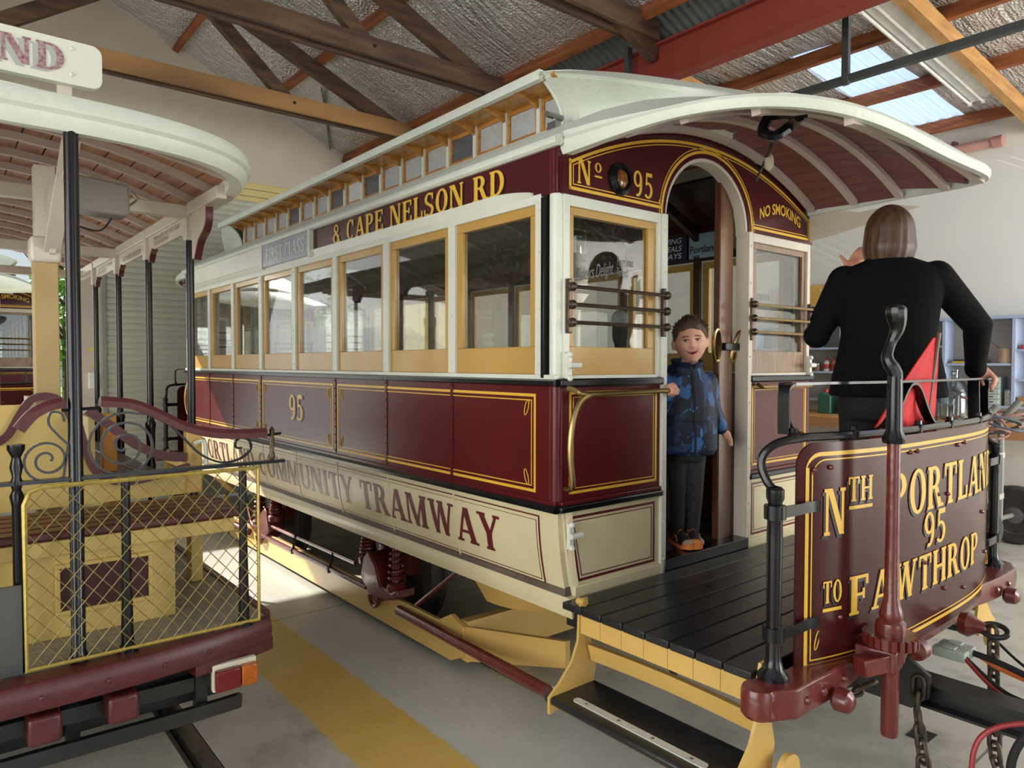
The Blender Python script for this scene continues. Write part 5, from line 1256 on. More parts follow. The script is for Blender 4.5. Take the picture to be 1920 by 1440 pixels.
# stanchions, rail, screens
sx = GX0
for f in sides:
    G(MB().lathe([(0.026, gd - 0.01), (0.026, gd + 0.02), (0.021, gd + 0.03), (0.021, 2.42)], (sx, f(-1.685), 0), 'z', 14), 'front_pole', black_p)
    for y in (-1.545, -1.159):
        G(MB().lathe([(0.034, gd - 0.005), (0.034, gd + 0.01), (0.02, gd + 0.02), (0.015, gd + 0.3), (0.014, 1.28)], (sx + 0.01, f(y), 0), 'z', 12), 'stanchion', black_p)
    G(MB().lathe([(0.014, gd), (0.014, 1.22), (0.02, 1.25), (0.012, 1.27), (0.018, 1.29), (0.012, 1.31), (0.018, 1.34), (0.012, 1.37), (0.024, 1.395), (0.024, 1.41)], (sx, f(-1.843), 0), 'z', 12), 'stanchion', black_p)
    G(MB().lathe([(0.006, 1.29), (0.012, 1.31), (0.007, 1.33), (0.011, 1.36), (0.007, 1.385), (0.01, 1.41), (0.0, 1.425)], (sx, f(-1.045), 0), 'z', 10), 'rail_finial', bronze)
    # maroon hand rails on top of the scrolls
    p = [(sx, f(-1.615), 1.535), (sx, f(-1.52), 1.522), (sx, f(-1.44), 1.485), (sx, f(-1.36), 1.44), (sx, f(-1.27), 1.412), (sx, f(-1.18), 1.402), (sx, f(-1.07), 1.40)]
    G(MB().sweep(catmull(p, 4), [(-0.022, -0.016), (0.022, -0.016), (0.024, 0.004), (0.012, 0.018), (-0.012, 0.018), (-0.024, 0.004)], up=(0, 0, 1)), 'scroll_hand_rail', maroon_wood)
    p = [(sx, f(-1.722), 1.535), (sx, f(-1.76), 1.525), (sx, f(-1.80), 1.50), (sx, f(-1.835), 1.455)]
    G(MB().sweep(catmull(p, 4), [(-0.022, -0.016), (0.022, -0.016), (0.024, 0.004), (0.012, 0.018), (-0.012, 0.018), (-0.024, 0.004)], up=(0, 0, 1)), 'scroll_hand_rail', maroon_wood)
    G(MB().tube([(sx, f(-1.615), 1.515), (sx, f(-1.722), 1.51)], 0.006, 6), 'scroll_tie', black_p); G(MB().tube([(sx, f(-1.07), 1.39), (sx, f(-1.01), 1.395)], 0.006, 6), 'scroll_tie', black_p)
    # wrought spirals
    def spiral(cy, cz, r0, turns, a0, sg):
        pts = []; n = int(turns*22)
        for i in range(n + 1):
            t = i/n; a = a0 + sg*2*PI*turns*t; r = r0*(1 - t)**0.8 + 0.008
            pts.append((sx, f(cy + r*math.cos(a)), cz + r*math.sin(a)))
        return pts
    sp = spiral(-1.545, 1.385, 0.105, 2.6, R(70), 1)
    G(MB().flat(catmull([(sx, f(-1.42), 1.475), (sx, f(-1.47), 1.488)], 3) + sp, 0.012, 0.007, up=(1, 0, 0)), 'scroll', black_p)
    G(MB().flat(catmull([(sx, f(-1.42), 1.47), (sx, f(-1.36), 1.40), (sx, f(-1.30), 1.335), (sx, f(-1.23), 1.302), (sx, f(-1.165), 1.31), (sx, f(-1.128), 1.34), (sx, f(-1.128), 1.37), (sx, f(-1.155), 1.388), (sx, f(-1.18), 1.375), (sx, f(-1.178), 1.352), (sx, f(-1.158), 1.35)], 5), 0.012, 0.007, up=(1, 0, 0)), 'scroll', black_p)
    sp = spiral(-1.762, 1.355, 0.065, 2.0, R(-20), -1)
    G(MB().flat(catmull([(sx, f(-1.715), 1.475), (sx, f(-1.722), 1.50), (sx, f(-1.75), 1.505), (sx, f(-1.757), 1.47), (sx, f(-1.735), 1.435), (sx, f(-1.705), 1.40)], 5) + sp[2:], 0.012, 0.007, up=(1, 0, 0)), 'scroll', black_p)
    # wire screen
    y0, y1, z0, z1 = -1.828, -1.112, 0.712, 1.276
    xs_ = sx + 0.035
    fr = [(y0, z0), (y1, z0), (y1, z1), (y0 + 0.05, z1), (y0 + 0.015, z1 - 0.012), (y0, z1 - 0.05)]
    sc_ = G(MB().tube([(xs_, f(y), z) for y, z in fr], 0.0085, 6, closed=True), 'wire_screen', M('gilt_wire_frame', (176, 154, 78), 0.4, metal=0.4, var=0.2, scale=60))
    m = MB(); d = 0.052
    for sg in (1, -1):
        k = -14
        while k < 30:
            c = y0 + k*d; seg = []
            for i in range(2): pass
            # line y = c + sg*(z - z0)*0.85, clipped to the frame
            za, zb = z0, z1; g_ = 0.85*sg
            lo = (y0 - c)/g_ + z0; hi = (y1 - c)/g_ + z0
            if lo > hi: lo, hi = hi, lo
            za, zb = max(za, lo), min(zb, hi)
            if zb - za > 0.01: m.tube([(xs_ + 0.002*sg, f(c + g_*(za - z0)), za), (xs_ + 0.002*sg, f(c + g_*(zb - z0)), zb)], 0.0016, 4)
            k += 1
    G(m, 'screen_wires', M('gilt_wire', (150, 132, 78), 0.45, metal=0.4), sc_, kind='stuff')
rl = [(sx, y, 1.29) for y in (my(-1.0), -1.0)]
G(MB().flat(rl, 0.012, 0.03), 'front_rail', black_p)
ga = G(bx(sx + 0.02, my(-1.838), 0.705, sx + 0.03, -1.838, 0.98), 'gauze_panel', glass_mat('fine_gauze', (120, 122, 118), 0.1, 0.5))
# front bench
ben = G(bx(-1.12, my(-1.33), gd, -0.705, -1.33, 1.03), 'bench_box', yellow_p, bevel=0.003)
for f in sides:
    y0, y1 = sorted((f(-1.705), f(-1.425)))
    G(MB().box(-0.706, y0, 0.795, -0.702, y1, 0.945), 'box_recess', M('recess_maroon', (62, 22, 24), 0.6), ben)
    m = MB()
    for q in ((y0 - 0.015, 0.78, y1 + 0.015, 0.795), (y0 - 0.015, 0.945, y1 + 0.015, 0.96), (y0 - 0.015, 0.795, y0, 0.945), (y1, 0.795, y1 + 0.015, 0.945)): m.box(-0.706, q[0], q[1], -0.692, q[2], q[3])
    G(m, 'recess_moulding', yellow_p, ben, bevel=0.003)
    G(bx(-1.16, min(f(-1.17), f(-1.12)), gd, -1.09, max(f(-1.17), f(-1.12)), 1.0), 'bench_leg', yellow_p, bevel=0.004)
    G(bx(-1.16, min(f(-1.18), f(-1.115)), 1.09, -1.10, max(f(-1.18), f(-1.115)), 1.39), 'bench_end_post', ochre_b, bevel=0.008)
    m = MB()
    for z in (1.3, 1.36):
        m.ball((-1.098, f(-1.13), z), 0.008, 6, 4)
    G(m, 'post_bolt', ochre_b)
    G(MB().tube(catmull([(-1.09, f(-1.15), 1.31), (-1.06, f(-1.12), 1.32), (-1.05, f(-1.115), 1.27), (-1.05, f(-1.115), 1.2)], 4), 0.009, 6), 'post_handle', white_p)
    p = [(-1.08, f(-1.56), 1.475), (-1.08, f(-1.47), 1.40), (-1.08, f(-1.38), 1.32), (-1.08, f(-1.28), 1.268), (-1.08, f(-1.19), 1.255)]
    G(MB().sweep(catmull(p, 4), [(-0.02, -0.018), (0.02, -0.018), (0.02, 0.018), (-0.02, 0.018)], up=(0, 0, 1)), 'bench_arm', maroon_wood)
    p = [(-1.06, f(-1.60), 1.45), (-1.06, f(-1.57), 1.32), (-1.06, f(-1.53), 1.22), (-1.06, f(-1.44), 1.175), (-1.06, f(-1.30), 1.19), (-1.06, f(-1.18), 1.215)]
    G(MB().sweep(catmull(p, 4), [(-0.014, -0.02), (0.014, -0.02), (0.014, 0.02), (-0.014, 0.02)], up=(1, 0, 0)), 'bench_arm', maroon_wood)
G(bx(-2.04, -1.36, gd, -1.98, -1.29, 1.40), 'bench_end_post', M('orange_post', (216, 150, 60), 0.4), bevel=0.008)
for i in range(5):
    x1 = -0.655 - i*0.085
    G(bx(x1 - 0.08, my(-1.085), 1.055, x1, -1.085, 1.087), 'seat_slat', maroon_wood, bevel=0.008)
G(bx(-0.70, my(-1.12), 1.0, -0.665, -1.12, 1.052), 'seat_rail', yellow_p, bevel=0.003)
G(bx(-1.10, my(-1.12), 1.0, -1.06, -1.12, 1.052), 'seat_rail', yellow_p, bevel=0.003)
bk = [(-1.12, 1.09), (-1.12, 1.19), (-1.5, 1.20), (-1.56, 1.28), (-1.625, 1.47), (-1.66, 1.5), (my(-1.66), 1.5), (my(-1.625), 1.47), (my(-1.56), 1.28), (my(-1.5), 1.20), (my(-1.12), 1.19), (my(-1.12), 1.09)]
G(MB().prism(bk, lambda u, v: (-1.115, u, v), (-0.03, 0, 0)), 'bench_back', yellow_p)
for f in sides: G(MB().sweep(catmull([(-1.11, f(-1.85), 1.36), (-1.11, f(-1.815), 1.39), (-1.11, f(-1.78), 1.46), (-1.11, f(-1.74), 1.52), (-1.11, f(-1.68), 1.53), (-1.11, f(-1.63), 1.49), (-1.11, f(-1.58), 1.36)], 4), [(-0.014, -0.014), (0.014, -0.014), (0.014, 0.014), (-0.014, 0.014)], up=(1, 0, 0)), 'back_capping', maroon_wood)
# inner benches along the sides
for f in sides:
    for k in range(3): 
        y1 = f(-1.12 - 0.11*k); y2 = f(-1.22 - 0.11*k)
        G(bx(-4.2, min(y1, y2), 1.07, -1.45, max(y1, y2), 1.10), 'seat_slat', maroon_wood, bevel=0.006)
    G(bx(-4.2, min(f(-1.45), f(-1.42)), gd, -1.45, max(f(-1.45), f(-1.42)), 1.06), 'bench_front', yellow_p)
    G(bx(-4.2, min(f(-1.50), f(-1.475)), 1.10, -1.45, max(f(-1.50), f(-1.475)), 1.42), 'bench_back', yellow_p)
    # roof posts
    for x in (-1.2, -4.3):
        G(bx(x - 0.04, f(-1.68) - 0.042, gd, x + 0.04, f(-1.68) + 0.042, 2.06), 'main_post', M('post_buff', (176, 150, 100), 0.5, var=0.08), bevel=0.004)
        c = G(bx(x - 0.05, f(-1.68) - 0.052, 2.06, x + 0.05, f(-1.68) + 0.052, 2.16), 'post_capital', white_warm, bevel=0.012)
        G(bx(x - 0.035, f(-1.68) - 0.035, 2.16, x + 0.035, f(-1.68) + 0.035, 2.44), 'post_upper', white_warm, c)
    if True:
        G(MB().bar((-1.16, f(-1.66), 2.10), (-0.62, f(-1.66), 2.42), 0.012, 0.055, up=(0, 1, 0)).tube([(-1.15, f(-1.65), 2.11), (-1.15, f(-1.67), 2.11)], 0.02, 8), 'roof_brace', white_warm)
        G(MB().flat(catmull([(-0.9, f(-1.66), 2.30), (-0.72, f(-1.66), 2.36), (-0.58, f(-1.67), 2.43)], 5), 0.05, 0.02), 'brace_knee', white_warm)
    for x in (-1.48, -2.32, -3.16, -4.0):
        po = G(MB().lathe([(0.03, gd), (0.03, gd + 0.02), (0.019, gd + 0.04), (0.019, 0.98), (0.03, 1.0), (0.022, 1.03), (0.028, 1.07), (0.022, 1.1), (0.026, 1.28), (0.03, 1.31), (0.02, 1.33), (0.018, 1.36), (0.018, 2.30)], (x, f(-1.055), 0), 'z', 12), 'side_pole', black_p)
        G(bx(x - 0.026, f(-1.055) - 0.026, 2.255, x + 0.026, f(-1.055) + 0.026, 2.42), 'pole_head', white_warm, po, bevel=0.004)
    G(bx(-4.7, min(f(-1.075), f(-1.03)), 2.375, -1.0, max(f(-1.075), f(-1.03)), 2.43), 'cant_rail', white_warm, bevel=0.004)
    txts = ('PASSENGERS MUST NOT TALK\nTO THE GRIPMAN', 'WAIT UNTIL CAR STOPS', 'DO NOT STAND\nON STEPS')
    for k, x in enumerate((-1.48, -2.32, -3.16)):
        b = [(x - 0.03, 2.375), (x - 0.03, 2.27), (x - 0.10, 2.285), (x - 0.14, 2.30), (x - 0.70, 2.30), (x - 0.74, 2.285), (x - 0.81, 2.27), (x - 0.81, 2.375)]
        sg = G(MB().prism(b, lambda u, v: (u, f(-1.045), v), (0, f(-1.06) - f(-1.045), 0)), 'notice_board', white_warm)
        G(MB().flat(catmull([(x - 0.70, f(-1.052), 2.298), (x - 0.74, f(-1.052), 2.282), (x - 0.765, f(-1.052), 2.25), (x - 0.79, f(-1.052), 2.24)], 4), 0.03, 0.014, up=(0, 1, 0)), 'board_edging', maroon_wood, sg)
        if f(-1) > -1.5:
            sans('lettering', txts[k], 0.052 if k != 1 else 0.03, lambda u, v, l: (x - 0.13 - 0.0 - u, f(-1.0435), 2.313 + v), M('notice_grey', (120, 112, 100), 0.6), sg, 0.0, 0.52, warp=lambda a, v: (a*0.52, v)) if False else sans('lettering', txts[k], 0.052 if k != 1 else 0.03, lambda u, v, l: (x - 0.68 + u, f(-1.062), 2.313 + v), M('notice_grey', (120, 112, 100), 0.6), sg, 0.0, 0.52)
    # corner bracket with maroon edging
    b = [(-1.42, 2.375), (-1.42, 2.16), (-1.36, 2.165), (-1.34, 2.20), (-1.30, 2.24), (-1.22, 2.28), (-1.19, 2.32), (-1.19, 2.375)]
    br_ = G(MB().prism(b, lambda u, v: (u, f(-1.04), v), (0, f(-1.062) - f(-1.04), 0)), 'corner_bracket', white_warm)
    G(MB().flat(catmull([(-1.37, f(-1.051), 2.155), (-1.345, f(-1.051), 2.19), (-1.30, f(-1.051), 2.235), (-1.215, f(-1.051), 2.275), (-1.183, f(-1.051), 2.32), (-1.183, f(-1.051), 2.37)], 4), 0.03, 0.014, up=(0, 1, 0)), 'bracket_edging', maroon_wood, br_)
# roof
RA, RH, RXB = 0.86, 0.90, -1.30
def gz(x, y):
    t = min(1, abs(y - GC)/RH); return 2.425 + 0.20*(1 - t*t)*(min(1, max(0, (-0.40 - x)/0.9))**0.7)
def gxm(y):
    t = min(1.0, abs(y - GC)/RH); return RXB + RA*max(0, 1 - t**3.2)**(1/3.2)
th = arange(PI, 0, 51)
rim = [(RXB + RA*abs(math.sin(a))**(2/3.2), GC + RH*(1 if math.cos(a) > 0 else -1)*abs(math.cos(a))**(2/3.2), 2.445) for a in th]
rim = [(GX1 - 0.3, rim[0][1], 2.445)] + rim + [(GX1 - 0.3, rim[-1][1], 2.445)]
G(MB().sweep(rim, [(-0.05, -0.05), (0.0, -0.055), (0.018, -0.03), (0.02, -0.012), (0.034, 0.0), (0.034, 0.03), (0.02, 0.052), (-0.05, 0.055)], up=(0, 0, 1)), 'roof_fascia', white_roof)
n = 17
for i in range(n):
    y0 = GC - RH + 0.03 + (2*RH - 0.06)*i/n + 0.0035; y1 = y0 + (2*RH - 0.06)/n - 0.007
    xm = min(gxm(y0), gxm(y1)) - 0.03
    G(MB().slab(lambda x, y: (x, y, gz(x, y) + 0.012), [GX1 - 0.3] + arange(-1.3, xm, 7), [y0, y1], lambda x, y: (x, y, gz(x, y) + 0.026)), 'roof_plank', wood_slat)
x = -0.60
while x > -4.9:
    w = RH - 0.04 if x < -1.25 else RH*max(0.05, 1 - ((x - RXB)/RA)**3.2)**(1/3.2) - 0.05
    G(MB().sweep([(x, GC + w*t, gz(x, GC + w*t) - 0.006) for t in arange(-1, 1, 13)], [(-0.013, -0.014), (0.013, -0.014), (0.013, 0.018), (-0.013, 0.018)], up=(0, 0, 1)), 'roof_rib', rib_white)
    x -= 0.29
G(MB().slab(lambda x, t: (x, GC + t*(RH if x < RXB else RH*max(0.02, 1 - (max(0, x - RXB)/RA)**3.2)**(1/3.2)), 0) if False else (x, GC + t*(RH if x < RXB else RH*max(0.02, 1 - (max(0, x - RXB)/RA)**3.2)**(1/3.2)), gz(x, GC + t*RH) + 0.06), [GX1 - 0.3] + [RXB + RA*q for q in (0, 0.3, 0.5, 0.7, 0.82, 0.9, 0.96, 0.995)], arange(-1, 1, 17), lambda x, t: (x, GC + t*(RH if x < RXB else RH*max(0.02, 1 - (max(0, x - RXB)/RA)**3.2)**(1/3.2)), gz(x, GC + t*RH) + 0.03)), 'roof_canvas', white_roof)
for x in (-1.48, -3.16, -4.6): G(bx(x - 0.03, my(-1.06), 2.36, x + 0.03, -1.06, 2.42), 'cross_beam', white_warm, bevel=0.004)
# control box under the roof
cb = G(MB().prism([(-1.60, 2.42), (-1.39, 2.40), (-1.385, 2.28), (-1.41, 2.27), (-1.57, 2.275), (-1.605, 2.3)], lambda u, v: (-1.12, u, v), (-0.12, 0, 0)), 'speaker_box', grey_box, bevel=0.008)
G(MB().tube(catmull([(-1.1, -1.61, 2.38), (-1.1, -1.63, 2.3), (-1.1, -1.6, 2.22), (-1.12, -1.5, 2.2), (-1.15, -1.45, 2.26)], 5), 0.004, 5), 'speaker_cable', black_rub, cb)
G(MB().tube(catmull([(-1.14, -1.38, 2.38), (-1.14, -1.355, 2.35), (-1.14, -1.385, 2.32)], 5), 0.006, 6), 'speaker_bracket', steel, cb)
# destination board on the roof
pts = []
for cx, cz, a0 in ((-1.63, 2.64, 0), (-2.42, 2.64, 90), (-2.42, 2.565, 180), (-1.63, 2.565, 270)):
    pts += [(cx + 0.03*math.cos(R(a0 + 15*k)), cz + 0.03*math.sin(R(a0 + 15*k))) for k in range(7)]
db = G(MB().prism(pts, lambda u, v: (-0.425, u, v), (-0.03, 0, 0)), 'destination_board', white_p)
fn = lambda u, v, l: (-0.4235 + l, u, 2.565 + v)
lettering('lettering', 'PORTLAND', -2.36, -1.70, 0.082, fn, letter_grey, db, du=-0.014, dv=-0.008)
lettering('lettering', 'PORTLAND', -2.36, -1.70, 0.082, fn, letter_red_w, db, lift=0.0008)
m = MB()
for y, z in ((-1.685, 2.645), (-1.685, 2.565)): m.ball((-0.424, y, z), 0.007, 7, 5)
G(m, 'board_screw', white_p, db)
for y in (-1.7, -2.0, -2.3): G(bx(-0.47, y - 0.02, 2.48, -0.455, y + 0.02, 2.56), 'board_stay', white_warm, db)
# wheels and truck, in shadow below
for x in (-1.6, -3.5):
    for y, s in ((RAILS[1], 1), (RAILS[0], -1)):
        G(MB().lathe([(0.04, 0.05), (0.09, 0.05), (0.10, 0.02), (0.24, 0.015), (0.25, 0.04), (0.30, 0.04), (0.305, -0.035), (0.33, -0.04), (0.33, -0.06), (0.04, -0.06)], (x, 0, 0), 'y', 24).xf(lambda p: (p.x, y + s*p.y, p.z + 0.312)), 'wheel', M('wheel_iron_b', (40, 36, 34), 0.6))
    G(MB().tube([(x, RAILS[0], 0.312), (x, RAILS[1], 0.312)], 0.04, 8), 'axle', black_steel)
G(bx(-4.6, my(-1.15), 0.42, -0.55, -1.15, 0.64), 'truck_frame', M('truck_black_b', (22, 21, 21), 0.7))
# ------------------------------------------------------------------ a second closed tram standing outside on the same track
def copy_tree(o, parent, skip):
    c = o.copy(); COL.objects.link(c); c.parent = parent
    for ch in o.children:
        if ch.name.split('.')[0] in skip: continue
        copy_tree(ch, c, skip)
    return c
t2 = thing('trailer_tram', 'maroon and ochre tram outside the doorway, mostly hidden by a post', 'tram', (-9.2 - 2.78, GC, 0.0), 'closed trams')
tram['group'] = 'closed trams'
sk = {'numeral', 'letter', 'advert_panel', 'window_lettering', 'class_board', 'bell_striker', 'interior_lining'}
for ch in list(tram.children):
    if ch.name.split('.')[0] in sk: continue
    copy_tree(ch, t2, sk)
WL[t2.name] = V(t2.location)
for ch in tram.children:
    if ch.name.split('.')[0] == 'letter' and ch.data.materials and ch.data.materials[0] == gold and 1.4 < sum(v.co.y for v in ch.data.vertices)/len(ch.data.vertices) + wl(tram).y < 2.0: copy_tree(ch, t2, set())
# ================================================================== shelves, bench and their things along the white wall
sh = thing('wall_shelf', 'pale blue wooden wall shelving above the workbench', 'shelf', (-1.5, 7.35, 1.03))
SY0, SY1 = 7.2, 7.49
SX = [-3.6, -2.3, -1.075, -0.375, 0.45]
for x in SX: bx(x - 0.018, SY0, 1.18, x + 0.018, SY1, 2.17).build('upright', shelf_blue, sh, smooth=None, bevel=0.003)
def shelfb(x0, x1, z): return bx(x0 + 0.018, SY0 + 0.005, z - 0.028, x1 - 0.018, SY1, z).build('shelf_board', shelf_blue, sh, smooth=None, bevel=0.003)
bx(SX[0] - 0.018, SY0 - 0.01, 2.17, SX[-1] + 0.018, SY1, 2.205).build('top_board', shelf_blue, sh, smooth=None, bevel=0.003)
bx(SX[0] - 0.018, SY0, 1.172, SX[-1] + 0.018, SY1, 1.20).build('bottom_board', shelf_blue, sh, smooth=None, bevel=0.003)
bx(SX[0], SY1 - 0.006, 1.2, SX[-1], SY1, 2.17).build('back_panel', M('shelf_back_beige', (186, 178, 172), 0.7), sh, smooth=None)
for k, zs in ((0, (1.885, 1.57)), (1, (1.885, 1.57)), (2, (1.675,)), (3, (1.83, 1.505))):
    for z in zs: shelfb(SX[k], SX[k + 1], z)
def tin(x, z, r, h, mat, label, cat='tin', band=None, y=7.3, group='tins and jars on the shelves', lid=True):
    t = thing(cat if cat in ('tin', 'jar') else 'tin', label, cat, (x, y, z), group)
    MB().lathe([(r*0.96, 0), (r, 0.006), (r, h - 0.006), (r*0.96, h)], (x, y, z), 'z', 18).build('body', mat, t)
    if band: MB().lathe([(r*1.01, h*0.25), (r*1.015, h*0.26), (r*1.015, h*0.75), (r*1.01, h*0.76)], (x, y, z), 'z', 18).build('paper_label', band, t)
    if lid: MB().lathe([(r*1.02, h - 0.012), (r*1.02, h), (r*0.86, h + 0.003), (r*0.84, h - 0.004), (0, h - 0.004)], (x, y, z), 'z', 18).build('lid', steel, t)
blue_t = M('tin_blue', (84, 148, 196), 0.4); red_t = M('tin_red', (190, 60, 50), 0.4); grey_t = M('tin_grey', (120, 122, 124), 0.4); amber_t = M('jar_amber', (206, 160, 84), 0.3); white_t = M('tin_white', (218, 214, 206), 0.4); brown_t = M('tin_brown', (120, 84, 60), 0.5); dark_t = M('tin_dark', (58, 52, 54), 0.5)
tin(-2.62, 1.885, 0.055, 0.115, blue_t, 'sky blue tin on the upper shelf beside the tram')
tin(-2.76, 1.885, 0.05, 0.12, red_t, 'dull red tin on the upper shelf beside the blue tin')
tin(-2.90, 1.885, 0.05, 0.10, grey_t, 'grey tin on the upper shelf left of the red tin')
tin(-2.80, 1.57, 0.06, 0.11, grey_t, 'dark grey tin on the second shelf left of the glue bottle', y=7.28)
tin(-2.66, 1.57, 0.05, 0.10, brown_t, 'brown tin on the second shelf beside the glue bottle', y=7.28)
tin(-2.95, 1.57, 0.06, 0.13, dark_t, 'blackish tin at the left of the second shelf', y=7.28)
def squeeze(x, z, body, cap, label, y=7.28):
    t = thing('squeeze_bottle', label, 'bottle', (x, y, z), 'squeeze bottles on the shelves')
    MB().lathe([(0.038, 0), (0.04, 0.01), (0.04, 0.11), (0.03, 0.135), (0.016, 0.145)], (x, y, z), 'z', 16).build('body', body, t)
    MB().lathe([(0.018, 0.143), (0.018, 0.16), (0.006, 0.19), (0.0, 0.2)], (x, y, z), 'z', 12).build('nozzle_cap', cap, t)
    MB().lathe([(0.0405, 0.03), (0.041, 0.035), (0.041, 0.09), (0.0405, 0.095)], (x, y, z), 'z', 16).build('paper_label', red_t, t)
squeeze(-2.52, 1.57, M('glue_white', (228, 214, 200), 0.4), red_t, 'white glue bottle with red cap on the second shelf')
squeeze(-2.41, 1.57, M('glue_pink', (222, 120, 110), 0.4), red_t, 'pink-red squeeze bottle at the right of the second shelf')
for i, (x, z, h) in enumerate(((-1.24, 1.885, 0.12), (-1.36, 1.885, 0.1), (-1.18, 1.57, 0.14), (-1.32, 1.57, 0.12), (-1.2, 1.2, 0.13), (-1.33, 1.2, 0.15))):
    tin(x, z, 0.05, h, (amber_t, brown_t, white_t)[i % 3], ['amber jar on the top shelf behind the person', 'brown tin on the top shelf behind the person', 'white tin on the middle shelf behind the person', 'amber jar on the middle shelf behind the person', 'brown tin on the bottom shelf behind the person', 'white tin on the bottom shelf behind the person'][i], 'jar' if i % 3 == 0 else 'tin')
# coil of banded hose with wires
cl = thing('wire_drum', 'ribbed tan drum with loose wires standing on the shelf', 'drum', (-0.47, 7.3, 1.675))
MB().lathe([(0.072, 0)] + [(0.078 + 0.004*(k % 2), 0.01 + 0.0085*k) for k in range(18)] + [(0.07, 0.165), (0.06, 0.165), (0.058, 0.02), (0, 0.02)], (-0.47, 7.3, 1.675), 'z', 20).build('drum', M('drum_tan', (196, 168, 140), 0.6), cl)
for k in range(3): MB().tube(catmull([(-0.47 + 0.02*k, 7.3, 1.70), (-0.55, 7.28, 1.86), (-0.72 - 0.03*k, 7.26, 1.98 + 0.03*k)], 6), 0.0025, 4).build('wire', bronze, cl)
bk = tag(bx(-1.0, 7.24, 1.675, -0.86, 7.42, 1.70).build('manual_book', M('book_yellow', (208, 176, 60), 0.6), bevel=0.002), 'yellow covered book lying on the shelf beside the person', 'book')
tag(bx(-0.99, 7.25, 1.701, -0.87, 7.41, 1.72).build('manual_book', M('book_dark', (60, 52, 46), 0.6), bevel=0.002), 'dark book lying on top of the yellow book', 'book')
tag(MB().tube([(-0.80, 7.3, 1.695), (-0.62, 7.28, 1.70)], 0.018, 8).build('caulk_tube', brown_t), 'brown tube lying on the shelf left of the drum', 'tube')
tag(MB().lathe([(0.025, 0), (0.028, 0.01), (0.028, 0.06), (0.02, 0.07), (0.0, 0.07)], (-0.76, 7.42, 1.675), 'z', 14).build('blue_jar', M('jar_navy', (46, 52, 110), 0.4)), 'small navy jar at the back of the shelf by the sleeve', 'jar')
dc = thing('drawer_cabinet', 'pale green metal small-parts drawer cabinet on the lower shelf', 'cabinet', (-0.58, 7.33, 1.2))
bx(-0.66, 7.22, 1.2, -0.50, 7.45, 1.52).build('body', M('cabinet_green', (166, 180, 168), 0.5), dc, bevel=0.004)
for k in range(5):
    d_ = bx(-0.65, 7.205, 1.215 + 0.06*k, -0.51, 7.221, 1.265 + 0.06*k).build('drawer', M('drawer_pale', (186, 196, 186), 0.5), dc, bevel=0.003)
    MB().tube([(-0.60, 7.195, 1.24 + 0.06*k), (-0.56, 7.195, 1.24 + 0.06*k)], 0.006, 6).build('knob', black_steel, d_)
tin(-0.43, 1.2, 0.042, 0.18, M('printed_tin', (196, 194, 190), 0.4, var=0.35, scale=60), 'printed grey paint tin right of the drawer cabinet', 'tin', y=7.27)
for i, x in enumerate((-0.30, -0.22, -0.13)): tin(x, 1.83, 0.035, 0.05, (red_t, white_t, brown_t)[i], ['small red tin on the right-hand shelf', 'small white tin on the right-hand shelf', 'small brown tin on the right-hand shelf'][i], y=7.27)
for i in range(4): tag(bx(-0.34, 7.22, 1.2015 + 0.026*i, -0.05, 7.42, 1.226 + 0.026*i).build('timber_offcut', wood_pale, bevel=0.002), ['lowest', 'second', 'third', 'topmost'][i] + ' pine offcut of the stack on the bottom right shelf', 'offcut', 'stacked pine offcuts')
# yellow notice board on the wall
nb = thing('notice_board', 'mustard yellow board with white script leaning above the shelf', 'board', (-2.75, 7.46, 2.21))
MB().box(-3.35, 7.45, 2.21, -2.30, 7.47, 2.75).build('board', M('mustard_board', (222, 178, 92), 0.5), nb)
for dx, dz, w in ((-2.72, 2.665, 0.14), (-2.52, 2.665, 0.12), (-2.74, 2.235, 0.16)): MB().tube([(dx + w*k/14, 7.447, dz + 0.018*math.sin(k*1.7)) for k in range(15)], 0.005, 4).build('script', letter_white, nb)
# workbench
wb_ = thing('workbench', 'timber workbench with thick pale top under the blue shelves', 'bench', (-1.4, 7.15, 0))
bx(-3.7, 6.8, 0.98, 0.6, 7.5, 1.03).build('top', wood_bench, wb_, bevel=0.004)
bx(-3.7, 6.8, 0.86, 0.6, 6.84, 0.98).build('apron', M('bench_apron', (176, 128, 84), 0.6), wb_)
for x in (-3.6, -1.6, 0.5):
    for y in (6.86, 7.42): bx(x - 0.045, y - 0.045, 0, x + 0.045, y + 0.045, 0.98).build('leg', wood_bench, wb_)
bx(-3.6, 6.88, 0.25, 0.5, 7.45, 0.28).build('lower_shelf', M('bench_shelf_brown', (120, 100, 84), 0.7), wb_)  # lower shelf in a darker brown than the top
tag(bx(-0.62, 6.88, 1.03, -0.12, 7.12, 1.034).build('paper_sheet', M('paper', (238, 232, 214), 0.8)), 'large cream paper sheet lying on the workbench', 'paper')
# demijohn
dj = thing('demijohn', 'large clear glass demijohn standing on the workbench behind the rail', 'bottle', (-0.86, 6.95, 1.03))
MB().lathe([(0.0, 0.0), (0.12, 0.005), (0.15, 0.03), (0.155, 0.30), (0.13, 0.38), (0.07, 0.45), (0.035, 0.48), (0.032, 0.55), (0.04, 0.555), (0.04, 0.57), (0.0, 0.57)], (-0.86, 6.95, 1.03), 'z', 28).build('bottle', glass_mat('demijohn_glass', (196, 206, 206), 0.14), dj)
MB().tube(arc3((-0.86, 6.90, 1.56), 0.028, 0, 340, 12, 'xz'), 0.006, 5).build('finger_ring', glass_mat('demijohn_glass_b', (196, 206, 206), 0.14), dj)
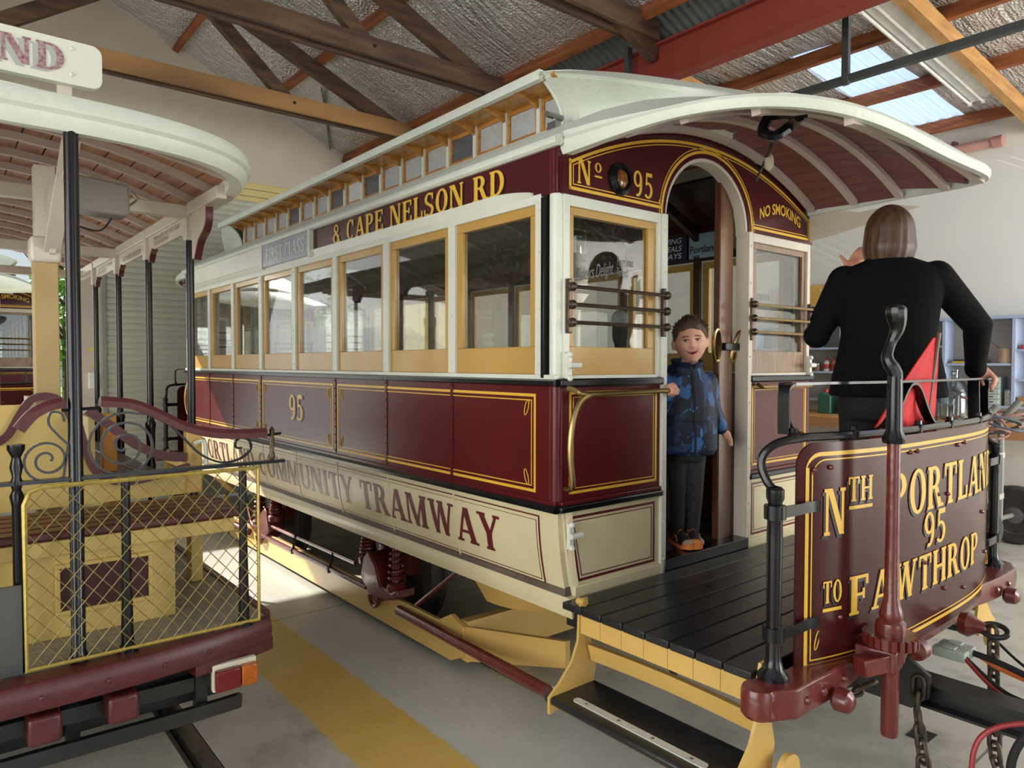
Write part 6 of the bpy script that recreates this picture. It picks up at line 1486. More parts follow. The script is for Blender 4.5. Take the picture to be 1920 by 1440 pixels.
# jerry cans
def jerry(x, y, z, w, d, h, body, cap, label, liquid=None):
    t = thing('jerry_can', label, 'jerry can', (x, y, z), 'jerry cans on the bench')
    pr_ = [(-w/2, 0), (w/2, 0), (w/2, h*0.82), (w*0.38, h*0.9), (w*0.05, h*0.92), (-w*0.1, h), (-w*0.36, h), (-w/2, h*0.9)]
    MB().prism(pr_, lambda u, v: (x + u, y - d/2, z + v), (0, d, 0)).build('body', body, t, bevel=0.022)
    MB().lathe([(0.03, h - 0.005), (0.03, h + 0.035), (0.02, h + 0.04), (0, h + 0.04)], (x - w*0.23, y, z), 'z', 14).build('cap', cap, t)
    MB().tube(catmull([(x - w*0.02, y, z + h*0.9), (x + w*0.1, y, z + h*0.99), (x + w*0.32, y, z + h*0.97), (x + w*0.42, y, z + h*0.86)], 5), 0.016, 8).build('handle', body, t)
    if liquid: MB().box(x - w*0.5 - 0.002, y - d*0.5 - 0.002, z + 0.02, x + w*0.5 + 0.002, y + d*0.5 + 0.002, z + h*0.22).build('liquid', liquid, t, bevel=0.02)
jerry(-2.32, 6.95, 1.03, 0.17, 0.26, 0.27, M('can_green', (52, 96, 76), 0.4), red_t, 'dark green jerry can with red cap on the workbench')
jerry(-1.98, 6.95, 1.03, 0.24, 0.26, 0.26, M('can_white', (212, 210, 196), 0.4), M('cap_white', (226, 226, 220), 0.4), 'translucent white jerry can on the workbench beside the person')
t = thing('pump_spray', 'green bottle lying behind the jerry cans', 'bottle', (-2.15, 7.1, 1.03)); MB().lathe([(0.05, 0), (0.052, 0.16), (0.02, 0.2), (0.02, 0.23), (0, 0.23)], (-2.15, 7.12, 1.03), 'z', 14).build('body', M('spray_green', (120, 176, 110), 0.4), t); MB().tube([(-2.15, 7.12, 1.24), (-2.06, 7.08, 1.27)], 0.012, 6).build('spout', black_rub, t)
# two grey pipes leaning over the bench
gp = M('grey_conduit', (132, 132, 124), 0.5)

# ================================================================== gas bottle trolley
tr = thing('gas_trolley', 'two-wheeled welding gas trolley with big rubber tyres', 'trolley', (0.0, 5.4, 0))
def wheel(x, y, r, name='wheel'):
    w = MB().lathe([(r*0.62, -0.045), (r*0.75, -0.06), (r*0.93, -0.055), (r, -0.03), (r, 0.03), (r*0.93, 0.055), (r*0.75, 0.06), (r*0.62, 0.045)], (x, y, r), 'y', 32).build('tyre', rubber, tr)
    MB().lathe([(0.02, -0.05), (r*0.28, -0.045), (r*0.32, -0.03), (r*0.55, -0.02), (r*0.63, -0.05), (r*0.65, -0.02), (r*0.65, 0.02), (r*0.55, 0.02), (0.02, 0.03)], (x, y, r), 'y', 24).build('hub', M('hub_grey', (98, 98, 96), 0.6), w)
wheel(-0.06, 4.98, 0.25); wheel(0.08, 5.72, 0.27)
MB().tube([(-0.06, 4.9, 0.25), (0.08, 5.8, 0.27)], 0.022, 8).build('axle', gp, tr)
for x, y in ((-0.06, 5.05), (0.03, 5.45)):
    MB().tube(catmull([(x, y, 0.24), (x, y, 1.0), (x - 0.04, y, 1.14), (x - 0.1, y - 0.02, 1.22)], 5), 0.026, 8).build('frame_tube', gp, tr)
for a_, b_ in (((-0.16, 5.03, 1.02), (0.10, 5.10, 1.30)), ((-0.06, 5.43, 1.03), (0.16, 5.50, 1.34))): MB().tube([a_, b_], 0.032, 10).build('handle_sleeve', gp, tr)
for z in (0.45, 0.82): bx(-0.12, 5.04, z, 0.06, 5.46, z + 0.05).build('cross_plate', M('plate_grey', (176, 168, 156), 0.6), tr)
bx(-0.2, 4.98, 0.02, 0.0, 5.5, 0.045).build('toe_plate', gp, tr)
MB().tube(catmull([(0.03, 5.45, 1.0), (-0.1, 5.42, 0.96), (-0.2, 5.36, 0.93)], 4), 0.016, 7).build('curved_stay', M('stay_cream', (196, 190, 176), 0.5), tr)
gc = thing('gas_cylinder', 'faded red gas cylinder strapped on the trolley', 'gas cylinder', (-0.12, 5.22, 0.046))
MB().lathe([(0.0, 0.0), (0.06, 0.0), (0.07, 0.02), (0.07, 0.82), (0.05, 0.9), (0.02, 0.93)], (-0.14, 5.22, 0.046), 'z', 18).build('body', M('faded_red', (176, 62, 60), 0.5, var=0.15), gc)
MB().lathe([(0.018, 0.92), (0.018, 0.98), (0.028, 0.98), (0.028, 1.0), (0, 1.0)], (-0.14, 5.22, 0.046), 'z', 10).build('valve', brass, gc)
hm = [M('hose_pink', (176, 128, 116), 0.5), M('hose_slate', (84, 92, 100), 0.5)]
hz = thing('hose_coil', 'tangled pinkish and slate twin hose hung on the trolley', 'hose', (0.0, 5.2, 1.1))
rnd = random.Random(5)
for k in range(6):
    c = V((0.0 + rnd.uniform(-0.05, 0.12), 5.25 + rnd.uniform(-0.1, 0.15), 1.13 + rnd.uniform(-0.03, 0.05))); a0 = rnd.uniform(0, 6)
    pts = [c + V((0.20*math.cos(a0 + a)*(1 + 0.1*math.sin(3*a)), 0.16*math.sin(a0 + a), 0.07*math.sin(a0 + a*1.0 + k))) for a in arange(0, 5.6, 18)]
    MB().tube(catmull(pts, 2), 0.011, 6).build('hose', hm[k % 2], hz)
MB().tube(catmull([(-0.25, 5.3, 1.36), (-0.1, 5.3, 1.32), (0.05, 5.3, 1.2), (0.12, 5.35, 1.05), (0.05, 5.3, 1.0)], 6), 0.011, 6).build('hose', hm[0], hz)
MB().tube(catmull([(-0.26, 5.32, 1.37), (-0.12, 5.33, 1.30), (0.02, 5.33, 1.16), (0.1, 5.38, 1.02)], 6), 0.011, 6).build('hose', hm[1], hz)

# ================================================================== coupling gear in front of the tram
tb = thing('tow_bar', 'black steel tow bar coupled under the tram end', 'tow bar', (1.4, 0.88, 0.42))
m = MB().box(0.8, 0.84, 0.455, 3.4, 0.95, 0.465).box(0.8, 0.84, 0.365, 3.4, 0.95, 0.375).box(0.8, 0.89, 0.375, 3.4, 0.90, 0.455)
m.build('bar', black_steel, tb)
MB().prism([(0.7, 0.36), (1.10, 0.36), (1.16, 0.42), (1.16, 0.50), (1.08, 0.55), (0.7, 0.55)], lambda u, v: (u, 0.83, v), (0, -0.02, 0)).build('gusset_plate', black_steel, tb)
cp = thing('coupler', 'maroon iron coupler clamped on the tow bar at the right edge', 'coupler', (1.52, 0.88, 0.42))
MB().lathe([(0.06, -0.06), (0.085, -0.05), (0.085, 0.05), (0.06, 0.06)], (1.53, 0.90, 0.41), 'x', 18).build('sleeve', maroon_iron, cp)
MB().box(1.46, 0.86, 0.28, 1.60, 0.94, 0.34).build('foot', maroon_iron, cp, bevel=0.01)
MB().tube(catmull([(1.50, 0.82, 0.36), (1.49, 0.79, 0.30), (1.50, 0.80, 0.24)], 4), 0.012, 6).build('hook', chain_mat, cp)
def link_mesh():
    pts = [(0.011*math.cos(a) if True else 0, 0, (0.014 if math.sin(a) > 0 else -0.014) + 0.011*math.sin(a)) for a in arange(0, 2*PI, 17)[:-1]]
    return MB().tube(pts, 0.0048, 6, closed=True)
lk = link_mesh().mesh('link', V((0, 0, 0)), 60)
def chain(pts, label, group='chains at the coupling'):
    P = catmull(pts, 12); t = thing('chain', label, 'chain', P[0], group)
    acc = 0; k = 0; step = 0.058; last = P[0]
    need = 0
    for a, b in zip(P, P[1:]):
        d = (b - a).length; pos = 0
        while need <= d - pos + 1e-9:
            pos += need; p = a + (b - a)*(pos/d)
            o = put('link', lk, t, p, chain_mat)
            q = V((0, 0, 1)).rotation_difference((b - a).normalized())
            o.rotation_mode = 'QUATERNION'; o.rotation_quaternion = q @ __import__('mathutils').Quaternion((0, 0, 1), PI/2*(k % 2) + 0.5); o.scale = (1.75, 1.75, 1.75)
            k += 1; need = step
        need -= (d - pos)
    return t
chain([(1.125, 0.80, 0.45), (1.13, 0.79, 0.35), (1.15, 0.79, 0.2), (1.16, 0.79, 0.06), (1.2, 0.80, 0.012), (1.32, 0.84, 0.012)], 'steel chain hanging from the tow bar gusset plate to the floor')
chain([(1.24, 1.22, 0.575), (1.245, 1.22, 0.42), (1.25, 1.22, 0.25), (1.26, 1.22, 0.08), (1.3, 1.23, 0.012), (1.36, 1.28, 0.012)], 'steel chain hanging from the ring below the dash')
chain([(0.90, 0.28, 0.55), (0.95, 0.36, 0.51), (1.02, 0.44, 0.50), (1.08, 0.54, 0.53)], 'short slack chain looped under the brake bracket')
chain([(0.42, 0.25, 0.53), (0.42, 0.25, 0.44), (0.43, 0.25, 0.36)], 'short chain end hanging under the platform')
chain([(1.5, 0.80, 0.24), (1.47, 0.79, 0.12), (1.46, 0.8, 0.03), (1.52, 0.84, 0.012)], 'chain hanging from the maroon coupler hook')
rg = thing('tow_ring', 'black ring on a maroon eye bolt below the right of the dash', 'ring', (1.2, 1.25, 0.6))
MB().tube([(1.245 + 0.045*math.cos(a), 1.22 + 0.02*math.sin(a), 0.60 + 0.02*math.sin(a)) for a in arange(0, 2*PI, 25)[:-1]], 0.011, 8, closed=True).build('ring', black_steel, rg)
MB().lathe([(0.045, -0.03), (0.05, 0.0), (0.03, 0.03), (0.02, 0.06), (0.0, 0.065)], (1.155, 1.22, 0.60), 'x', 14).build('eye_boss', maroon_iron, rg)
# trailer cables with grey connectors
con = M('grey_connector', (178, 190, 178), 0.5)
def cable(name, pts, r, mat, label): return tag(MB().tube(catmull(pts, 8), r, 8).build(name, mat), label, 'cable', 'trailer cables')
for k, (y, l) in enumerate(((1.13, 'left grey power connector on the cable bundle'), (1.20, 'right grey power connector on the cable bundle'))):
    t = thing('power_connector', l, 'connector', (1.12, y, 0.5), 'grey power connectors')
    bx(1.06, y - 0.028, 0.475, 1.18, y + 0.028, 0.515).build('housing', con, t, bevel=0.006)
    bx(1.09, y - 0.02, 0.515, 1.14, y + 0.02, 0.522).build('rib', con, t, bevel=0.003)
cable('power_cable', [(1.17, 1.20, 0.495), (1.3, 1.17, 0.49), (1.55, 1.07, 0.47), (1.8, 0.95, 0.46)], 0.013, black_rub, 'thick black cable from the right connector')
cable('power_cable', [(1.17, 1.215, 0.495), (1.28, 1.20, 0.46), (1.45, 1.15, 0.45), (1.8, 1.0, 0.44)], 0.010, M('cable_orange', (214, 110, 48), 0.45), 'orange cable from the right connector')
cable('power_cable', [(1.17, 1.13, 0.495), (1.3, 1.05, 0.45), (1.4, 0.98, 0.45), (1.6, 0.9, 0.47)], 0.008, black_rub, 'thin black cable from the left connector')
redc = M('cable_red', (150, 46, 46), 0.45)
cable('power_cable', [(1.17, 1.12, 0.495), (1.28, 1.04, 0.45), (1.38, 0.97, 0.44), (1.58, 0.88, 0.45)], 0.007, redc, 'thin red cable from the left connector')
cable('power_cable', [(1.62, 0.78, 0.48), (1.48, 0.72, 0.48), (1.38, 0.66, 0.42), (1.36, 0.63, 0.3), (1.40, 0.62, 0.18), (1.50, 0.63, 0.08), (1.7, 0.66, 0.02)], 0.009, redc, 'red cable looping down to the floor at the right edge')
cable('power_cable', [(1.65, 0.80, 0.50), (1.52, 0.74, 0.48), (1.46, 0.70, 0.38), (1.46, 0.69, 0.26), (1.52, 0.69, 0.15), (1.66, 0.7, 0.05)], 0.014, black_rub, 'thick black cable looping down beside the red one')
cable('power_cable', [(1.02, 1.50, 0.60), (1.12, 1.52, 0.50), (1.3, 1.45, 0.40), (1.55, 1.3, 0.38), (1.9, 1.2, 0.38)], 0.006, black_rub, 'thin black cable sagging from the far end of the dash')
# red flag tied to the platform rail
fl = thing('red_flag', 'bright red cloth flag draped from the platform rail', 'flag', (1.02, 1.0, 1.4))
def fp(u, v):
    """u 0..1 along the hem, v 0..1 from hem to peak"""
    yb = 0.57 + 0.62*u; yt = 1.0 + 0.05*u
    y = yb + (yt - yb)*v; z = 1.395 + (1.765 - 1.395)*v - 0.03*(1 - v)*math.sin(u*9)*0.4
    x = 1.035 - 0.012*math.sin(u*14 + v*2)*(1 - v) + 0.05*v + 0.02*(1 - abs(2*u - 1))*(1 - v)
    return (x, y, z)
MB().slab(fp, arange(0, 1, 30), arange(0, 1, 12), lambda u, v: V(fp(u, v)) - V((0.004, 0, 0))).build('cloth', M('red_flag_cloth', (206, 26, 34), 0.7, var=0.1), fl, smooth=60)
MB().tube([(1.05, 1.025, 1.40), (1.092, 1.03, 1.785)], 0.009, 8).build('flag_stick', wood_var, fl)
# tubs inside the tram
tub = thing('storage_tub', 'clear plastic storage tub with teal lid inside the tram', 'tub', (-0.75, 1.5, 0.70))
MB().box(-0.97, 1.30, 0.70, -0.50, 1.62, 1.00).build('tub', M('clear_plastic', (176, 186, 190), 0.35), tub, bevel=0.015)
MB().box(-0.985, 1.285, 1.00, -0.485, 1.635, 1.03).build('lid', M('teal_lid', (70, 176, 176), 0.4), tub, bevel=0.008)
rb_ = thing('red_box', 'dark red box on the tram floor behind the child', 'box', (-0.8, 1.05, 0.70))
MB().box(-1.0, 1.0, 0.70, -0.62, 1.24, 0.98).build('box', M('crate_red', (130, 36, 44), 0.5), rb_, bevel=0.01)
MB().box(-1.01, 0.99, 0.98, -0.61, 1.25, 1.0).build('lid', M('crate_red_lid', (150, 44, 52), 0.5), rb_, bevel=0.004)
# microphone-like controller seen through the left end window
mc = thing('ticket_machine', 'black machine with round silver top seen through the end window', 'machine', (-0.42, 0.62, 1.136))
MB().lathe([(0.045, 0), (0.045, 0.02), (0.03, 0.04), (0.028, 0.62), (0.04, 0.66), (0.04, 0.72)], (-0.30, 0.72, 1.136), 'z', 14).build('stand', black_rub, mc)
MB().ball((-0.30, 0.72, 1.89), (0.045, 0.045, 0.05), 14, 10).build('head', M('mic_grey', (150, 152, 152), 0.5, bump=0.4, bscale=200), mc)
lp = thing('saloon_lamp', 'dark metal saloon lamp with glass chimney seen through the end window', 'lamp', (-0.35, 0.35, 2.3))
MB().lathe([(0.02, 0.22), (0.03, 0.08), (0.10, 0.02), (0.105, 0.0), (0.095, 0.0), (0.02, 0.07)], (-0.30, 0.35, 2.16), 'z', 24).build('shade', black_p, lp)
MB().lathe([(0.10, 0.02), (0.10, 0.13), (0.095, 0.13), (0.095, 0.02)], (-0.30, 0.35, 2.16), 'z', 24).build('chimney', glass_clear, lp)
MB().tube([(-0.30, 0.35, 2.36), (-0.30, 0.35, 2.62)], 0.01, 6).build('stem', black_p, lp)
# ================================================================== people
def solid(name, m, mat, parent, voxel=0.006, smooth=4, kind=None):
    """fuse overlapping closed shapes into one continuous smooth skin"""
    me = m.mesh(name, V((0, 0, 0)), None)
    o = bpy.data.objects.new(name, me); COL.objects.link(o)
    r = o.modifiers.new('fuse', 'REMESH'); r.mode = 'VOXEL'; r.voxel_size = voxel; r.adaptivity = 0.0
    s = o.modifiers.new('soft', 'SMOOTH'); s.factor = 0.5; s.iterations = smooth
    dg = bpy.context.evaluated_depsgraph_get(); dg.update()
    out = bpy.data.meshes.new_from_object(o.evaluated_get(dg))
    bpy.data.objects.remove(o); bpy.data.meshes.remove(me)
    base = wl(parent)
    for v in out.vertices: v.co -= base
    out.polygons.foreach_set('use_smooth', [True]*len(out.polygons))
    out.materials.clear(); out.name = name
    return link(name, out, mat, parent)
def limb(m, pts, rads, n=12):
    """tapered limb through joints with rounded ends"""
    P = [V(p) for p in pts]; path = []; rr = []
    for i in range(len(P) - 1):
        for k in range(5):
            t = k/5; path.append(P[i].lerp(P[i+1], t)); rr.append(rads[i] + (rads[i+1] - rads[i])*t)
    path.append(P[-1]); rr.append(rads[-1])
    m.tube(path, 1.0, n, scales=rr)
    for p, r in zip(P, rads): m.ball(p, r*1.0, n, 8)
def ell(m, c, rad, frame, n=16, k=10):
    """ellipsoid in a local frame (right, forward, up)"""
    q = MB().ball((0, 0, 0), rad, n, k)
    r, f = frame
    m.add([V(c) + r*p.x + f*p.y + V((0, 0, p.z)) for p in q.v], q.f)

# ---------------------------------------------------------------- woman at the far rail, seen from behind
O = V((0.825, 1.205, DK)); F = V((-0.39, 0.92, 0)).normalized(); Rr = V((F.y, -F.x, 0))
def L(r, f, z): return O + Rr*r + F*f + V((0, 0, z))
skin_w = M('skin_tone_woman', (196, 136, 112), 0.5, var=0.06)
coat = M('black_wool_coat', (10, 9, 11), 0.9, spec=0.15, var=0.2, scale=40, bump=0.15, bscale=120)
trous = M('black_trousers', (12, 12, 14), 0.85)
hairb = M('brown_bob_hair', (92, 62, 40), 0.45, var=0.4, scale=14, stretch=(3, 3, 0.4), rgb2=(48, 32, 22))
wm = thing('person', 'person in black coat and trousers on the platform, back turned, hand on rail', 'person', O)
m = MB()
ell(m, L(0, 0.02, 1.565), (0.072, 0.092, 0.112), (Rr, F)); ell(m, L(0, 0.10, 1.535), (0.016, 0.022, 0.03), (Rr, F))
for s in (-1, 1): ell(m, L(0.075*s, 0.0, 1.555), (0.012, 0.02, 0.03), (Rr, F))
limb(m, [L(0, 0.0, 1.38), L(0, 0.005, 1.48)], [0.058, 0.052])
ell(m, L(0, 0, 1.25), (0.16, 0.10, 0.20), (Rr, F)); ell(m, L(0, 0, 0.98), (0.15, 0.11, 0.17), (Rr, F))
for s in (-1, 1): limb(m, [L(0.085*s, 0, 0.92), L(0.09*s, 0.02, 0.50), L(0.095*s, 0, 0.09)], [0.085, 0.058, 0.042]); limb(m, [L(0.095*s, -0.03, 0.045), L(0.10*s, 0.15, 0.035)], [0.042, 0.034])
EL, WLh = L(-0.285, -0.03, 1.13), L(-0.155, 0.12, 1.40)
limb(m, [L(-0.18, 0, 1.36), EL, WLh], [0.055, 0.042, 0.028])
ER, WR = L(0.345, 0.16, 1.17), L(0.365, 0.43, 0.965)
limb(m, [L(0.18, 0, 1.36), ER, WR], [0.055, 0.042, 0.028])
# raised left hand near the face: palm, four curled fingers, thumb standing out
pc = WLh + Rr*0.015 + F*0.02 + V((0, 0, 0.055))
limb(m, [WLh, pc], [0.026, 0.034]); ell(m, pc, (0.036, 0.018, 0.042), (Rr, F))
for k in range(4):
    b = pc + Rr*(0.026 - 0.017*k + 0.01) + V((0, 0, 0.035)); limb(m, [b, b + Rr*0.016 + V((0, 0, 0.034 - 0.004*abs(k - 1.5))) + F*0.006, b + Rr*0.034 + V((0, 0, 0.05)) + F*0.02], [0.0095, 0.0088, 0.0075], 8)
tb0 = pc - Rr*0.03 - V((0, 0, 0.01)); limb(m, [tb0, tb0 + V((0, 0, 0.035)) - Rr*0.012, tb0 + V((0, 0, 0.06)) - Rr*0.03], [0.0115, 0.0105, 0.008], 8)
# right hand lying over the rail end, fingers hanging down
hc = WR + Rr*0.035 + F*0.045 + V((0, 0, -0.005))
limb(m, [WR, hc], [0.027, 0.033]); ell(m, hc, (0.038, 0.042, 0.02), (Rr, F))
for k in range(4):
    b = hc + Rr*(0.034 - 0.004*k) + F*(0.03 - 0.019*k); ln = (0.9, 1.0, 0.95, 0.78)[k]
    limb(m, [b, b + Rr*0.022 - V((0, 0, 0.03*ln)), b + Rr*0.016 - V((0, 0, 0.06*ln)), b + Rr*0.004 - V((0, 0, 0.078*ln))], [0.0098, 0.0095, 0.0088, 0.0075], 8)
tb0 = hc - Rr*0.005 - F*0.03; limb(m, [tb0, tb0 - V((0, 0, 0.03)) - Rr*0.005, tb0 - V((0, 0, 0.055)) + Rr*0.004], [0.0115, 0.0105, 0.0085], 8)
solid('body', m, skin_w, wm, 0.006, 3)
# coat
m = MB()
def ring(z, a, b, df=0.0, n=28, e=2.4):
    out = []
    for i in range(n):
        t = 2*PI*i/n; c, s_ = math.cos(t), math.sin(t)
        out.append(L(a*(1 if c > 0 else -1)*abs(c)**(2/e), df + b*(1 if s_ > 0 else -1)*abs(s_)**(2/e), z))
    return out
def loft(m, rings):
    n = len(rings[0]); vs = [p for r in rings for p in r]; fs = []
    for i in range(len(rings) - 1):
        for k in range(n): fs.append((i*n+k, i*n+(k+1) % n, (i+1)*n+(k+1) % n, (i+1)*n+k))
    fs.append(tuple(range(n - 1, -1, -1))); fs.append(tuple((len(rings)-1)*n + k for k in range(n)))
    m.add(vs, fs)
loft(m, [ring(0.86, 0.235, 0.165), ring(0.95, 0.222, 0.16), ring(1.05, 0.20, 0.145), ring(1.14, 0.188, 0.135), ring(1.25, 0.20, 0.135), ring(1.34, 0.212, 0.125), ring(1.395, 0.212, 0.105), ring(1.43, 0.16, 0.085), ring(1.46, 0.09, 0.07), ring(1.485, 0.07, 0.066)])
for s, sh_, el_, wr in ((-1, L(-0.178, 0, 1.375), EL, WLh.lerp(EL, 0.08)), (1, L(0.178, 0, 1.375), ER, WR.lerp(ER, 0.06))):
    limb(m, [sh_, el_, wr], [0.068, 0.058, 0.042], 14)
    ell(m, L(0.20*s, 0, 1.405), (0.034, 0.055, 0.022), (Rr, F))
    d = (wr - el_).normalized(); limb(m, [wr - d*0.02, wr], [0.046, 0.046], 12)
ct = solid('coat', m, coat, wm, 0.007, 4)
# stand collar, back vent, and ruched right cuff
MB().slab(lambda a, t: L((0.066 + 0.014*t)*math.sin(a), -(0.062 + 0.016*t)*math.cos(a), 1.455 + 0.055*t - 0.012*abs(a)), arange(-2.1, 2.1, 25), arange(0, 1, 5), lambda a, t: L((0.074 + 0.014*t)*math.sin(a), -(0.07 + 0.016*t)*math.cos(a), 1.452 + 0.055*t - 0.012*abs(a))).build('collar', coat, ct)
m = MB()
loft(m, [ring(0.90, 0.19, 0.14), ring(0.80, 0.195, 0.145), ring(0.76, 0.19, 0.13)])
for s in (-1, 1): limb(m, [L(0.095*s, 0, 0.84), L(0.098*s, 0.015, 0.48), L(0.10*s, 0, 0.07)], [0.102, 0.082, 0.068], 16)
solid('trousers', m, trous, wm, 0.008, 4)
for s in (-1, 1):
    m = MB(); limb(m, [L(0.10*s, -0.045, 0.048), L(0.102*s, 0.05, 0.05), L(0.108*s, 0.17, 0.038)], [0.046, 0.05, 0.036])
    solid('shoe', m, black_rub, wm, 0.006, 3)
# bob of hair: cap plus hanging curtain, with strand ridges
def hp(a, t, o=0.0):
    """a angle round the head from the back, t 0 crown .. 1 hem"""
    if t < 0.5:
        q = t/0.5*PI/2; rr = math.sin(q); z = 1.572 + 0.125*math.cos(q)
    else:
        q = (t - 0.5)/0.5; rr = 1.0 + 0.12*q - 0.55*max(0, q - 0.55)**1.3; z = 1.572 - 0.118*q
    k = 1 + 0.018*math.sin(a*17 + t*3)*min(1, t*2) + o
    return L(0.099*rr*k*math.sin(a), 0.012 - 0.112*rr*k*math.cos(a), z)
hr = MB().slab(lambda a, t: hp(a, t), arange(-2.15, 2.15, 61), arange(0.01, 1, 22), lambda a, t: hp(a, t, -0.16)).build('hair', hairb, wm, smooth=60)

# ---------------------------------------------------------------- child in the doorway
O = V((-0.105, 1.02, 0.716)); F = V((0.86, -0.51, 0)).normalized(); Rr = V((F.y, -F.x, 0))
skin_c = M('skin_tone_child', (226, 170, 146), 0.5, var=0.05)
ch = thing('person', 'small child in blue patterned jacket and orange trainers in the tram doorway', 'person', O)
HF = V((0.66, -0.75, 0)).normalized(); HR = V((HF.y, -HF.x, 0)); HC = O + V((0.014, 0.005, 1.06)) + F*0.01
def Hd(r, f, z):
    # head tilted slightly towards its right shoulder
    a = R(5); r2 = r*math.cos(a) + z*math.sin(a); z2 = -r*math.sin(a) + z*math.cos(a)
    return HC + HR*r2 + HF*f + V((0, 0, z2))
def hs(th, ph):
    """skull and face surface: th round (0 = face), ph -pi/2..pi/2"""
    x = math.cos(ph)*math.sin(th); y = math.cos(ph)*math.cos(th); z = math.sin(ph)
    rx, ry, rz = 0.083, 0.096, 0.113
    if z < 0:
        k = 1 - 0.26*(-z)**1.7; rx *= k; ry *= (1 - 0.12*(-z)**1.5) if y > 0 else (1 - 0.45*(-z)**1.2)
    px, py, pz = rx*x, ry*y, rz*z
    if y > 0:
        g = lambda cx, cz, wx, wz: math.exp(-((px - cx)/wx)**2 - ((pz - cz)/wz)**2)
        py += 0.012*g(0, -0.006, 0.009, 0.030) + 0.013*g(0, -0.026, 0.013, 0.011)
        py += 0.006*(g(0.011, -0.028, 0.007, 0.008) + g(-0.011, -0.028, 0.007, 0.008))
        py -= 0.008*(g(0.031, 0.006, 0.016, 0.011) + g(-0.031, 0.006, 0.016, 0.011))
        py += 0.005*(g(0.03, 0.026, 0.026, 0.009) + g(-0.03, 0.026, 0.026, 0.009))
        py += 0.007*(g(0.040, -0.034, 0.017, 0.017) + g(-0.040, -0.034, 0.017, 0.017))
        py += 0.005*g(0, -0.050, 0.026, 0.007) - 0.004*g(0, -0.060, 0.026, 0.005) + 0.005*g(0, -0.072, 0.022, 0.008) + 0.009*g(0, -0.100, 0.02, 0.014)
    return Hd(px, py, pz)
m = MB()
n, k = 72, 48
vs = [hs(2*PI*i/n, -PI/2 + PI*(j + 0.5)/k) for j in range(k) for i in range(n)]
fs = [(j*n+i, j*n+(i+1) % n, (j+1)*n+(i+1) % n, (j+1)*n+i) for j in range(k - 1) for i in range(n)] + [tuple(range(n - 1, -1, -1)), tuple((k-1)*n + i for i in range(n))]
m.add(vs, fs)
for s in (-1, 1):
    q = MB().ball((0, 0, 0), (0.009, 0.017, 0.029), 12, 8); m.add([Hd(0.084*s + p.x + 0.006*s*(p.y < 0), -0.004 + p.y, -0.010 + p.z) for p in q.v], q.f)
limb(m, [L(0, -0.005, 0.87), HC + V((0, 0, -0.08)) - HF*0.015], [0.045, 0.043])
ell(m, L(0, 0, 0.75), (0.10, 0.07, 0.15), (Rr, F)); ell(m, L(0, 0, 0.56), (0.10, 0.075, 0.10), (Rr, F))
for s in (-1, 1): limb(m, [L(0.048*s, 0, 0.5), L(0.045*s, 0.012, 0.28), L(0.042*s, 0, 0.06)], [0.05, 0.037, 0.028]); limb(m, [L(0.045*s, -0.02, 0.03), L(0.048*s, 0.08, 0.025)], [0.026, 0.022])
sR, eR, wR = L(0.115, -0.005, 0.845), V((-0.085, 0.775, 1.455)), V((0.005, 0.735, 1.515))
sL, eL, wL = L(-0.115, -0.005, 0.845), V((-0.045, 1.145, 1.43)), V((-0.005, 1.195, 1.315))
limb(m, [sR, eR, wR], [0.04, 0.03, 0.021]); limb(m, [sL, eL, wL], [0.04, 0.03, 0.021])
# right hand gripping the end of the brass rail
gc_ = V((0.048, 0.688, 1.545)); limb(m, [wR, gc_ + V((0.005, 0.012, 0.004))], [0.021, 0.024])
ell(m, gc_ + V((0.006, 0.005, 0.008)), (0.026, 0.026, 0.015), (V((1, 0, 0)), V((0, 1, 0))))
for q in range(4):
    b = gc_ + V((0.022, 0.018 - 0.015*q, 0.004)); l_ = (0.95, 1.0, 0.95, 0.8)[q]
    limb(m, [b, b + V((0.016, -0.002, -0.012*l_)), b + V((0.012, -0.002, -0.030*l_)), b + V((-0.006, -0.001, -0.036*l_))], [0.0078, 0.0076, 0.0072, 0.0062], 8)
b = gc_ + V((-0.012, 0.02, 0.0)); limb(m, [b, b + V((0.004, -0.004, -0.022)), b + V((0.018, -0.008, -0.036))], [0.009, 0.0085, 0.007], 8)
# left hand hanging, slightly curled
hc = wL + V((0.014, 0.022, -0.03)); limb(m, [wL, hc], [0.02, 0.023]); ell(m, hc, (0.024, 0.013, 0.026), (F, Rr))
for q in range(4):
    b = hc + F*(0.018 - 0.012*q) + V((0.002, 0.006, -0.018)); l_ = (0.9, 1.0, 0.95, 0.8)[q]
    limb(m, [b, b + V((0.008, 0.012, -0.020*l_)), b + V((0.010, 0.010, -0.038*l_))], [0.0075, 0.0072, 0.0062], 8)
b = hc + F*0.024 + V((0, 0, 0.006)); limb(m, [b, b + F*0.014 + V((0, 0.004, -0.014)), b + F*0.018 + V((0.002, 0.01, -0.03))], [0.0085, 0.008, 0.0068], 8)
solid('body', m, skin_c, ch, 0.0042, 2)
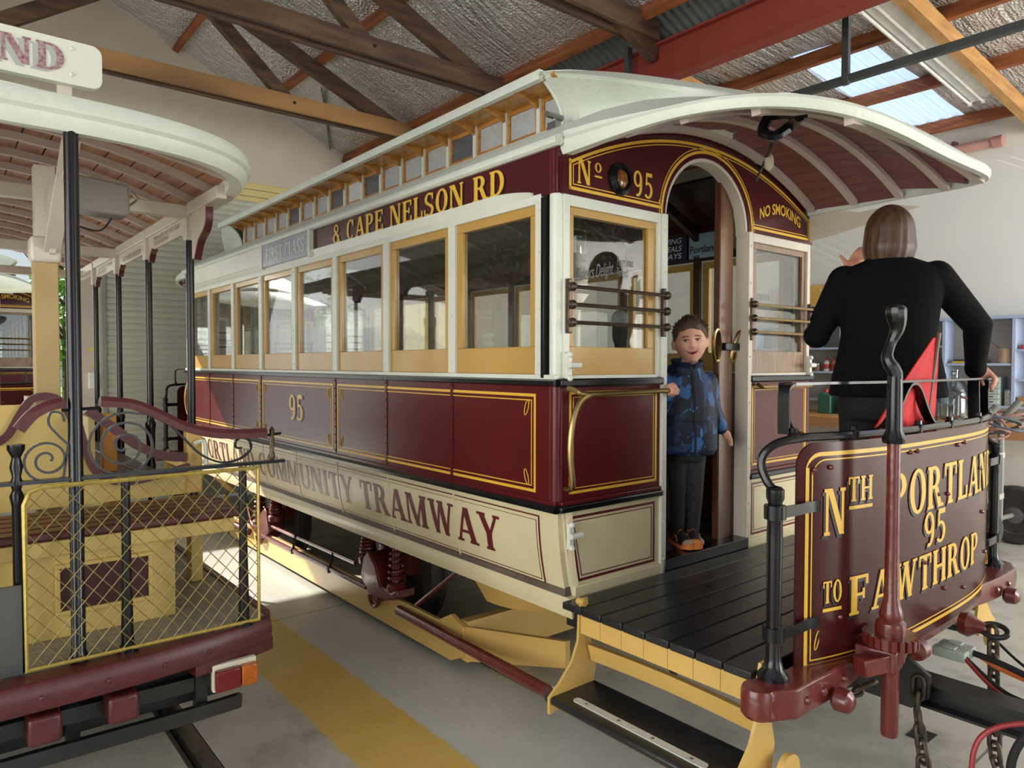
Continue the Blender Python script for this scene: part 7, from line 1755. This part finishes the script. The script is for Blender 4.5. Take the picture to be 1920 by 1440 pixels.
# face details
eye_w = M('eye_white', (226, 222, 216), 0.25); iris = M('brown_iris', (64, 42, 30), 0.2); brow = M('brown_brow', (104, 74, 52), 0.7); lip = M('lip_pink', (176, 92, 84), 0.5); mouth_d = M('mouth_dark', (78, 30, 30), 0.6); teeth = M('teeth', (236, 230, 218), 0.3)
def face(px, pz, lift=0.0):
    """point on the face at height pz and sideways px"""
    best = None
    ph = math.asin(max(-1, min(1, pz/0.113)))
    rx = 0.083*math.cos(ph)*(1 - 0.26*max(0, -pz/0.113)**1.7)
    th = math.asin(max(-0.98, min(0.98, px/max(rx, 1e-4)))); p = hs(th, ph)
    return p + HF*lift
for s in (-1, 1):
    c = face(0.031*s, 0.004)
    e_ = MB(); q = MB().ball((0, 0, 0), (0.0125, 0.006, 0.0062), 14, 8); e_.add([c + HR*p.x + HF*(p.y - 0.0005) + V((0, 0, p.z)) for p in q.v], q.f)
    eo = e_.build('eye', eye_w, ch)
    e_ = MB(); q = MB().ball((0, 0, 0), (0.0056, 0.003, 0.0056), 12, 8); e_.add([c + HR*(p.x + 0.001) + HF*(p.y + 0.0045) + V((0, 0, p.z + 0.0005)) for p in q.v], q.f)
    e_.build('iris', iris, ch if False else eo)
    pts = [face(0.031*s + 0.0145*u, 0.0085 + 0.0035*(1 - u*u), 0.0035) for u in arange(-1, 1, 9)]
    MB().tube(pts, 0.0026, 6).build('eyelid', brow, eo)
    pts = [face(0.031*s + 0.014*u, -0.0045 - 0.0015*(1 - u*u), 0.001) for u in arange(-1, 1, 9)]
    MB().tube(pts, 0.0018, 6).build('eyelid', skin_c, eo)
    pts = [face(0.032*s + 0.019*u, 0.0225 + 0.004*(1 - u*u) - 0.002*u*s, 0.001) for u in arange(-1, 1, 9)]
    MB().tube(pts, 0.0032, 6, scales=[0.5, 0.9, 1, 1, 1, 1, 0.9, 0.7, 0.4]).build('eyebrow', brow, ch)
mw = 0.029
up = [face(mw*u, -0.0545 + 0.0085*u*u, 0.002) for u in arange(-1, 1, 13)]; dn = [face(mw*u, -0.0655 + 0.0195*u*u, 0.002) for u in arange(-1, 1, 13)]
mo = MB().strip(up, dn, HF*0.0015).build('mouth', mouth_d, ch)
up2 = [face(mw*0.8*u, -0.0555 + 0.0075*u*u, 0.0042) for u in arange(-1, 1, 11)]; dn2 = [face(mw*0.8*u, -0.0605 + 0.0125*u*u, 0.0042) for u in arange(-1, 1, 11)]
MB().strip(up2, dn2, HF*0.001).build('teeth', teeth, mo)
MB().tube(up, 0.0028, 6, scales=[0.3, .6, .8, 1, 1, 1, .9, 1, 1, 1, .8, .6, 0.3]).build('lip', lip, mo)
MB().tube(dn, 0.0034, 6, scales=[0.3, .6, .8, 1, 1, 1, 1, 1, 1, 1, .8, .6, 0.3]).build('lip', lip, mo)
# short hair: cropped cap with a raised quiff
hair_c = M('short_brown_hair', (96, 70, 50), 0.6, var=0.35, scale=30, stretch=(1, 1, 0.5), rgb2=(60, 42, 30), bump=0.5, bscale=140)
hair_s = M('cropped_side_hair', (132, 100, 78), 0.7, var=0.25, scale=60)
rnd = random.Random(2)
def hairline(th):
    a = abs(((th + PI) % (2*PI)) - PI)
    if a < 0.75: return 0.56 + 0.06*math.cos(a*4)
    if a < 1.15: return 0.56 - (a - 0.75)/0.4*0.42
    if a < 1.75: return 0.14 - 0.20*((a - 1.15)/0.6)
    return -0.06 - 0.45*min(1, (a - 1.75)/0.9)
def hsh(th, t, o):
    ph = hairline(th) + (PI/2 - 0.01 - hairline(th))*t
    p = hs(th, ph); d = (p - HC).normalized()
    return p + d*o
ths = arange(-PI, PI, 97)
hm_ = MB().slab(lambda th, t: hsh(th, t, 0.003 + 0.017*min(1, t*1.5)*(0.8 + 0.2*math.sin(th*23 + t*9)) + 0.010*max(0, math.cos(th))*math.sin(PI*min(1, t*1.2))), ths, arange(0, 1, 20), lambda th, t: hsh(th, t, -0.004)).build('hair', hair_c, ch, smooth=70)
m = MB()
for _ in range(420):
    th = rnd.uniform(-PI, PI); t = rnd.uniform(0.28, 1.0)
    p = hsh(th, t, 0.012); d = (p - HC).normalized(); q = p + d*rnd.uniform(0.010, 0.022) + HF*rnd.uniform(-0.004, 0.012) + HR*rnd.uniform(-0.012, 0.004)
    m.tube([p, p.lerp(q, 0.5) + V((0, 0, 0.002)), q], 0.0034, 4, scales=[1, 0.7, 0.15])
m.build('hair_tufts', hair_c, hm_, kind='stuff')
# jacket
def jacket_mat():
    mt = M('blue_leaf_print_fabric', (30, 52, 92), 0.6, var=0.2, scale=8)
    nt = mt.node_tree; Lk = nt.links; b = nt.nodes['Principled BSDF']
    tc = nt.nodes.new('ShaderNodeTexCoord')
    mp = nt.nodes.new('ShaderNodeMapping'); mp.inputs['Scale'].default_value = (1, 1, 0.6); mp.inputs['Rotation'].default_value = (0.5, 0.3, 0.4)
    Lk.new(tc.outputs['Object'], mp.inputs['Vector'])
    v1 = nt.nodes.new('ShaderNodeTexVoronoi'); v1.inputs['Scale'].default_value = 17; v1.inputs['Randomness'].default_value = 1
    v2 = nt.nodes.new('ShaderNodeTexVoronoi'); v2.inputs['Scale'].default_value = 34
    nz = nt.nodes.new('ShaderNodeTexNoise'); nz.inputs['Scale'].default_value = 13; nz.inputs['Detail'].default_value = 3
    for q in (v1, v2, nz): Lk.new(mp.outputs[0], q.inputs['Vector'])
    r1 = nt.nodes.new('ShaderNodeValToRGB'); r1.color_ramp.interpolation = 'CONSTANT'
    r1.color_ramp.elements[0].color = lin((20, 30, 50)); e = r1.color_ramp.elements
    e[1].position = 0.36; e[1].color = lin((34, 66, 116))
    for pos, c in ((0.52, (24, 40, 70)), (0.64, (52, 104, 164)), (0.74, (26, 44, 78)), (0.9, (88, 130, 170))):
        k_ = e.new(pos); k_.color = lin(c)
    sp = nt.nodes.new('ShaderNodeSeparateColor'); Lk.new(v1.outputs['Color'], sp.inputs[0])
    ad = nt.nodes.new('ShaderNodeMath'); ad.operation = 'MULTIPLY_ADD'; ad.inputs[1].default_value = 0.8
    ns = nt.nodes.new('ShaderNodeMath'); ns.operation = 'MULTIPLY_ADD'; ns.inputs[1].default_value = 0.7; ns.inputs[2].default_value = -0.25
    Lk.new(nz.outputs['Fac'], ns.inputs[0]); Lk.new(sp.outputs[0], ad.inputs[0]); Lk.new(ns.outputs[0], ad.inputs[2])
    Lk.new(ad.outputs[0], r1.inputs['Fac'])
    gt = nt.nodes.new('ShaderNodeMath'); gt.operation = 'LESS_THAN'; gt.inputs[1].default_value = 0.13; Lk.new(v2.outputs['Distance'], gt.inputs[0])
    mx = nt.nodes.new('ShaderNodeMix'); mx.data_type = 'RGBA'; Lk.new(gt.outputs[0], mx.inputs[0]); Lk.new(r1.outputs[0], mx.inputs[6]); mx.inputs[7].default_value = lin((70, 112, 160))
    Lk.new(mx.outputs[2], b.inputs['Base Color'])
    return mt
jk = jacket_mat()
m = MB()
loft(m, [ring(0.475, 0.145, 0.105), ring(0.50, 0.158, 0.118), ring(0.60, 0.162, 0.12), ring(0.72, 0.152, 0.112), ring(0.80, 0.145, 0.10), ring(0.86, 0.13, 0.088), ring(0.905, 0.09, 0.075), ring(0.945, 0.066, 0.066)])
for a, b_, c in ((sR, eR, wR.lerp(eR, 0.1)), (sL, eL, wL.lerp(eL, 0.1))):
    limb(m, [a, b_, c], [0.060, 0.054, 0.036], 14); d = (c - b_).normalized(); limb(m, [c - d*0.012, c + d*0.006], [0.038, 0.034], 12)
ell(m, L(0, -0.085, 0.90), (0.088, 0.05, 0.06), (Rr, F)); ell(m, L(0.05, -0.05, 0.905), (0.045, 0.05, 0.04), (Rr, F)); ell(m, L(-0.05, -0.05, 0.905), (0.045, 0.05, 0.04), (Rr, F))
ell(m, L(0, -0.115, 0.87), (0.075, 0.045, 0.075), (Rr, F))
jo = solid('jacket', m, jk, ch, 0.0055, 4)
MB().slab(lambda a, t: L((0.060 + 0.022*t)*math.sin(a), 0.004 + (0.058 + 0.026*t)*math.cos(a), 0.925 + 0.04*t - 0.012*math.cos(a)), arange(0.18, 2*PI - 0.18, 41), arange(0, 1, 4), lambda a, t: L((0.066 + 0.022*t)*math.sin(a), 0.004 + (0.064 + 0.026*t)*math.cos(a), 0.922 + 0.04*t - 0.012*math.cos(a))).build('collar', M('jacket_collar_navy', (24, 36, 60), 0.6), jo)
zp = [L(0.0, 0.072, 0.915), L(0, 0.086, 0.875), L(0, 0.101, 0.80), L(0, 0.113, 0.72), L(0, 0.121, 0.60), L(0, 0.119, 0.51), L(0, 0.110, 0.48)]
MB().flat([p - V((0, 0, 0)) for p in catmull(zp, 4)], 0.006, 0.010, up=F).build('zip', black_rub, jo)
MB().tube([L(0.163*math.sin(a), 0.1215*math.cos(a), 0.655) for a in arange(0, 2*PI, 41)[:-1]], 0.0022, 5, closed=True).build('waist_seam', M('seam_navy', (16, 24, 40), 0.7), jo)
MB().tube([L(0.152*math.sin(a), 0.113*math.cos(a), 0.492) for a in arange(0, 2*PI, 41)[:-1]], 0.006, 6, closed=True).build('hem', M('hem_navy', (24, 36, 62), 0.7), jo)
# trousers and shoes
m = MB()
loft(m, [ring(0.54, 0.10, 0.08), ring(0.46, 0.102, 0.08), ring(0.44, 0.095, 0.07)])
for s in (-1, 1): limb(m, [L(0.048*s, 0, 0.46), L(0.045*s, 0.012, 0.27), L(0.042*s, 0.0, 0.075)], [0.058, 0.043, 0.034], 14)
solid('trousers', m, M('charcoal_jeans', (50, 52, 54), 0.8, var=0.2, scale=30), ch, 0.006, 3)
sole_o = M('orange_sole', (222, 130, 62), 0.6); upper_b = M('shoe_black', (30, 28, 28), 0.7); tan_s = M('shoe_tan', (176, 156, 124), 0.7)
for s in (-1, 1):
    yaw = 0.25 if s < 0 else -0.1
    f2 = (F + Rr*yaw).normalized(); r2 = V((f2.y, -f2.x, 0)); c = L(0.046*s, -0.045, 0.0)
    Q = lambda r, f, z: c + r2*r + f2*f + V((0, 0, z))
    m = MB(); rings = []
    for f, w, h in ((0.0, 0.026, 0.075), (0.04, 0.032, 0.088), (0.08, 0.034, 0.072), (0.12, 0.038, 0.055), (0.155, 0.037, 0.044), (0.178, 0.026, 0.034), (0.188, 0.012, 0.024)):
        rings.append([Q(w*math.cos(t), f, 0.012 + max(0, math.sin(t))*h) for t in arange(-0.3, PI + 0.3, 13)])
    loft(m, rings)
    so = m.build('shoe', upper_b, ch, smooth=60)
    m = MB(); rings = []
    for f, w in ((-0.006, 0.02), (0.0, 0.029), (0.05, 0.034), (0.11, 0.039), (0.155, 0.041), (0.18, 0.032), (0.196, 0.014)):
        up_ = 0.014 if f > 0.17 else 0.0
        rings.append([Q(-w, f, up_*0.4), Q(w, f, up_*0.4), Q(w, f, 0.020 + up_), Q(-w, f, 0.020 + up_)])
    loft(m, rings); m.build('sole', sole_o, so, smooth=50)
    m = MB(); m.ball((0, 0, 0), (0.036, 0.03, 0.026), 12, 8); m.xf(lambda p: Q(p.x, 0.162 + p.y, 0.026 + p.z)); m.build('toe_cap', sole_o if s < 0 else tan_s, so)
    for k in range(4):
        f = 0.06 + 0.022*k; MB().tube([Q(0.030*math.cos(t), f + 0.006*math.cos(t), 0.014 + (0.080 - 0.012*k)*math.sin(t)) for t in arange(0.7, PI - 0.7, 9)], 0.0028, 5).build('lace', sole_o, so)
    m = MB()
    for sg in (1, -1): m.tube([Q(sg*0.036, 0.05, 0.03), Q(sg*0.034, 0.085, 0.06), Q(sg*0.037, 0.11, 0.03)], 0.0035, 5)
    m.build('shoe_stripe', sole_o, so, kind='stuff')
